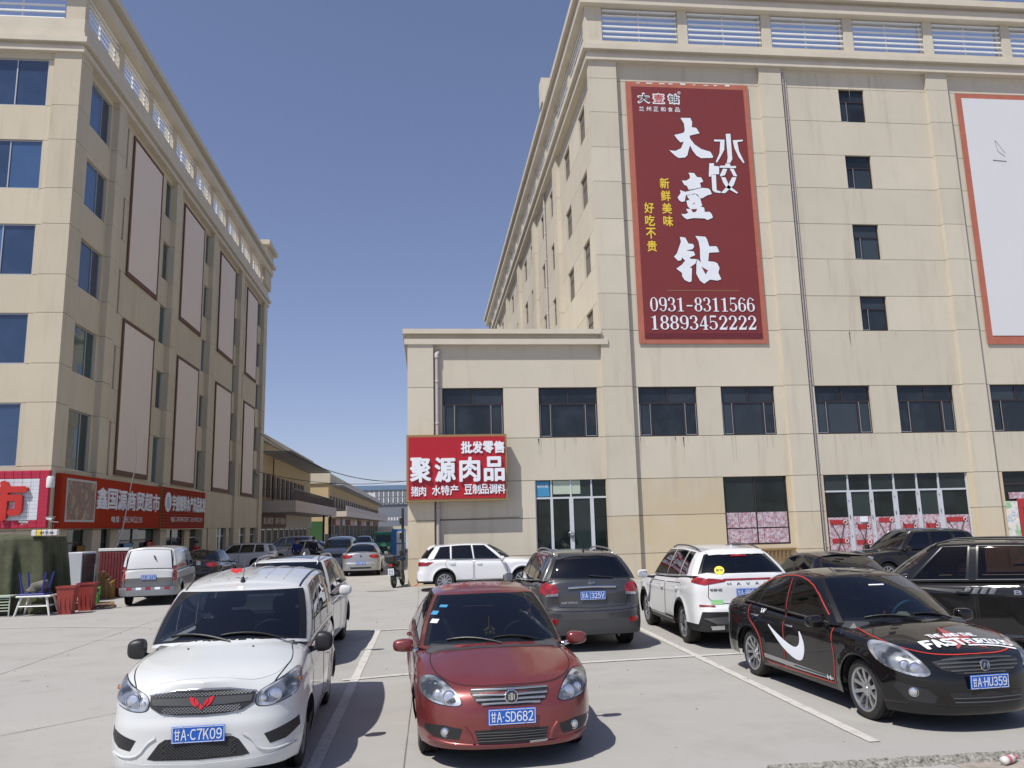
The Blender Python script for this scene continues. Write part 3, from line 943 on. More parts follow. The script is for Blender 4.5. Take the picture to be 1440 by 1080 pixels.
# ================================================================== DUMPLING BANNER
BN = empty('wall_banner', (11.3, 30.86, 9.28), 0, 'tall dark red banner with big white characters and two phone numbers', 'banner')
def bx(name, x0, x1, z0, z1, d0, d1, mat, par=BN, o=(11.3, 30.86, 9.28)):
    mb = MB(); mb.box(x0 - o[0], x1 - o[0], -d1, -d0, z0 - o[2], z1 - o[2]); return mb.obj(name, mat, par)
bx('banner_border', 8.62, 14.08, 9.28, 20.88, 0, .03, 'poster_border')
bx('banner_sheet', 8.86, 13.85, 9.50, 20.64, .031, .05, 'poster_red')
bx('banner_foot', 8.86, 13.85, 9.50, 9.72, .0505, .054, 'poster_dark')
put = on_front(-11.3, -.056, -9.28)
def polymesh(name, polys, mat, parent, put_, z=.004, holes=()):
    mb = MB()
    for P_ in polys:
        c = delaunay_2d_cdt([Vector(p) for p in P_], [(i, (i + 1) % len(P_)) for i in range(len(P_))], [], 1, 1e-5)
        for f in c[2]:
            if len(f) >= 3: mb.add([put_(c[0][i][0], c[0][i][1], z) for i in f], [tuple(range(len(f)))])
    return mb.obj(name, mat, parent, fix=False)
def grow(P_, k):
    """a slightly larger copy for the dark outline"""
    out = []
    n = len(P_)
    ar = sum(P_[i][0] * P_[(i + 1) % n][1] - P_[(i + 1) % n][0] * P_[i][1] for i in range(n))
    s = -1 if ar > 0 else 1
    for i in range(n):
        a, b, c = Vector(P_[i - 1]), Vector(P_[i]), Vector(P_[(i + 1) % n])
        n1 = (b - a).normalized(); n2 = (c - b).normalized()
        t = (n1 + n2)
        t = t.normalized() if t.length > .1 else n1
        q = b + Vector((-t.y, t.x)) * s * k
        out.append((q.x, q.y))
    return out
brush = [DA, YI1, YI2, YI3, ZUAN1, ZUAN2]
for q_ in brush + shui + jiao: polymesh('character_outline', [grow(q_, .028)], 'letter_dark', BN, put, .002)
for nm, grp in (('character', [DA]), ('character', [YI1, YI2, YI3]), ('character', [ZUAN1, ZUAN2])):
    polymesh(nm, grp, 'letter_white', BN, put, .006)
polymesh('character', shui, 'letter_white', BN, put, .006)
polymesh('character', jiao, 'letter_white', BN, put, .006)
polymesh('character_eye', [HOLE, YH1, YH2], 'poster_red', BN, put, .009)
mb = MB()
for i, ch in enumerate('新鲜美味'): write(mb, ch, 9.87 + .02 * i, 15.99 - .56 * i, .40, .46, .004, put, bold=.012)
for i, ch in enumerate('好吃不贵'): write(mb, ch, 9.14 + .01 * i, 14.88 - .56 * i, .40, .46, .004, put, bold=.012)
mb.obj('lettering', 'letter_yellow', BN, fix=False)
# phone numbers in a heavy modern serif: drawn as strokes
def seg_digit(mb, ch, x, z, w_, h, put_, d):
    th = w_ * .26; tn = w_ * .11
    cnt = [d]
    def nd():
        cnt[0] += .0006; return cnt[0]
    def arc(cx, cz, rx, rz, a0, a1, t0, t1, n=16):
        v = []; d = nd()
        for i in range(n + 1):
            a = R(a0 + (a1 - a0) * i / n)
            k = abs(math.cos(a)); t = tn + (th - tn) * k ** 1.5
            v.append(put_(cx + (rx) * math.cos(a), cz + (rz) * math.sin(a), d))
            v.append(put_(cx + (rx - t) * math.cos(a), cz + (rz - tn * .9) * math.sin(a), d))
        mb.add(v, [(2 * i, 2 * i + 1, 2 * i + 3, 2 * i + 2) for i in range(n)])
    def dot(r_, px, pz):
        d = nd(); q = [put_(px + r_ * math.cos(a), pz + r_ * .8 * math.sin(a), d) for a in [i * .6283 for i in range(10)]]
        mb.add(q, [tuple(range(10))])
    def poly(P_):
        d = nd()
        mb.add([put_(x + p[0] * w_, z + p[1] * h, d) for p in P_], [tuple(range(len(P_)))])
    cx = x + w_ / 2
    if ch == '0': arc(cx, z + h / 2, w_ / 2, h / 2, 0, 360, 0, 0, 28)
    if ch == '1':
        poly([(.36, .05), (.64, .05), (.64, .98), (.50, .98), (.36, .90)]); poly([(.15, 0), (.85, 0), (.85, .05), (.15, .05)]); poly([(.10, .84), (.36, .84), (.36, .90), (.10, .88)])
    if ch == '-': poly([(.12, .36), (.88, .36), (.88, .45), (.12, .45)])
    if ch == '8':
        arc(cx, z + h * .745, w_ * .45, h * .255, 0, 360, 0, 0, 24); arc(cx, z + h * .265, w_ * .5, h * .265, 0, 360, 0, 0, 24)
    if ch == '3':
        arc(cx - w_ * .06, z + h * .745, w_ * .47, h * .255, -90, 155, 0, 0, 18); arc(cx - w_ * .06, z + h * .265, w_ * .54, h * .265, -155, 90, 0, 0, 18)
        dot(w_ * .13, x + w_ * .17, z + h * .80); dot(w_ * .13, x + w_ * .14, z + h * .17)
    if ch in '96':
        s_ = 1 if ch == '9' else -1
        c1 = z + h * (.69 if ch == '9' else .31)
        arc(cx, c1, w_ / 2, h * .31, 0, 360, 0, 0, 24)
        if ch == '9': arc(cx, z + h * .5, w_ * .5, h * .5, -118, 12, 0, 0, 16)
        else: arc(cx, z + h * .5, w_ * .5, h * .5, 62, 192, 0, 0, 16)
        dot(w_ * .13, x + w_ * (.2 if ch == '9' else .8), z + h * (.15 if ch == '9' else .85))
    if ch == '5':
        arc(cx - w_ * .05, z + h * .31, w_ * .53, h * .31, -155, 125, 0, 0, 18)
        poly([(.12, .88), (.86, .88), (.80, 1), (.12, 1)]); poly([(.12, .44), (.20, .52), (.20, .9), (.12, .9)])
        dot(w_ * .12, x + w_ * .13, z + h * .17)
    if ch == '2':
        arc(cx, z + h * .70, w_ * .48, h * .30, -25, 170, 0, 0, 18)
        poly([(.70, .60), (.96, .62), (.36, .14), (.06, .08)]); poly([(.04, 0), (.88, 0), (.97, .26), (.90, .26), (.80, .15), (.06, .15)])
        dot(w_ * .12, x + w_ * .18, z + h * .74)
    if ch == '4':
        poly([(.56, .05), (.82, .05), (.82, 1), (.72, 1), (.56, .8)]); poly([(.40, 0), (.96, 0), (.96, .05), (.40, .05)])
        poly([(.02, .24), (.98, .24), (.98, .32), (.02, .32)]); poly([(.02, .30), (.12, .30), (.66, .90), (.62, 1)])
def numbers(mb, text, x, z, w_, h, put_, d=.004):
    n = len(text); cw = w_ / n
    for i, ch in enumerate(text): seg_digit(mb, ch, x + i * cw + cw * .05, z, cw * .88, h, put_, d)
mb = MB()
numbers(mb, '0931-8311566', 9.13, 10.63, 4.50, .60, put)
numbers(mb, '18893452222', 9.10, 9.86, 4.55, .60, put)
mb.obj('phone_number', 'letter_white', BN, fix=False)
mb = MB(); numbers(mb, '0931-8311566', 9.16, 10.60, 4.50, .60, put, .001); numbers(mb, '18893452222', 9.13, 9.83, 4.55, .60, put, .001); mb.obj('phone_number_shadow', 'poster_dark', BN, fix=False)
bx('gold_line', 9.9, 13.0, 11.515, 11.54, .051, .056, 'gold_trim')
mb = MB(); write(mb, '兰州正和食品', 9.15, 19.50, 1.80, .21, .004, put, bold=.008, gap=.5); write(mb, '大|钻'.replace('|', '壹'), 9.13, 19.88, 1.82, .44, .002, put, bold=.04, gap=.35)
mb.obj('lettering', 'letter_white', BN, fix=False)
mb = MB(); write(mb, '大', 9.16, 19.92, .46, .36, .006, put, bold=.012); write(mb, '钻', 10.48, 19.92, .44, .36, .006, put, bold=.005); mb.obj('lettering', 'letter_dark', BN, fix=False)
mb = MB(); write(mb, '壹', 9.83, 19.90, .42, .40, .006, put, bold=.006); mb.obj('lettering', 'letter_red', BN, fix=False)
mb = MB(); mb.lathe([(.045, 0), (.065, 0)], 16, 'y', put(10.96, 20.40, .004)); write(mb, 'R', 10.935, 20.37, .05, .06, .004, put, bold=0); mb.obj('trade_mark', 'letter_white', BN, fix=False)
# torn scraps along the top border
mb = MB()
for k in range(9):
    a = 9.0 + k * .52 + rnd.uniform(-.1, .1); mb.box(a - 11.3, a + rnd.uniform(.08, .3) - 11.3, -.036, -.03, 20.80 - 9.28, 20.80 + rnd.uniform(.02, .07) - 9.28)
mb.obj('torn_scrap', 'letter_white', BN)

BW = empty('blank_banner', (26.8, 30.86, 9.2), 0, 'blank white banner with a red border at the right edge, right of the small windows', 'banner')
def bx2(name, x0, x1, z0, z1, d0, d1, mat): return bx(name, x0, x1, z0, z1, d0, d1, mat, BW, (26.8, 30.86, 9.2))
bx2('banner_border', 23.84, 29.7, 9.25, 20.85, 0, .03, 'poster_border')
bx2('banner_sheet', 24.10, 29.5, 9.62, 20.62, .031, .05, 'blank_white')
mb = MB()
p0 = on_front(-26.8, -.055, -9.2)
mb.tube([p0(25.42, 18.62, 0), p0(25.5, 18.1, 0), p0(25.8, 17.85, 0)], .012, 5); mb.tube([p0(25.45, 18.6, 0), p0(25.85, 18.0, 0)], .01, 5)
mb.tube([p0(25.2, 17.66, 0), p0(25.85, 17.62, 0)], .018, 5)
mb.obj('tear', 'grey_bld', BW)

# ================================================================== MEAT SHOP SIGN
SG = empty('shop_sign', (1.2, 30.7, 3.1), 0, 'bright red meat shop sign with white raised characters on the low wing', 'sign')
o = (1.2, 30.7, 3.1)
bx('sign_box', -.76, 3.06, 3.10, 5.62, .0, .34, 'gold_trim', SG, o)
bx('sign_face', -.68, 2.98, 3.19, 5.53, .34, .36, 'red_sign', SG, o)
put = on_front(-1.2, -.36, -3.1)
for txt, a, b, c, d, dep, bo in (('批发零售', 1.32, 4.90, 1.63, .43, .04, .022), ('聚源肉品', -.60, 3.84, 3.52, .88, .10, .019), ('猪肉', -.58, 3.31, .55, .36, .03, .012), ('水特产', .20, 3.33, .98, .36, .03, .012), ('豆制品调料', 1.41, 3.35, 1.55, .36, .03, .012)):
    letters(txt, a, b, c, d, dep, put, 'letter_white', SG, bold=bo, gap=.26 if dep == .10 else .08)

# ================================================================== LEFT BUILDING
LB = empty('market_block', (-14, 31.6, 0), 0, 'tall beige six-storey block on the left with blank panels and a white slatted roof rail', 'building')
ZL = [0, 2.4, 4.78, 7.2, 8.72, 10.72, 12.27, 14.35, 15.85, 17.92, 19.42, 21.48, 22.3]
wz = [(4.78, 7.2), (8.72, 10.72), (12.27, 14.35), (15.85, 17.92), (19.42, 21.48)]
opL = []
# front, facing the camera
for k in range(3):
    for z0, z1 in wz: opL.append((-18.6 - 4.4 * k, -15.32 - 4.4 * k, z0, z1))
facade_rows(LB, lambda mb, a, b, z0, z1: mb.box(a + 14, b + 14, .12, .28, z0, z1), [(-26, -15.06)], ZL, opL, lambda u, z: 'stucco_left')
facade_rows(LB, lambda mb, a, b, z0, z1: mb.box(a + 14, b + 14, 0, 1.1, z0, z1), [(-15.06, -14)], ZL[:-1] + [22.0], [], lambda u, z: 'stucco_left', name='pilaster_block', gap=.009)
mb = MB(); mb.box(-12, -.4, .28, 38.5, 0, 22.3); mb.obj('core_wall', 'joint', LB)
for o_ in opL:
    if o_[1] > -20:
        window_unit(LB, lambda mb, a, b, d0, d1, z0, z1: mb.box(a + 14, b + 14, d0 + .08, d1 + .08, z0, z1), *o_, frame='frame_alu', glass='glass_blue', style='two', t=.045)
# street side
opT = []
for z0, z1 in wz:
    opT.append((33.2, 35.35, z0, z1))
cols = [(37.35, 37.55), (43.2, 44.25), (45.75, 45.95), (51.3, 52.25), (54.15, 54.3), (59.5, 60.4), (62.6, 62.75), (67.7, 68.9)]
for a, b in cols:
    for z0, z1 in wz: opT.append((a, b, z0, z1))
spans = [(32.7, 35.6), (36.5, 44.3), (45.3, 52.3), (53.3, 60.4), (61.4, 69.0)]
facade_rows(LB, lambda mb, a, b, z0, z1: mb.box(-.36, -.2, a - 31.6, b - 31.6, z0, z1), spans, ZL[2:], opT, lambda u, z: 'stucco_left')
for a, b in ((35.6, 36.5), (44.3, 45.3), (52.3, 53.3), (60.4, 61.4), (69.0, 70.3)):
    facade_rows(LB, lambda mb, c, d, z0, z1: mb.box(-.36, 0.06, c - 31.6, d - 31.6, z0, z1), [(a, b)], ZL[:-1] + [22.0], [], lambda u, z: 'stucco_left', name='pilaster_block', gap=.009)
for o_ in opT:
    if o_[1] - o_[0] < .3:
        mb = MB(); mb.box(-.40, -.37, o_[0] - 31.6, o_[1] - 31.6, o_[2], o_[3]); mb.obj('slit_window', 'brown_frame', LB)
    else:
        window_unit(LB, lambda mb, a, b, d0, d1, z0, z1: mb.box(-.2 - d1, -.2 - d0, a - 31.6, b - 31.6, z0, z1), *o_, frame='frame_alu', glass='glass_green' if o_[0] > 34 or o_[2] < 12 else 'glass_blue', style='two' if o_[0] < 36 else 'one', t=.045)
# cornices (front and street side)
def ringL(mb, o, z0, z1, wd=1.0):
    mb.box(-12, o, -o, -o + wd, z0, z1); mb.box(o - wd, o, -o + wd, 39 + o, z0, z1)
mb = MB(); ringL(mb, .12, 21.75, 21.98); ringL(mb, .03, 21.98, 22.12); ringL(mb, .24, 22.12, 22.36); ringL(mb, .08, 22.36, 22.62)
ringL(mb, .02, 22.62, 23.28, .5)
mb.obj('roof_cornice', 'roof_trim', LB)
mb = MB(); ringL(mb, .34, 24.62, 25.1, .72); ringL(mb, .18, 25.1, 25.3, .56); ringL(mb, .55, 25.3, 25.62, .93); mb.obj('roof_eave', 'roof_trim', LB)
rb = [(31.95 + 3.98 * k, 31.95 + 3.98 * k + 3.4) for k in range(9)]
for a, b in rb:
    mb = MB(); mb.box(-.5, 0, b - 31.6, b + .58 - 31.6, 23.28, 24.62); mb.obj('roof_post', 'stucco_left', LB)
rail_bays(LB, lambda mb, a, b, d0, d1, z0, z1: mb.box(-d1 + .05, -d0 + .05, a - 31.6, b - 31.6, z0, z1), rb, 23.28, 24.62, n=6, dp=.03)
mb = MB(); mb.box(-.75, 0, 0, .35, 23.28, 24.62); mb.obj('roof_post', 'stucco_left', LB)
rf = [(-14.78 - 3.6 * (k + 1) - .5 * k, -14.78 - 4.1 * k) for k in range(2)]
rail_bays(LB, lambda mb, a, b, d0, d1, z0, z1: mb.box(a + 14, b + 14, d0 - .05, d1 - .05, z0, z1), rf, 23.28, 24.62, n=5)
mb = MB(); mb.box(-5, .3, 36.4, 39.4, 25.62, 26.6); mb.box(-5, .6, 36.0, 39.8, 26.6, 27.0); mb.box(-.7, .2, 36.6, 39.2, 23.2, 25.62); mb.obj('stair_head', 'stucco_left', LB)
# ground floor of the street side
mb = MB()
mb.box(-.30, -.1, 1.1, 39, 2.42, 4.76)
mb.obj('fascia_wall', 'stucco_left', LB)
for a, b in ((32.7, 33.6), (38.0, 38.9), (49.2, 50.2), (54.3, 56.4), (59.1, 59.8), (61.6, 63.0), (65.2, 66.8)):
    mb = MB(); mb.box(-.32, -.12, a - 31.6, b - 31.6, 0, 2.41); mb.obj('wall_panel', 'stucco_left', LB)
for a, b in ((33.6, 35.5), (36.6, 38.0), (38.9, 41.2), (41.2, 44.2), (45.4, 47.3), (47.3, 49.2), (50.2, 52.2), (53.4, 54.3), (56.4, 57.7), (57.7, 59.1), (59.8, 60.3), (63.0, 65.2), (66.8, 68.9)):
    mb = MB()
    for q in ((a, a + .06, 0, 2.4), (b - .06, b, 0, 2.4), (a + .06, b - .06, 1.85, 1.91)): mb.box(-.34, -.28, q[0] - 31.6, q[1] - 31.6, q[2], q[3])
    f = mb.obj('shop_window', 'frame_brown' if a < 50 else 'frame_alu', LB)
    q = MB(); q.box(-.33, -.32, a + .06 - 31.6, b - .06 - 31.6, 0, 1.85); q.obj('pane', 'shop_glass', f)
    q = MB(); q.box(-.33, -.32, a + .06 - 31.6, b - .06 - 31.6, 1.91, 2.4); q.obj('pane', 'glass_green', f)
for a, b, m_ in ((34.9, 36.2, 'ochre_panel'), (43.2, 44.1, 'red_board'), (40.0, 41.0, 'sticker_blue')):
    mb = MB(); mb.box(-.26, -.2, a - 31.6, b - 31.6, .1, 1.75); mb.obj('door_panel', m_, LB)

# blank panels with brown frames
labs = {0: 'nearest to the street corner', 1: 'second from the street corner', 2: 'third from the street corner', 3: 'farthest from the street corner'}
for i, (a, b) in enumerate(((38.1, 42.45), (46.4, 50.75), (54.85, 59.3), (63.3, 67.3))):
    for z0, z1, up in ((14.3, 21.42, 'upper'), (4.86, 12.2, 'lower')):
        P_ = empty('blank_billboard', (-14.18, a, z0), 0, f'{up} blank pinkish billboard in a brown frame, {labs[i]}', 'billboard', 'blank billboards on the shaded side of the left block')
        t = .16
        mb = MB(); W_ = b - a; H_ = z1 - z0
        mb.box(0, .06, 0, t, 0, H_); mb.box(0, .06, W_ - t, W_, 0, H_); mb.box(0, .06, t, W_ - t, 0, t * 1.5); mb.box(0, .06, t, W_ - t, H_ - t, H_)
        mb.obj('frame', 'brown_frame', P_)
        mb = MB(); mb.box(.0, .045, t, W_ - t, t * 1.5, H_ - t); mb.obj('panel', 'blank_panel', P_)

# left signs
S1 = empty('shop_sign', (-13.98, 32.0, 2.45), 0, 'orange-red supermarket sign with a food photo, above the white delivery van', 'sign')
mb = MB(); mb.box(0, .22, 0, 11.4, 0, 2.08); mb.obj('sign_box', 'sign_orange_red', S1)
mb = MB(); mb.box(.22, .235, .06, 11.34, .06, 2.02); mb.obj('sign_face', 'sign_orange_red', S1)
mb = MB(); mb.box(.235, .26, .38, 3.15, .25, 1.92); mb.obj('photo_frame', 'sheet_metal', S1)
mb = MB(); mb.box(.26, .265, .48, 3.05, .33, 1.84); mb.obj('food_photo', 'food_photo', S1)
ps = on_side(.237, 0, 0)
letters('鑫国源商贸超市', 3.28, .82, 7.9, .86, .05, ps, 'letter_white', S1, bold=.012, gap=.12)
letters('电话:', 5.0, .26, 1.1, .26, .01, ps, 'letter_white', S1, bold=.01)
mb = MB(); write(mb, '13919452193', 6.25, .26, 2.6, .26, .01, ps, bold=.0, gap=.02); mb.obj('phone_number', 'letter_white', S1, fix=False)
S2 = empty('shop_sign', (-13.98, 43.72, 2.36), 0, 'darker red slatted seafood shop sign with a round white emblem', 'sign')
mb = MB(); mb.box(0, .20, 0, 8.25, 0, 2.28); mb.obj('sign_box', 'gold_trim', S2)
for k in range(14):
    mb = MB(); z = .05 + k * .156; mb.bev(.20, .225, .05, 8.2, z, z + .148, .008); mb.obj('slat', 'sign_red2', S2)
ps = on_side(.226, 0, 0)
mb = MB(); mb.lathe([(0, .03), (.52, .03), (.52, 0)], 28, 'x', (.226, .95, 1.45)); mb.obj('emblem', 'letter_white', S2)
mb = MB(); write(mb, '鱼', .68, 1.15, .55, .6, .002, on_side(.258, 0, 0), bold=0); mb.obj('emblem_mark', 'sticker_blue', S2, fix=False)
letters('宇盛鲲鲜水产冻品批发', 1.62, 1.02, 6.5, .82, .04, ps, 'letter_white', S2, bold=.02, gap=.08)
letters('电话', 1.6, .42, .6, .26, .01, ps, 'letter_white', S2)
mb = MB(); write(mb, '13893665297 13919452193', 2.3, .44, 5.4, .24, .006, ps, bold=.0, gap=.02); mb.obj('phone_number', 'letter_white', S2, fix=False)
# sign facing the camera, cut by the frame: only the last character shows
S3 = empty('shop_sign', (-13.98, 31.58, 2.48), 0, 'crimson tiled sign with one huge red character, cut by the left edge', 'sign')
mb = MB(); mb.box(-7.5, .03, -.14, 0, 0, 2.12); mb.obj('sign_box', 'sign_crimson', S3)
for r_ in range(15):
    for (a, b) in ((-.31, .02),):
        mb = MB(); z = .02 + r_ * .14; mb.bev(a, b, -.165, -.14, z, z + .132, .006); mb.obj('tile', 'sign_crimson', S3)
for r_ in range(2):
    for k in range(10):
        for z in ((.02, .16) if r_ == 0 else (1.83, 1.97)):
            mb = MB(); a = -.31 - .31 * (k + 1); mb.bev(a, a + .30, -.165, -.14, z, z + .132, .006); mb.obj('tile', 'sign_crimson', S3)
for r_ in range(11):
    for k in range(5):
        mb = MB(); a = -.31 - .30 * (k + 1); z = .30 + r_ * .138; mb.bev(a, a + .294, -.160, -.14, z, z + .132, .006); mb.obj('tile', 'white_tile', S3)
mb = MB(); write(mb, '市', -2.15, .36, 1.42, 1.34, .14, on_front(0, -.165, 0), bold=.022); mb.obj('character', 'letter_red', S3, fix=False)

# ================================================================== MARKET HALLS ALONG THE STREET
MK = empty('market_hall', (-14.5, 72, 0), 0, 'two-storey ochre market hall with a balcony canopy, just past the left block', 'building')
x0, y0 = -14.5, 72
mb = MB(); mb.box(-12, -.2, .3, 32, 0, 10.1); mb.obj('wall', 'market_wall', MK)
mb = MB(); mb.box(-12, .1, 0, 32.3, 10.1, 10.7); mb.obj('parapet', 'stucco_left', MK)
mb = MB(); mb.box(-4, 3.1, 0, 32, 3.72, 4.72); mb.obj('canopy', 'canopy', MK)
mb = MB(); mb.box(-.19, .02, .35, 32, 2.35, 3.7); mb.obj('fascia', 'stucco_left', MK)
for k in range(10):
    a = 1.2 + k * 2.6
    mb = MB(); mb.box(-.22, -.1, a, a + 1.5, 5.2, 7.3); f = mb.obj('window', 'brown_frame', MK)
    q = MB(); q.box(-.1, -.09, a + .08, a + 1.42, 5.28, 7.22); q.obj('pane', 'far_window', f)
for k in range(9):
    a = 1.0 + k * 3.2
    mb = MB(); mb.box(-.22, -.12, a, a + 2.2, 0, 2.3); f = mb.obj('shop_window', 'frame_alu', MK)
    q = MB(); q.box(-.12, -.11, a + .1, a + 1.05, .05, 2.2); q.obj('pane', 'far_window', f)
    q = MB(); q.box(-.12, -.11, a + 1.15, a + 2.1, .05, 2.2); q.obj('pane', 'far_window', f)
# balcony railing
mb = MB()
for k in range(90):
    mb.box(2.86, 2.9, .2 + k * .35, .23 + k * .35, 4.72, 5.72)
for k in range(9): mb.box(-.1 + k * .35, -.07 + k * .35, .18, .22, 4.72, 5.72)
mb.box(2.85, 2.91, .15, 31.8, 5.7, 5.76); mb.box(-.2, 2.9, .16, .22, 5.7, 5.76)
tag(mb.obj('balcony_railing', 'rail_metal', MK), kind='stuff')
mb = MB(); mb.box(2.6, 2.84, 1.5, 31.5, 4.72, 5.45); mb.obj('balcony_wall', 'brown_frame', MK)
# metal sun roof above the windows
for k in range(12):
    mb = MB(); a = 1 + k * 2.5
    mb.box(-.2, 2.5, a, a + .06, 9.0, 9.08); mb.obj('awning_beam', 'sheet_metal', MK)
mb = MB(); mb.box(-.2, 2.6, .5, 31, 9.09, 9.12); mb.obj('awning', 'sheet_metal', MK)
for k in range(2):
    mb = MB(); mb.box(2.4, 2.62, 24 + k * 6.5, 24.3 + k * 6.5, 0, 3.72); mb.obj('column', 'dark_metal', MK)
mb = MB(); mb.tube([(.1, 5.5, 4.7), (.1, 5.5, 8.9)], .06, 6); mb.obj('pole', 'dark_metal', MK)
S4 = empty('shop_sign', (-14.44, 72.6, 2.4), 0, 'grey-brown shop sign with pale characters under the first canopy', 'sign')
mb = MB(); mb.box(0, .12, 0, 12, 0, 1.25); mb.obj('sign_box', 'brown_frame', S4)
letters('放心肉批发', .5, .35, 4.6, .6, .02, on_side(.12, 0, 0), 'blank_panel', S4, bold=.01)
letters('调料干货副食', 6.0, .35, 5.4, .6, .02, on_side(.12, 0, 0), 'blank_panel', S4, bold=.01)

MK2 = empty('market_hall', (-14.0, 117, 0), 0, 'long low ochre market hall with a row of tiny windows, farther up the street', 'building')
mb = MB(); mb.box(-12, 0, 0, 120, 0, 8.6); mb.obj('wall', 'market_wall', MK2)
mb = MB(); mb.box(-12, .25, -.25, 120, 8.6, 10.0); mb.obj('parapet', 'stucco_left', MK2)
mb = MB(); mb.box(-3, 2.6, 0, 125, 3.85, 4.6); mb.obj('canopy', 'canopy_far', MK2)
mb = MB(); mb.box(0, 1.9, .5, 118, 8.35, 8.5); mb.obj('awning', 'sheet_metal', MK2)
for k in range(30):
    mb = MB(); mb.box(0, .05, 2 + k * 3.9, 3.9 + k * 3.9, 5.4, 6.9); mb.obj('window', 'far_window', MK2)
mb = MB(); mb.box(2.45, 2.52, .5, 124, 4.6, 5.4); mb.obj('balcony_railing', 'canopy', MK2)
for k in range(4):
    mb = MB(); mb.box(1.6, 1.8, 2 + k * 28, 2.3 + k * 28, 0, 3.85); mb.obj('column', 'rail_metal', MK2)
for k in range(14):
    mb = MB(); mb.box(0, .06, 1 + k * 8, 7 + k * 8, 0, 2.6); mb.obj('shop_window', 'far_window', MK2)
    mb = MB(); mb.box(0, .12, .6 + k * 8, 7.4 + k * 8, 2.7, 3.6); mb.obj('shop_sign_board', ('brown_frame', 'red_board', 'sheet_metal')[k % 3], MK2)
# passage between the halls
mb = MB(); mb.box(-9, 0, 0, .4, 0, 3.2)
pw = mb.obj('boundary_wall', 'green_wall'); pw.location = (-14, 112, 0)
tag(pw, 'green painted wall glimpsed between the two market halls', 'wall')
for i, (x, w_) in enumerate(((-13.3, 1.6), )):
    mb = MB(); mb.box(0, w_, 0, .1, 0, 1.5); q = mb.obj('notice_board', 'sheet_metal'); q.location = (x, 108, 0)
    tag(q, 'pale board leaning by the passage between the market halls', 'board')
# far buildings that close the street
FB = empty('office_building', (-15, 270, 0), 0, 'grey building with blue glass top and pillared windows closing the street', 'building')
mb = MB(); mb.box(-9, 20, 0, 20, 9.6, 14.4); mb.obj('upper_wall', 'grey_bld', FB)
mb = MB(); mb.box(-9, 20, -.3, 20, 14.4, 15.9); mb.obj('glass_attic', 'blue_glass_far', FB)
mb = MB(); mb.box(-9, 20, .4, 20, 5.6, 9.6); mb.obj('middle_wall', 'bluegrey_wall', FB)
mb = MB(); mb.box(-9, 20, -.4, 20, 0, 5.6); mb.obj('lower_wall', 'bluegrey_wall', FB)
for k in range(12):
    for z in (10.2, 12.2):
        mb = MB(); mb.box(-6.4 + k * 1.55, -5.7 + k * 1.55, -.12, 0, z, z + 1.5); mb.obj('window', 'bluegrey_wall', FB)
        mb = MB(); mb.box(-5.6 + k * 1.55, -5.25 + k * 1.55, -.25, 0, z - .1, z + 1.6); mb.obj('pier', 'blank_white', FB)
for k in range(9):
    mb = MB(); mb.box(-1.6 + k * .95, -1.05 + k * .95, -.5, -.4, 4.3, 5.3); mb.obj('window', 'blank_white', FB)
mb = MB(); mb.box(-3, 9, -8, -.5, 0, 2.4)
fw = mb.obj('low_building', 'stucco_left'); fw.location = (-13.5, 262, 0); tag(fw, 'low pale building at the very end of the street', 'building')
WB = empty('end_wing', (-15.5, 245, 0), 0, 'pale cream wall block beside the far end of the market hall', 'building')
mb = MB(); mb.box(-3.6, 0, 0, 8, 0, 12.4); mb.obj('wall', 'blank_white', WB)
# overhead cables across the street
def cable(a, b, sag, r, label):
    a = Vector(a); b = Vector(b); pts = []
    for i in range(25):
        t = i / 24; p = a.lerp(b, t); p.z -= sag * 4 * t * (1 - t); pts.append(p)
    mb = MB(); mb.tube(pts, r, 5); q = mb.obj('overhead_cable', 'dark_metal'); tag(q, label, 'cable', 'cables slung across the street')
cable((-13.9, 68.5, 10.2), (7.0, 60, 8.2), 3.4, .03, 'black cable slung from the left block over the street, sagging most')
cable((-13.9, 69, 7.0), (7.0, 62, 7.6), 1.6, .022, 'thin lower cable crossing the street in front of the market hall')
cable((-14.2, 66, 7.2), (-13.8, 80, 6.6), .5, .03, 'short cable running along the market hall wall')
mb = MB()
pp = [(-13.66, 38.2, 2.5), (-13.7, 38.6, 3.3), (-13.68, 39.0, 4.6), (-13.7, 39.6, 5.4), (-13.9, 39.8, 7.2)]
mb.tube([Vector(p) for p in pp], .025, 6); mb.tube([(-13.5, 36.4, .3), (-13.6, 37.0, 1.2), (-13.66, 38.2, 2.5)], .03, 6)
q = mb.obj('hanging_cable', 'white_plastic'); tag(q, 'pale cable hanging down in front of the orange-red supermarket sign', 'cable')
# ================================================================== VEHICLES
class Pch:
    """monotone cubic through keys (x ascending or descending)"""
    def __init__(s, keys):
        k = sorted(keys)
        s.x = np.array([a for a, b in k], float); s.y = np.array([b for a, b in k], float)
        h = np.diff(s.x); d = np.diff(s.y) / h
        m = np.zeros(len(k))
        if len(k) > 2:
            for i in range(1, len(k) - 1):
                if d[i - 1] * d[i] > 0:
                    w1 = 2 * h[i] + h[i - 1]; w2 = h[i] + 2 * h[i - 1]
                    m[i] = (w1 + w2) / (w1 / d[i - 1] + w2 / d[i])
            m[0] = d[0]; m[-1] = d[-1]
        else:
            m[:] = d[0]
        s.m = m; s.h = h
    def __call__(s, v):
        v = np.clip(np.asarray(v, float), s.x[0], s.x[-1])
        i = np.clip(np.searchsorted(s.x, v, side='right') - 1, 0, len(s.h) - 1)
        t = (v - s.x[i]) / s.h[i]; h = s.h[i]
        return (2 * t**3 - 3 * t**2 + 1) * s.y[i] + (t**3 - 2 * t**2 + t) * h * s.m[i] + (-2 * t**3 + 3 * t**2) * s.y[i + 1] + (t**3 - t**2) * h * s.m[i + 1]

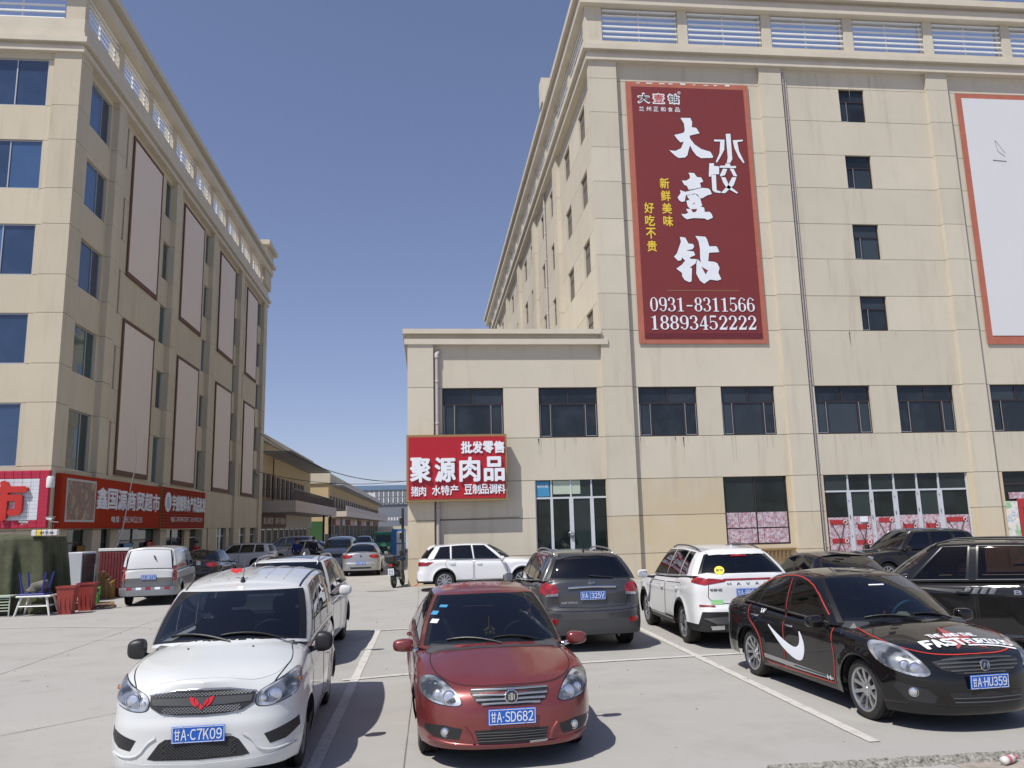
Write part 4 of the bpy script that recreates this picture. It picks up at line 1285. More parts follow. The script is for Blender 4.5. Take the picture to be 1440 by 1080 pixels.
WHEELS = {}
def wheel_mesh(r, tw, rim_r, style, spokes, mat):
    key = (r, tw, rim_r, style, spokes, mat)
    if key in WHEELS: return WHEELS[key]
    h = tw / 2
    prof = [(rim_r, -h * .86), (rim_r + .01, -h * .98), (r - .055, -h * 1.03), (r - .018, -h * .92), (r - .004, -h * .74)]
    for g in (-.45, 0, .45):
        a = g * tw * .5
        prof += [(r, a - .014 - .02), (r, a - .008), (r - .008, a - .006), (r - .008, a + .006), (r, a + .008), (r, a + .014 + .02)]
    prof += [(r - .004, h * .74), (r - .018, h * .92), (r - .055, h * 1.03), (rim_r + .01, h * .98), (rim_r, h * .86)]
    mb = MB(); mb.lathe(prof, 44, 'y')
    tyre = mb.data('tyre', angle=35); tyre.materials.append(M['rubber'])
    mb = MB()
    # outer face looks to +y
    mb.lathe([(rim_r + .006, h * .97), (rim_r - .008, h * 1.0), (rim_r - .022, h * .88), (rim_r - .03, h * .3), (rim_r - .03, -h * .8), (rim_r, -h * .86)], 40, 'y')
    R_ = rim_r - .018
    if style == 'steel':                    # plastic trim with slots
        mb.lathe([(0, h * .78), (.05, h * .80), (.07, h * .70), (R_ * .55, h * .78), (R_ * .62, h * .80)], 36, 'y')
        for k in range(spokes):
            a0 = 2 * math.pi * k / spokes; wd = 2 * math.pi / spokes * .32
            v = []
            for rr, dd, ww in ((R_ * .6, h * .80, 1.25), (R_ * .8, h * .84, 1.0), (R_ + .004, h * .92, 1.5)):
                for s_ in (-1, 1):
                    a = a0 + s_ * wd * ww
                    v.append((rr * math.cos(a), dd, rr * math.sin(a)))
            v += [(x, y - .03, z) for x, y, z in v]
            mb.add(v, [(0, 1, 3, 2), (2, 3, 5, 4), (0, 2, 8, 6), (2, 4, 10, 8), (1, 7, 9, 3), (3, 9, 11, 5)])
    else:
        mb.lathe([(0, h * .72), (.028, h * .74), (.034, h * .66), (.075, h * .62), (.082, h * .40)], 24, 'y')
        for k in range(spokes):
            a0 = 2 * math.pi * k / spokes + math.pi / 2
            offs = [(-.052, .056), (.052, .056)] if style == 'twin' else [(0, .06)]
            for of, wd in offs:
                v = []
                for rr, dd, w_, o_ in ((.055, h * .56, wd * .8, of * .45), (R_ * .55, h * .74, wd * .62, of * .8), (R_ + .006, h * .86, wd * .85, of * 1.25)):
                    for s_ in (-1, 1):
                        t = o_ + s_ * w_ / 2
                        v.append((rr * math.cos(a0) - t * math.sin(a0), dd, rr * math.sin(a0) + t * math.cos(a0)))
                v += [(x * 1.0, y - .035, z) for x, y, z in v]
                mb.add(v, [(0, 1, 3, 2), (2, 3, 5, 4), (0, 2, 8, 6), (2, 4, 10, 8), (1, 7, 9, 3), (3, 9, 11, 5)])
        for k in range(5):
            a = 2 * math.pi * k / 5 + .3
            mb.lathe([(0, h * .68), (.008, h * .67), (.01, h * .6)], 7, 'y', (.05 * math.cos(a), 0, .05 * math.sin(a)))
    rim = mb.data('rim', angle=30); rim.materials.append(M[mat])
    mb = MB(); mb.lathe([(0, h * .15), (R_ * .72, h * .15), (R_ * .72, h * .05), (R_, h * .0), (R_, -h * .5), (0, -h * .5)], 28, 'y')
    disc = mb.data('brake_disc', angle=30); disc.materials.append(M['underbody' if style == 'steel' else 'alloy_dark'])
    WHEELS[key] = (tyre, rim, disc)
    return WHEELS[key]

class Car:
    def __init__(s, name, label, x, y, heading, sp, cat='car', group=None):
        """heading: degrees, 0 = nose to +X, 90 = nose away from the camera"""
        s.sp = sp
        s.root = empty(name, (x, y, 0), R(heading), label, cat, group)
        g = sp.get
        s.L, s.W, s.H = g('L'), g('W'), g('H')
        s.hx = s.L / 2
        s.xf = s.hx - g('fo'); s.xr = s.xf - g('wb')
        s.r = g('r', .31); s.ra = g('ra', s.r + .055)
        s.front = Pch([(0, 0), (.35 * s.W / 2, .012), (.62 * s.W / 2, .06), (.82 * s.W / 2, .16), (.93 * s.W / 2, .30), (.985 * s.W / 2, .52), (s.W / 2, .85)] if not g('front') else [(a * s.W / 2, b) for a, b in g('front')])
        s.rear = Pch([(0, 0), (.4 * s.W / 2, .01), (.7 * s.W / 2, .045), (.87 * s.W / 2, .12), (.95 * s.W / 2, .24), (.99 * s.W / 2, .45), (s.W / 2, .8)] if not g('rear') else [(a * s.W / 2, b) for a, b in g('rear')])
        yy = np.linspace(0, s.W / 2, 400)
        s.fx = s.hx - s.front(yy); s.rx = -s.hx + s.rear(yy); s.yy = yy
        s.zt = Pch([(s.hx - a, b) for a, b in g('shoulder')])      # keyed by distance from the nose
        s.zc = Pch([(s.hx - a, b) for a, b in g('deck')])
        s.zs = g('sill', .2); s.zf0 = g('fbot', .2); s.zr0 = g('rbot', .25)
        s.pside = Pch(g('pside', [(.15, .06), (.24, .03), (.36, .008), (.52, 0), (.66, .004), (.80, .018), (.92, .03), (1.2, .06)]))
        s.pfront = Pch(g('pfront', [(.15, .10), (.24, .03), (.34, .0), (.48, .0), (.56, .02), (.68, .05), (.8, .14), (1.0, .3)]))
        s.prear = Pch(g('prear', [(.15, .10), (.26, .03), (.40, .0), (.56, .0), (.62, .03), (.85, .05), (1.0, .08), (1.2, .12)]))
        s.build_shell()
    # ---- outline in plan
    def yout(s, x):
        a = np.interp(-x, -s.fx, s.yy) if x > 0 else np.interp(x, s.rx, s.yy)
        return float(a)
    def deckz(s, x, y):
        Y = max(s.yout(x) - .02, .05)
        zt, zc = float(s.zt(x)), float(s.zc(x))
        zc = max(zc, zt)
        return zt + (zc - zt) * (1 - min(1, abs(y) / Y) ** s.sp.get('deckp', 2.2))
    def zbot(s, x, y, nx):
        if nx > .5: b = s.zf0
        elif nx < -.5: b = s.zr0
        else:
            b = s.zs
            if x > s.xf + s.ra: b = s.zf0 + (s.zs - s.zf0) * .0
            if x < s.xr - s.ra: b = s.zr0
        for xc in (s.xf, s.xr):
            d = abs(x - xc)
            if d < s.ra and y > s.W * .3:
                b = max(b, s.r + math.sqrt(max(0, s.ra**2 - d * d)))
        return b
    def build_shell(s):
        sp = s.sp; W2 = s.W / 2
        st = []                                     # stations: (X, Y, nx, ny)
        cut = .20
        yf = float(np.interp(cut, s.hx - s.fx, s.yy)); yr = float(np.interp(cut, s.rx + s.hx, s.yy))
        for k in range(15):
            y = yf * k / 15
            st.append((float(s.hx - s.front(y)), y))
        xs = set()
        x0, x1 = s.hx - cut, -s.hx + cut
        n = int((x0 - x1) / .055)
        for k in range(n + 1): xs.add(round(x0 + (x1 - x0) * k / n, 4))
        for xc in (s.xf, s.xr):
            xs = {x for x in xs if abs(x - xc) > s.ra + .02}
            for k in range(25):
                xs.add(round(xc + s.ra * math.cos(math.pi * k / 24), 4))
            xs.add(round(xc + s.ra + .004, 4)); xs.add(round(xc - s.ra - .004, 4))
        xs = sorted([x for x in xs if x1 <= x <= x0], reverse=True)
        for x in xs: st.append((x, s.yout(x)))
        for k in range(15, 0, -1):
            y = yr * (k - 1) / 15
            st.append((float(-s.hx + s.rear(y)), y))
        st = np.array(st)
        d = np.gradient(st, axis=0)
        d /= np.maximum(np.linalg.norm(d, axis=1, keepdims=True), 1e-9)
        # outward normal of a path that runs nose -> side -> tail at y>0
        nx, ny = -d[:, 1], d[:, 0]
        nx, ny = -nx, -ny
        ns = len(st)
        NV = 22; ND = 12
        P = np.zeros((ns, NV + ND, 3))
        clad = sp.get('clad', 0)
        for i in range(ns):
            X, Y = st[i]
            zb = s.zbot(X, Y, nx[i]); zt = float(s.zt(X))
            s.clad_row = 5
            if clad:
                zc_ = clad if abs(nx[i]) < .6 else sp.get('cladf', clad) if nx[i] > 0 else sp.get('cladr', clad)
                zc_ = max(zc_, zb + .055)
                zz = np.concatenate([np.linspace(zb, zc_, 6), np.linspace(zc_, zt, NV - 5)[1:]])
            else:
                zz = zb + (zt - zb) * np.linspace(0, 1, NV)
            wf = max(0, nx[i])**2; wr = max(0, -nx[i])**2; ws = ny[i]**2
            tot = wf + wr + ws
            off = (ws * s.pside(zz) + wf * s.pfront(zz) + wr * s.prear(zz)) / tot
            off = off + .035 * np.exp(-((zt - zz) / .03) ** 2) * ws
            # flared arches
            for xc in (s.xf, s.xr):
                rr = np.hypot(X - xc, zz - s.r)
                off = off - ws * sp.get('flare', .022) * np.exp(-((rr - s.ra) / .075) ** 2)
            # side crease
            cz = sp.get('crease')
            if cz:
                zc0 = cz[0] + (cz[1] - cz[0]) * (s.hx - X) / s.L
                off = off - ws * cz[2] * np.exp(-(np.maximum(zz - zc0, 0) / .02) ** 2) * np.exp(-(np.maximum(zc0 - zz, 0) / .11) ** 2)
            P[i, :NV, 0] = X - nx[i] * off
            P[i, :NV, 1] = np.maximum(Y - ny[i] * off, 0)
            P[i, :NV, 2] = zz
            Xt, Yt = P[i, NV - 1, 0], P[i, NV - 1, 1]
            for k in range(ND):
                t = ((k + 1) / ND) ** 1.25
                y = Yt * (1 - t)
                zc = max(float(s.zc(Xt)), zt)
                P[i, NV + k] = (Xt, y, zt + (zc - zt) * (1 - (1 - t) ** sp.get('deckp', 2.2)))
        # soften the shoulder
        wgt = np.zeros((ns, NV + ND)); 
        wgt[:, NV - 4:NV + 4] = 1; wgt[:, NV - 5] = .5; wgt[:, NV + 4] = .5
        P0 = P.copy()
        for it in range(sp.get('soft', 6)):
            Q = P.copy()
            Q[:, 1:-1] = P[:, 1:-1] * .4 + (P[:, :-2] + P[:, 2:]) * .3
            P = P * (1 - wgt[..., None]) + Q * wgt[..., None]
        # soften along the length everywhere a little (not the arches)
        for it in range(3):
            Q = P.copy()
            Q[1:-1] = P[1:-1] * .5 + (P[:-2] + P[2:]) * .25
            m = np.zeros((ns, NV + ND)); m[:, NV - 3:] = 1
            m[:16, 6:] = 1; m[-16:, 6:] = 1
            P = P * (1 - m[..., None]) + Q * m[..., None]
            P[0, :, 1] = 0; P[-1, :, 1] = 0
        P[:, -1, 1] = 0
        s.P = P; s.NV = NV; s.ns = ns
        # greenhouse
        g = sp['gh']
        s.build_house(g)
        hole = g.get('hole', True)
        quads_b, quads_c = [], []
        for i in range(ns - 1):
            for k in range(NV + ND - 1):
                q = (i * (NV + ND) + k, i * (NV + ND) + k + 1, (i + 1) * (NV + ND) + k + 1, (i + 1) * (NV + ND) + k)
                if k >= NV:
                    c = (P[i, k] + P[i + 1, k + 1]) / 2
                    if s.inside_house(c[0], c[1]): continue
                (quads_c if clad and k < s.clad_row else quads_b).append(q)
        V = P.reshape(-1, 3)
        s.allV = []
        s.allF = []
        def half(quads):
            used = sorted({i for q in quads for i in q}); mp = {o: n for n, o in enumerate(used)}
            v = [tuple(V[i]) for i in used]; n = len(v)
            f = [tuple(mp[i] for i in q) for q in quads]
            v2 = v + [(a, -b, c) for a, b, c in v]
            f2 = f + [tuple(n + i for i in reversed(q)) for q in f]
            return v2, f2
        def mk(name, quads, mat):
            v, f = half(quads)
            me = bpy.data.meshes.new(name); me.from_pydata(v, [], f)
            bm = bmesh.new(); bm.from_mesh(me)
            bmesh.ops.remove_doubles(bm, verts=bm.verts, dist=.0006)
            bmesh.ops.dissolve_degenerate(bm, edges=bm.edges, dist=.0002)
            bmesh.ops.recalc_face_normals(bm, faces=bm.faces)
            bm.to_mesh(me); bm.free()
            me.polygons.foreach_set('use_smooth', [True] * len(me.polygons))
            me.set_sharp_from_angle(angle=R(38))
            k = len(s.allV); s.allV += v; s.allF += [tuple(i + k for i in q) for q in f]
            return link_mesh(name, me, mat, s.root)
        s.body = mk('body', quads_b, sp['paint'])
        if clad: s.clad = mk('cladding', quads_c, sp.get('cladmat', 'black_plastic'))
        s.house_meshes()
        s.bvh = BVHTree.FromPolygons(s.allV, s.allF, all_triangles=False)
        # dark underside and arch liners
        mb = MB()
        w_ = W2 - .24
        mb.box(-s.hx + .25, s.hx - .25, -w_, w_, s.zs - .02, s.zs + .28)
        mb.box(s.xr + s.ra + .06, s.xf - s.ra - .06, -W2 + .09, W2 - .09, s.zs + .01, s.zs + .25)
        mb.box(s.xf + .1, s.hx - .22, -W2 * .75, W2 * .75, s.zf0 + .02, s.zf0 + .2)
        mb.box(-s.hx + .2, s.xr - .1, -W2 * .8, W2 * .8, s.zr0 + .02, s.zr0 + .2)
        mb.obj('underside', 'underbody', s.root)
        for xc in (s.xf, s.xr):
            for sy in (-1, 1):
                mb = MB()
                n = 16; v = []
                for k in range(n + 1):
                    a = math.pi * k / n
                    cx, cz = xc + (s.ra + .004) * math.cos(a), s.r + (s.ra + .004) * math.sin(a)
                    yo = s.yout(cx) - float(s.pside(cz)) - .012
                    v += [(cx, sy * yo, cz), (cx, sy * (W2 - .30), cz)]
                v += [(xc, sy * (W2 - .30), s.r)]
                mb.add(v, [(2 * i, 2 * i + 1, 2 * i + 3, 2 * i + 2) for i in range(n)] + [(2 * i + 1, 2 * i + 3, 2 * n + 2) for i in range(n)])
                mb.obj('wheel_arch', 'underbody', s.root)
        if sp.get('wheel'):
            wd = sp['wheel']
            ty, rm, dc = wheel_mesh(s.r, wd[0], wd[1], wd[2], wd[3], wd[4])
            for xc in (s.xf, s.xr):
                for sy in (1, -1):
                    e = empty('wheel', (xc, sy * (W2 - wd[0] / 2 - sp.get('inset', .035)), s.r))
                    e.parent = s.root
                    if sy < 0: e.rotation_euler = (0, 0, math.pi)
                    e.rotation_euler.y = R(17 if xc > 0 else 40)
                    for nm, me in (('tyre', ty), ('rim', rm), ('brake_disc', dc)):
                        piece(nm, me, (0, 0, 0), e)
    # ---- greenhouse
    def build_house(s, g):
        """g: x positions measured from the nose: ws0 (glass base at centre), wsA (base at the pillar), we1 (roof front centre),
        weA (roof front at pillar), rD / rDc rear base pillar / centre, rE / rEc roof rear pillar/centre; panes: side breaks"""
        X = lambda a: s.hx - a
        NT = [0, .045, .10, .25, .45, .65, .80, .89, .945, 1.0]
        NTn = len(NT); NRf = 9
        ins = g.get('ins', .045)
        def base(x, y):
            return (x, y, s.deckz(x, y) - .006)
        yb = lambda x: s.yout(x) - .02 - ins
        yr0, yr1 = g['yr']                          # roof half width at front and rear
        xA0, xA1 = X(g['wsA']), X(g['weA']); xD0, xD1 = X(g['rD']), X(g['rE'])
        zr = Pch([(X(a), b) for a, b in g['roof']])  # roof edge height
        def yroof(x):
            t = min(1, max(0, (xA1 - x) / (xA1 - xD1)))
            return yr0 + (yr1 - yr0) * t + g.get('rbulge', .02) * 4 * t * (1 - t)
        st = []; seg = []
        nW = 10
        # windscreen: centre to pillar
        yA0, yA1 = yb(xA0) - g.get('apin', .0), yroof(xA1)
        for k in range(nW + 1):
            t = k / nW
            t0 = t * .95
            xb = X(g['ws0']) + (xA0 - X(g['ws0'])) * t0 ** 2.4
            xr_ = X(g['we0']) + (xA1 - X(g['we0'])) * t0 ** 2.4
            st.append((base(xb, yA0 * t0), (xr_, yA1 * t0, float(zr(xr_)) + g['crown'] * (1 - t0 ** 2) * .8)))
            seg.append('ws')
        # pillar corner
        pw = g.get('apw', .06)
        for k in range(1, 4):
            t = k / 3
            xb = xA0 + (X(g['ws0']) - xA0) * (1 - .95 ** 2.4) * (1 - t) - pw * t
            yb_ = yA0 * (.95 + .05 * math.sin(t * math.pi / 2))
            xr_ = xA1 + (X(g['we0']) - xA1) * (1 - .95 ** 2.4) * (1 - t) - pw * t
            yr_ = yA1 * (.95 + .05 * math.sin(t * math.pi / 2))
            if k == 3: yb_ = yb(xb); yr_ = yroof(xr_)
            st.append((base(xb, yb_), (xr_, yr_, float(zr(xr_)))))
            seg.append('pA')
        # side
        br = g['sides']                             # list of (x_base, x_roof, kind) measured from the nose
        cb, cr = xA0 - pw, xA1 - pw
        for (a, b, kind) in br:
            xb1, xr1 = X(a), X(b)
            n = max(2, int(abs(cb - xb1) / .09)) if kind[0] == 'g' else max(1, int(abs(cb - xb1) / .08))
            for k in range(1, n + 1):
                t = k / n
                xb = cb + (xb1 - cb) * t; xr_ = cr + (xr1 - cr) * t
                st.append((base(xb, yb(xb)), (xr_, yroof(xr_), float(zr(xr_)))))
                seg.append(kind)
            cb, cr = xb1, xr1
        # rear corner
        yD0, yD1 = yb(xD0), yroof(xD1)
        xD0c, xD1c = X(g['rD0']), X(g['rE0'])
        for k in range(1, 4):
            t = k / 3; f_ = math.cos(t * math.pi / 2)
            t0 = 1 - .09 * t
            xb = cb + (xD0 + (xD0c - xD0) * (1 - .91 ** 2.6) - cb) * t
            xr_ = cr + (xD1 + (xD1c - xD1) * (1 - .91 ** 2.6) - cr) * t
            st.append((base(xb, yD0 * (1 - .09 * (1 - f_))), (xr_, yD1 * (1 - .09 * (1 - f_)), float(zr(xr_)))))
            seg.append('pD')
        nR = 8
        for k in range(1, nR + 1):
            t0 = .91 * (1 - k / nR)
            xb = xD0c + (xD0 - xD0c) * t0 ** 2.6; xr_ = xD1c + (xD1 - xD1c) * t0 ** 2.6
            st.append((base(xb, yD0 * t0), (xr_, yD1 * t0, float(zr(xr_)) + g['crown'] * (1 - t0 ** 2) * .6)))
            seg.append('rw')
        n = len(st)
        B = np.array([a for a, b in st]); T = np.array([b for a, b in st])
        d = np.gradient(B[:, :2] + T[:, :2], axis=0); d /= np.maximum(np.linalg.norm(d, axis=1, keepdims=True), 1e-9)
        nrm = np.stack([d[:, 1], -d[:, 0]], 1)
        nrm = np.where((nrm[:, 1:2] < 0) & (np.abs(nrm[:, 1:2]) > .3), -nrm, nrm)
        for i in range(n):
            if seg[i] == 'ws' and nrm[i, 0] < 0: nrm[i] *= -1
            if seg[i] == 'rw' and nrm[i, 0] > 0: nrm[i] *= -1
        G = np.zeros((n, NTn + NRf, 3))
        bow_s, bow_w, bow_r = g.get('bow', (.028, .03, .03))
        for i in range(n):
            bw = bow_w if seg[i] == 'ws' else bow_r if seg[i] == 'rw' else bow_s
            for k, t in enumerate(NT):
                p = B[i] + (T[i] - B[i]) * t
                q = bw * 4 * t * (1 - t)
                G[i, k] = p
                G[i, k, 0] += nrm[i, 0] * q; G[i, k, 1] += nrm[i, 1] * q
                if seg[i] in ('ws', 'rw'): G[i, k, 2] += q * .8
            for k in range(NRf):
                t = ((k + 1) / NRf) ** 1.35
                y = T[i, 1] * (1 - t)
                Yr = max(yroof(T[i, 0]), .1)
                ze = float(zr(T[i, 0]))
                G[i, NTn + k] = (T[i, 0] * 1.0, y, max(ze, ze + g['crown'] * (1 - (y / Yr) ** 2) * (1 if seg[i] not in ('ws', 'rw') else .8)))
        # roof edge softened
        w_ = np.zeros((n, NTn + NRf)); w_[:, NTn - 1:NTn + 3] = 1; w_[:, NTn - 2] = .5
        for it in range(5):
            Q = G.copy(); Q[:, 1:-1] = G[:, 1:-1] * .4 + (G[:, :-2] + G[:, 2:]) * .3
            G = G * (1 - w_[..., None]) + Q * w_[..., None]
        G[0, :, 1] = 0; G[-1, :, 1] = 0; G[:, -1, 1] = 0
        s.G = G; s.seg = seg; s.NTn = NTn; s.B = B
    def inside_house(s, x, y):
        if not s.sp['gh'].get('hole', True): return False
        B = s.B; y = abs(y)
        i = 0
        # front limit and rear limit at this y, side limit at this x
        nW = 11
        fx = np.interp(y, B[:nW, 1], B[:nW, 0]); rr = B[::-1][:8]
        rx = np.interp(y, rr[:, 1], rr[:, 0])
        sd = B[nW:-8]
        o = np.argsort(sd[:, 0])
        ys = np.interp(x, sd[o, 0], sd[o, 1])
        return x < fx - .05 and x > rx + .05 and y < ys - .04
    def house_meshes(s):
        G, seg, NTn, sp = s.G, s.seg, s.NTn, s.sp
        n, m = G.shape[:2]
        V = G.reshape(-1, 3)
        solid, panes = [], {}
        g = sp['gh']
        k0s, k1s = g.get('rows', (1, 8))
        k0w, k1w = g.get('wrows', (1, 8))
        k0r, k1r = g.get('rrows', (1, 7))
        for i in range(n - 1):
            kind = seg[i + 1]
            for k in range(m - 1):
                q = (i * m + k, i * m + k + 1, (i + 1) * m + k + 1, (i + 1) * m + k)
                isg = (kind == 'ws' and k0w <= k < k1w) or (kind == 'rw' and k0r <= k < k1r) or (kind[0] == 'g' and k0s <= k < k1s)
                if isg: panes.setdefault(kind, []).append((i, k))
                else: solid.append(q)
        used = sorted({i for q in solid for i in q}); mp = {o: j for j, o in enumerate(used)}
        v = [tuple(V[i]) for i in used]; nn = len(v)
        f = [tuple(mp[i] for i in q) for q in solid]
        v2 = v + [(a, -b, c) for a, b, c in v]; f2 = f + [tuple(nn + i for i in reversed(q)) for q in f]
        me = bpy.data.meshes.new('cabin'); me.from_pydata(v2, [], f2)
        bm = bmesh.new(); bm.from_mesh(me); bmesh.ops.remove_doubles(bm, verts=bm.verts, dist=.0006)
        bmesh.ops.recalc_face_normals(bm, faces=bm.faces)
        # make sure it faces outwards
        top = max(bm.faces, key=lambda q: q.calc_center_median().z)
        if top.normal.z < 0: bmesh.ops.reverse_faces(bm, faces=bm.faces)
        bm.to_mesh(me); bm.free()
        me.polygons.foreach_set('use_smooth', [True] * len(me.polygons)); me.set_sharp_from_angle(angle=R(40))
        s.cabin = link_mesh('cabin', me, g.get('mat', sp['paint']), s.root)
        k = len(s.allV); s.allV += v2; s.allF += [tuple(i + k for i in q) for q in f2]
        # panes as sheets of their own, with a black border
        names = {'ws': 'windscreen', 'rw': 'rear_window'}
        for kind, cells in panes.items():
            i0 = min(a for a, b in cells); i1 = max(a for a, b in cells) + 1
            k0 = min(b for a, b in cells); k1 = max(b for a, b in cells) + 1
            A = G[i0:i1 + 1, k0:k1 + 1]
            # add to the ray shell
            for sy in (1, -1):
                base_ = len(s.allV)
                a_, b_ = A.shape[:2]
                s.allV += [(p[0], sy * p[1], p[2]) for row in A for p in row]
                for i in range(a_ - 1):
                    for k in range(b_ - 1):
                        q = (base_ + i * b_ + k, base_ + i * b_ + k + 1, base_ + (i + 1) * b_ + k + 1, base_ + (i + 1) * b_ + k)
                        s.allF.append(q if sy > 0 else q[::-1])
            if kind in ('ws', 'rw'):
                C_ = np.concatenate([A[::-1] * np.array([1, -1, 1]), A[1:]], 0) if kind == 'ws' else np.concatenate([A, (A[::-1] * np.array([1, -1, 1]))[1:]], 0)
                s.pane(names[kind], C_, g.get('glass_' + kind, g.get('glass', 'car_glass')), g.get('bw_' + kind, .045))
            else:
                for sy in (1, -1):
                    s.pane('window', A * np.array([1, sy, 1]), g.get('glass_side', g.get('glass', 'car_glass')), g.get('bw', .03), trim=g.get('trim'))
    def pane(s, name, A, mat, bw, trim=None):
        a, b = A.shape[:2]
        def samp(u, v):
            fu = u * (a - 1); fv = v * (b - 1)
            i = min(int(fu), a - 2); k = min(int(fv), b - 2); fu -= i; fv -= k
            return (A[i, k] * (1 - fu) + A[i + 1, k] * fu) * (1 - fv) + (A[i, k + 1] * (1 - fu) + A[i + 1, k + 1] * fu) * fv
        lu = sum(np.linalg.norm(A[i + 1, b // 2] - A[i, b // 2]) for i in range(a - 1)); lv = sum(np.linalg.norm(A[a // 2, k + 1] - A[a // 2, k]) for k in range(b - 1))
        nu = max(6, int(lu / .07)); nv = 8
        eu = min(.3, bw / max(lu, .05)); ev = min(.3, bw / max(lv, .05))
        us = [0] + list(np.linspace(eu, 1 - eu, nu)) + [1]; vs_ = [0] + list(np.linspace(ev, 1 - ev, nv)) + [1]
        # parameters bent so that corners are rounded
        V = []
        for u in us:
            for v in vs_:
                V.append(samp(u, v))
        V = np.array(V).reshape(len(us), len(vs_), 3)
        def normal(i, k):
            i0, i1 = max(i - 1, 0), min(i + 1, len(us) - 1); k0, k1 = max(k - 1, 0), min(k + 1, len(vs_) - 1)
            q = np.cross(V[i1, k] - V[i0, k], V[i, k1] - V[i, k0]); l = np.linalg.norm(q)
            q = q / max(l, 1e-9)
            c = V[i, k] - np.array([V[i, k][0] * .6, 0, .5])
            return q if np.dot(q, c) > 0 else -q
        verts = []; 
        for i in range(len(us)):
            for k in range(len(vs_)):
                verts.append(tuple(V[i, k] + normal(i, k) * .003))
        gl, fr = [], []
        nb = len(vs_)
        for i in range(len(us) - 1):
            for k in range(nb - 1):
                q = (i * nb + k, i * nb + k + 1, (i + 1) * nb + k + 1, (i + 1) * nb + k)
                (fr if i in (0, len(us) - 2) or k in (0, nb - 2) else gl).append(q)
        me = bpy.data.meshes.new(name); me.from_pydata(verts, [], gl + fr)
        me.polygons.foreach_set('material_index', [0] * len(gl) + [1] * len(fr))
        me.polygons.foreach_set('use_smooth', [True] * (len(gl) + len(fr)))
        bm = bmesh.new(); bm.from_mesh(me); bmesh.ops.recalc_face_normals(bm, faces=bm.faces)
        fc = max(bm.faces, key=lambda q: q.calc_area()); cc = fc.calc_center_median()
        if fc.normal.dot(cc - Vector((cc.x * .55, 0, .7))) < 0: bmesh.ops.reverse_faces(bm, faces=bm.faces)
        bm.to_mesh(me); bm.free()
        o = link_mesh(name, me, [mat, 'seal'], s.root)
        if trim:
            pts = [tuple(V[i, 0] + normal(i, 0) * .006) for i in range(len(us))]
            mb = MB(); mb.tube(pts, .009, 5); mb.obj('window_trim', trim, o)
        return o
    # ---- things laid on the surface
    def hit(s, az, u, z, z_hi=None, el=0):
        a = R(az)
        d = Vector((math.cos(a), math.sin(a), 0)); t = Vector((-math.sin(a), math.cos(a), 0))
        o = t * u + d * 6 + Vector((0, 0, z))
        h = s.bvh.ray_cast(o, -d)
        if h[0] is None: return None
        n = h[1]
        if n.dot(d) < 0: n = -n
        return h[0], n
    def hit_top(s, x, y):
        h = s.bvh.ray_cast(Vector((x, y, 5)), Vector((0, 0, -1)))
        if h[0] is None: return None
        n = h[1]
        if n.z < 0: n = -n
        return h[0], n
    def p3(s, p):
        """('f',y,z) nose, ('r',y,z) tail, ('s',x,z) left side (distance from the nose), ('m',x,z) right side, ('t',x,y) from above"""
        k, a, b = p
        if k == 'f': return s.hit(0, a, b)
        if k == 'r': return s.hit(180, -a, b)
        if k == 's': return s.hit(90, -(s.hx - a), b)
        if k == 'm': return s.hit(-90, (s.hx - a), b)
        if k == 't': return s.hit_top(s.hx - a, b)
    def patch(s, name, pts, mat, az=0, off=.004, res=.04, skirt=.012, parent=None, smooth_in=0, mirror=False, label=None, depth_in=None, flat=False, grow=0, cut=9):
        """closed outline (surface points) filled with a sheet that follows the body, seen along az ('t' = from above)"""
        outs = []
        for sy in ((1, -1) if mirror else (1,)):
            if az == 't':
                to2 = lambda q: (q.x, q.y)
                cast = lambda u, v: s.hit_top(u, v)
            else:
                A_ = az * sy
                a = R(A_); t = Vector((-math.sin(a), math.cos(a), 0))
                to2 = lambda q, t=t: (q.dot(t), q.z)
                cast = lambda u, v, A_=A_: s.hit(A_, u, v)
            P2 = []
            for p in pts:
                if p[0] == '2': q2 = (p[1] * sy, p[2])
                else:
                    h = s.p3(p)
                    if h is None: continue
                    q = h[0].copy(); q.y *= sy
                    q2 = to2(q)
                P2.append(Vector(q2))
            for it in range(smooth_in):
                N_ = []
                for i in range(len(P2)):
                    a_, b_ = P2[i], P2[(i + 1) % len(P2)]
                    f_ = min(.25, cut / max((b_ - a_).length, .001))
                    N_ += [a_.lerp(b_, f_), a_.lerp(b_, 1 - f_)]
                P2 = N_
            if grow:
                cc_ = sum(P2, Vector((0, 0))) / len(P2)
                P2 = [q + (q - cc_).normalized() * grow for q in P2] if grow > 0 else [cc_ + (q - cc_) * (1 + grow) for q in P2]
            # densify the outline
            D = []
            for i in range(len(P2)):
                a_, b_ = P2[i], P2[(i + 1) % len(P2)]
                n = max(1, int((b_ - a_).length / res))
                for k in range(n): D.append(a_.lerp(b_, k / n))
            nb = len(D)
            xs = [p.x for p in D]; ys = [p.y for p in D]
            pin = []
            def inside(x, y):
                c = False
                for i in range(nb):
                    a_, b_ = D[i], D[i - 1]
                    if (a_.y > y) != (b_.y > y) and x < (b_.x - a_.x) * (y - a_.y) / (b_.y - a_.y) + a_.x: c = not c
                return c
            x = min(xs) + res * .5
            while x < max(xs):
                y = min(ys) + res * .5
                while y < max(ys):
                    if inside(x, y): pin.append(Vector((x, y)))
                    y += res
                x += res
            r = delaunay_2d_cdt(D + pin, [(i, (i + 1) % nb) for i in range(nb)], [], 1, 1e-6)
            V, F = r[0], [f for f in r[2] if len(f) >= 3]
            pos, nr = [], []
            for q in V:
                h = cast(q.x, q.y)
                if h is None: pos.append(None); nr.append(None)
                else: pos.append(h[0]); nr.append(h[1])
            good = [p for p in pos if p is not None]
            if not good: continue
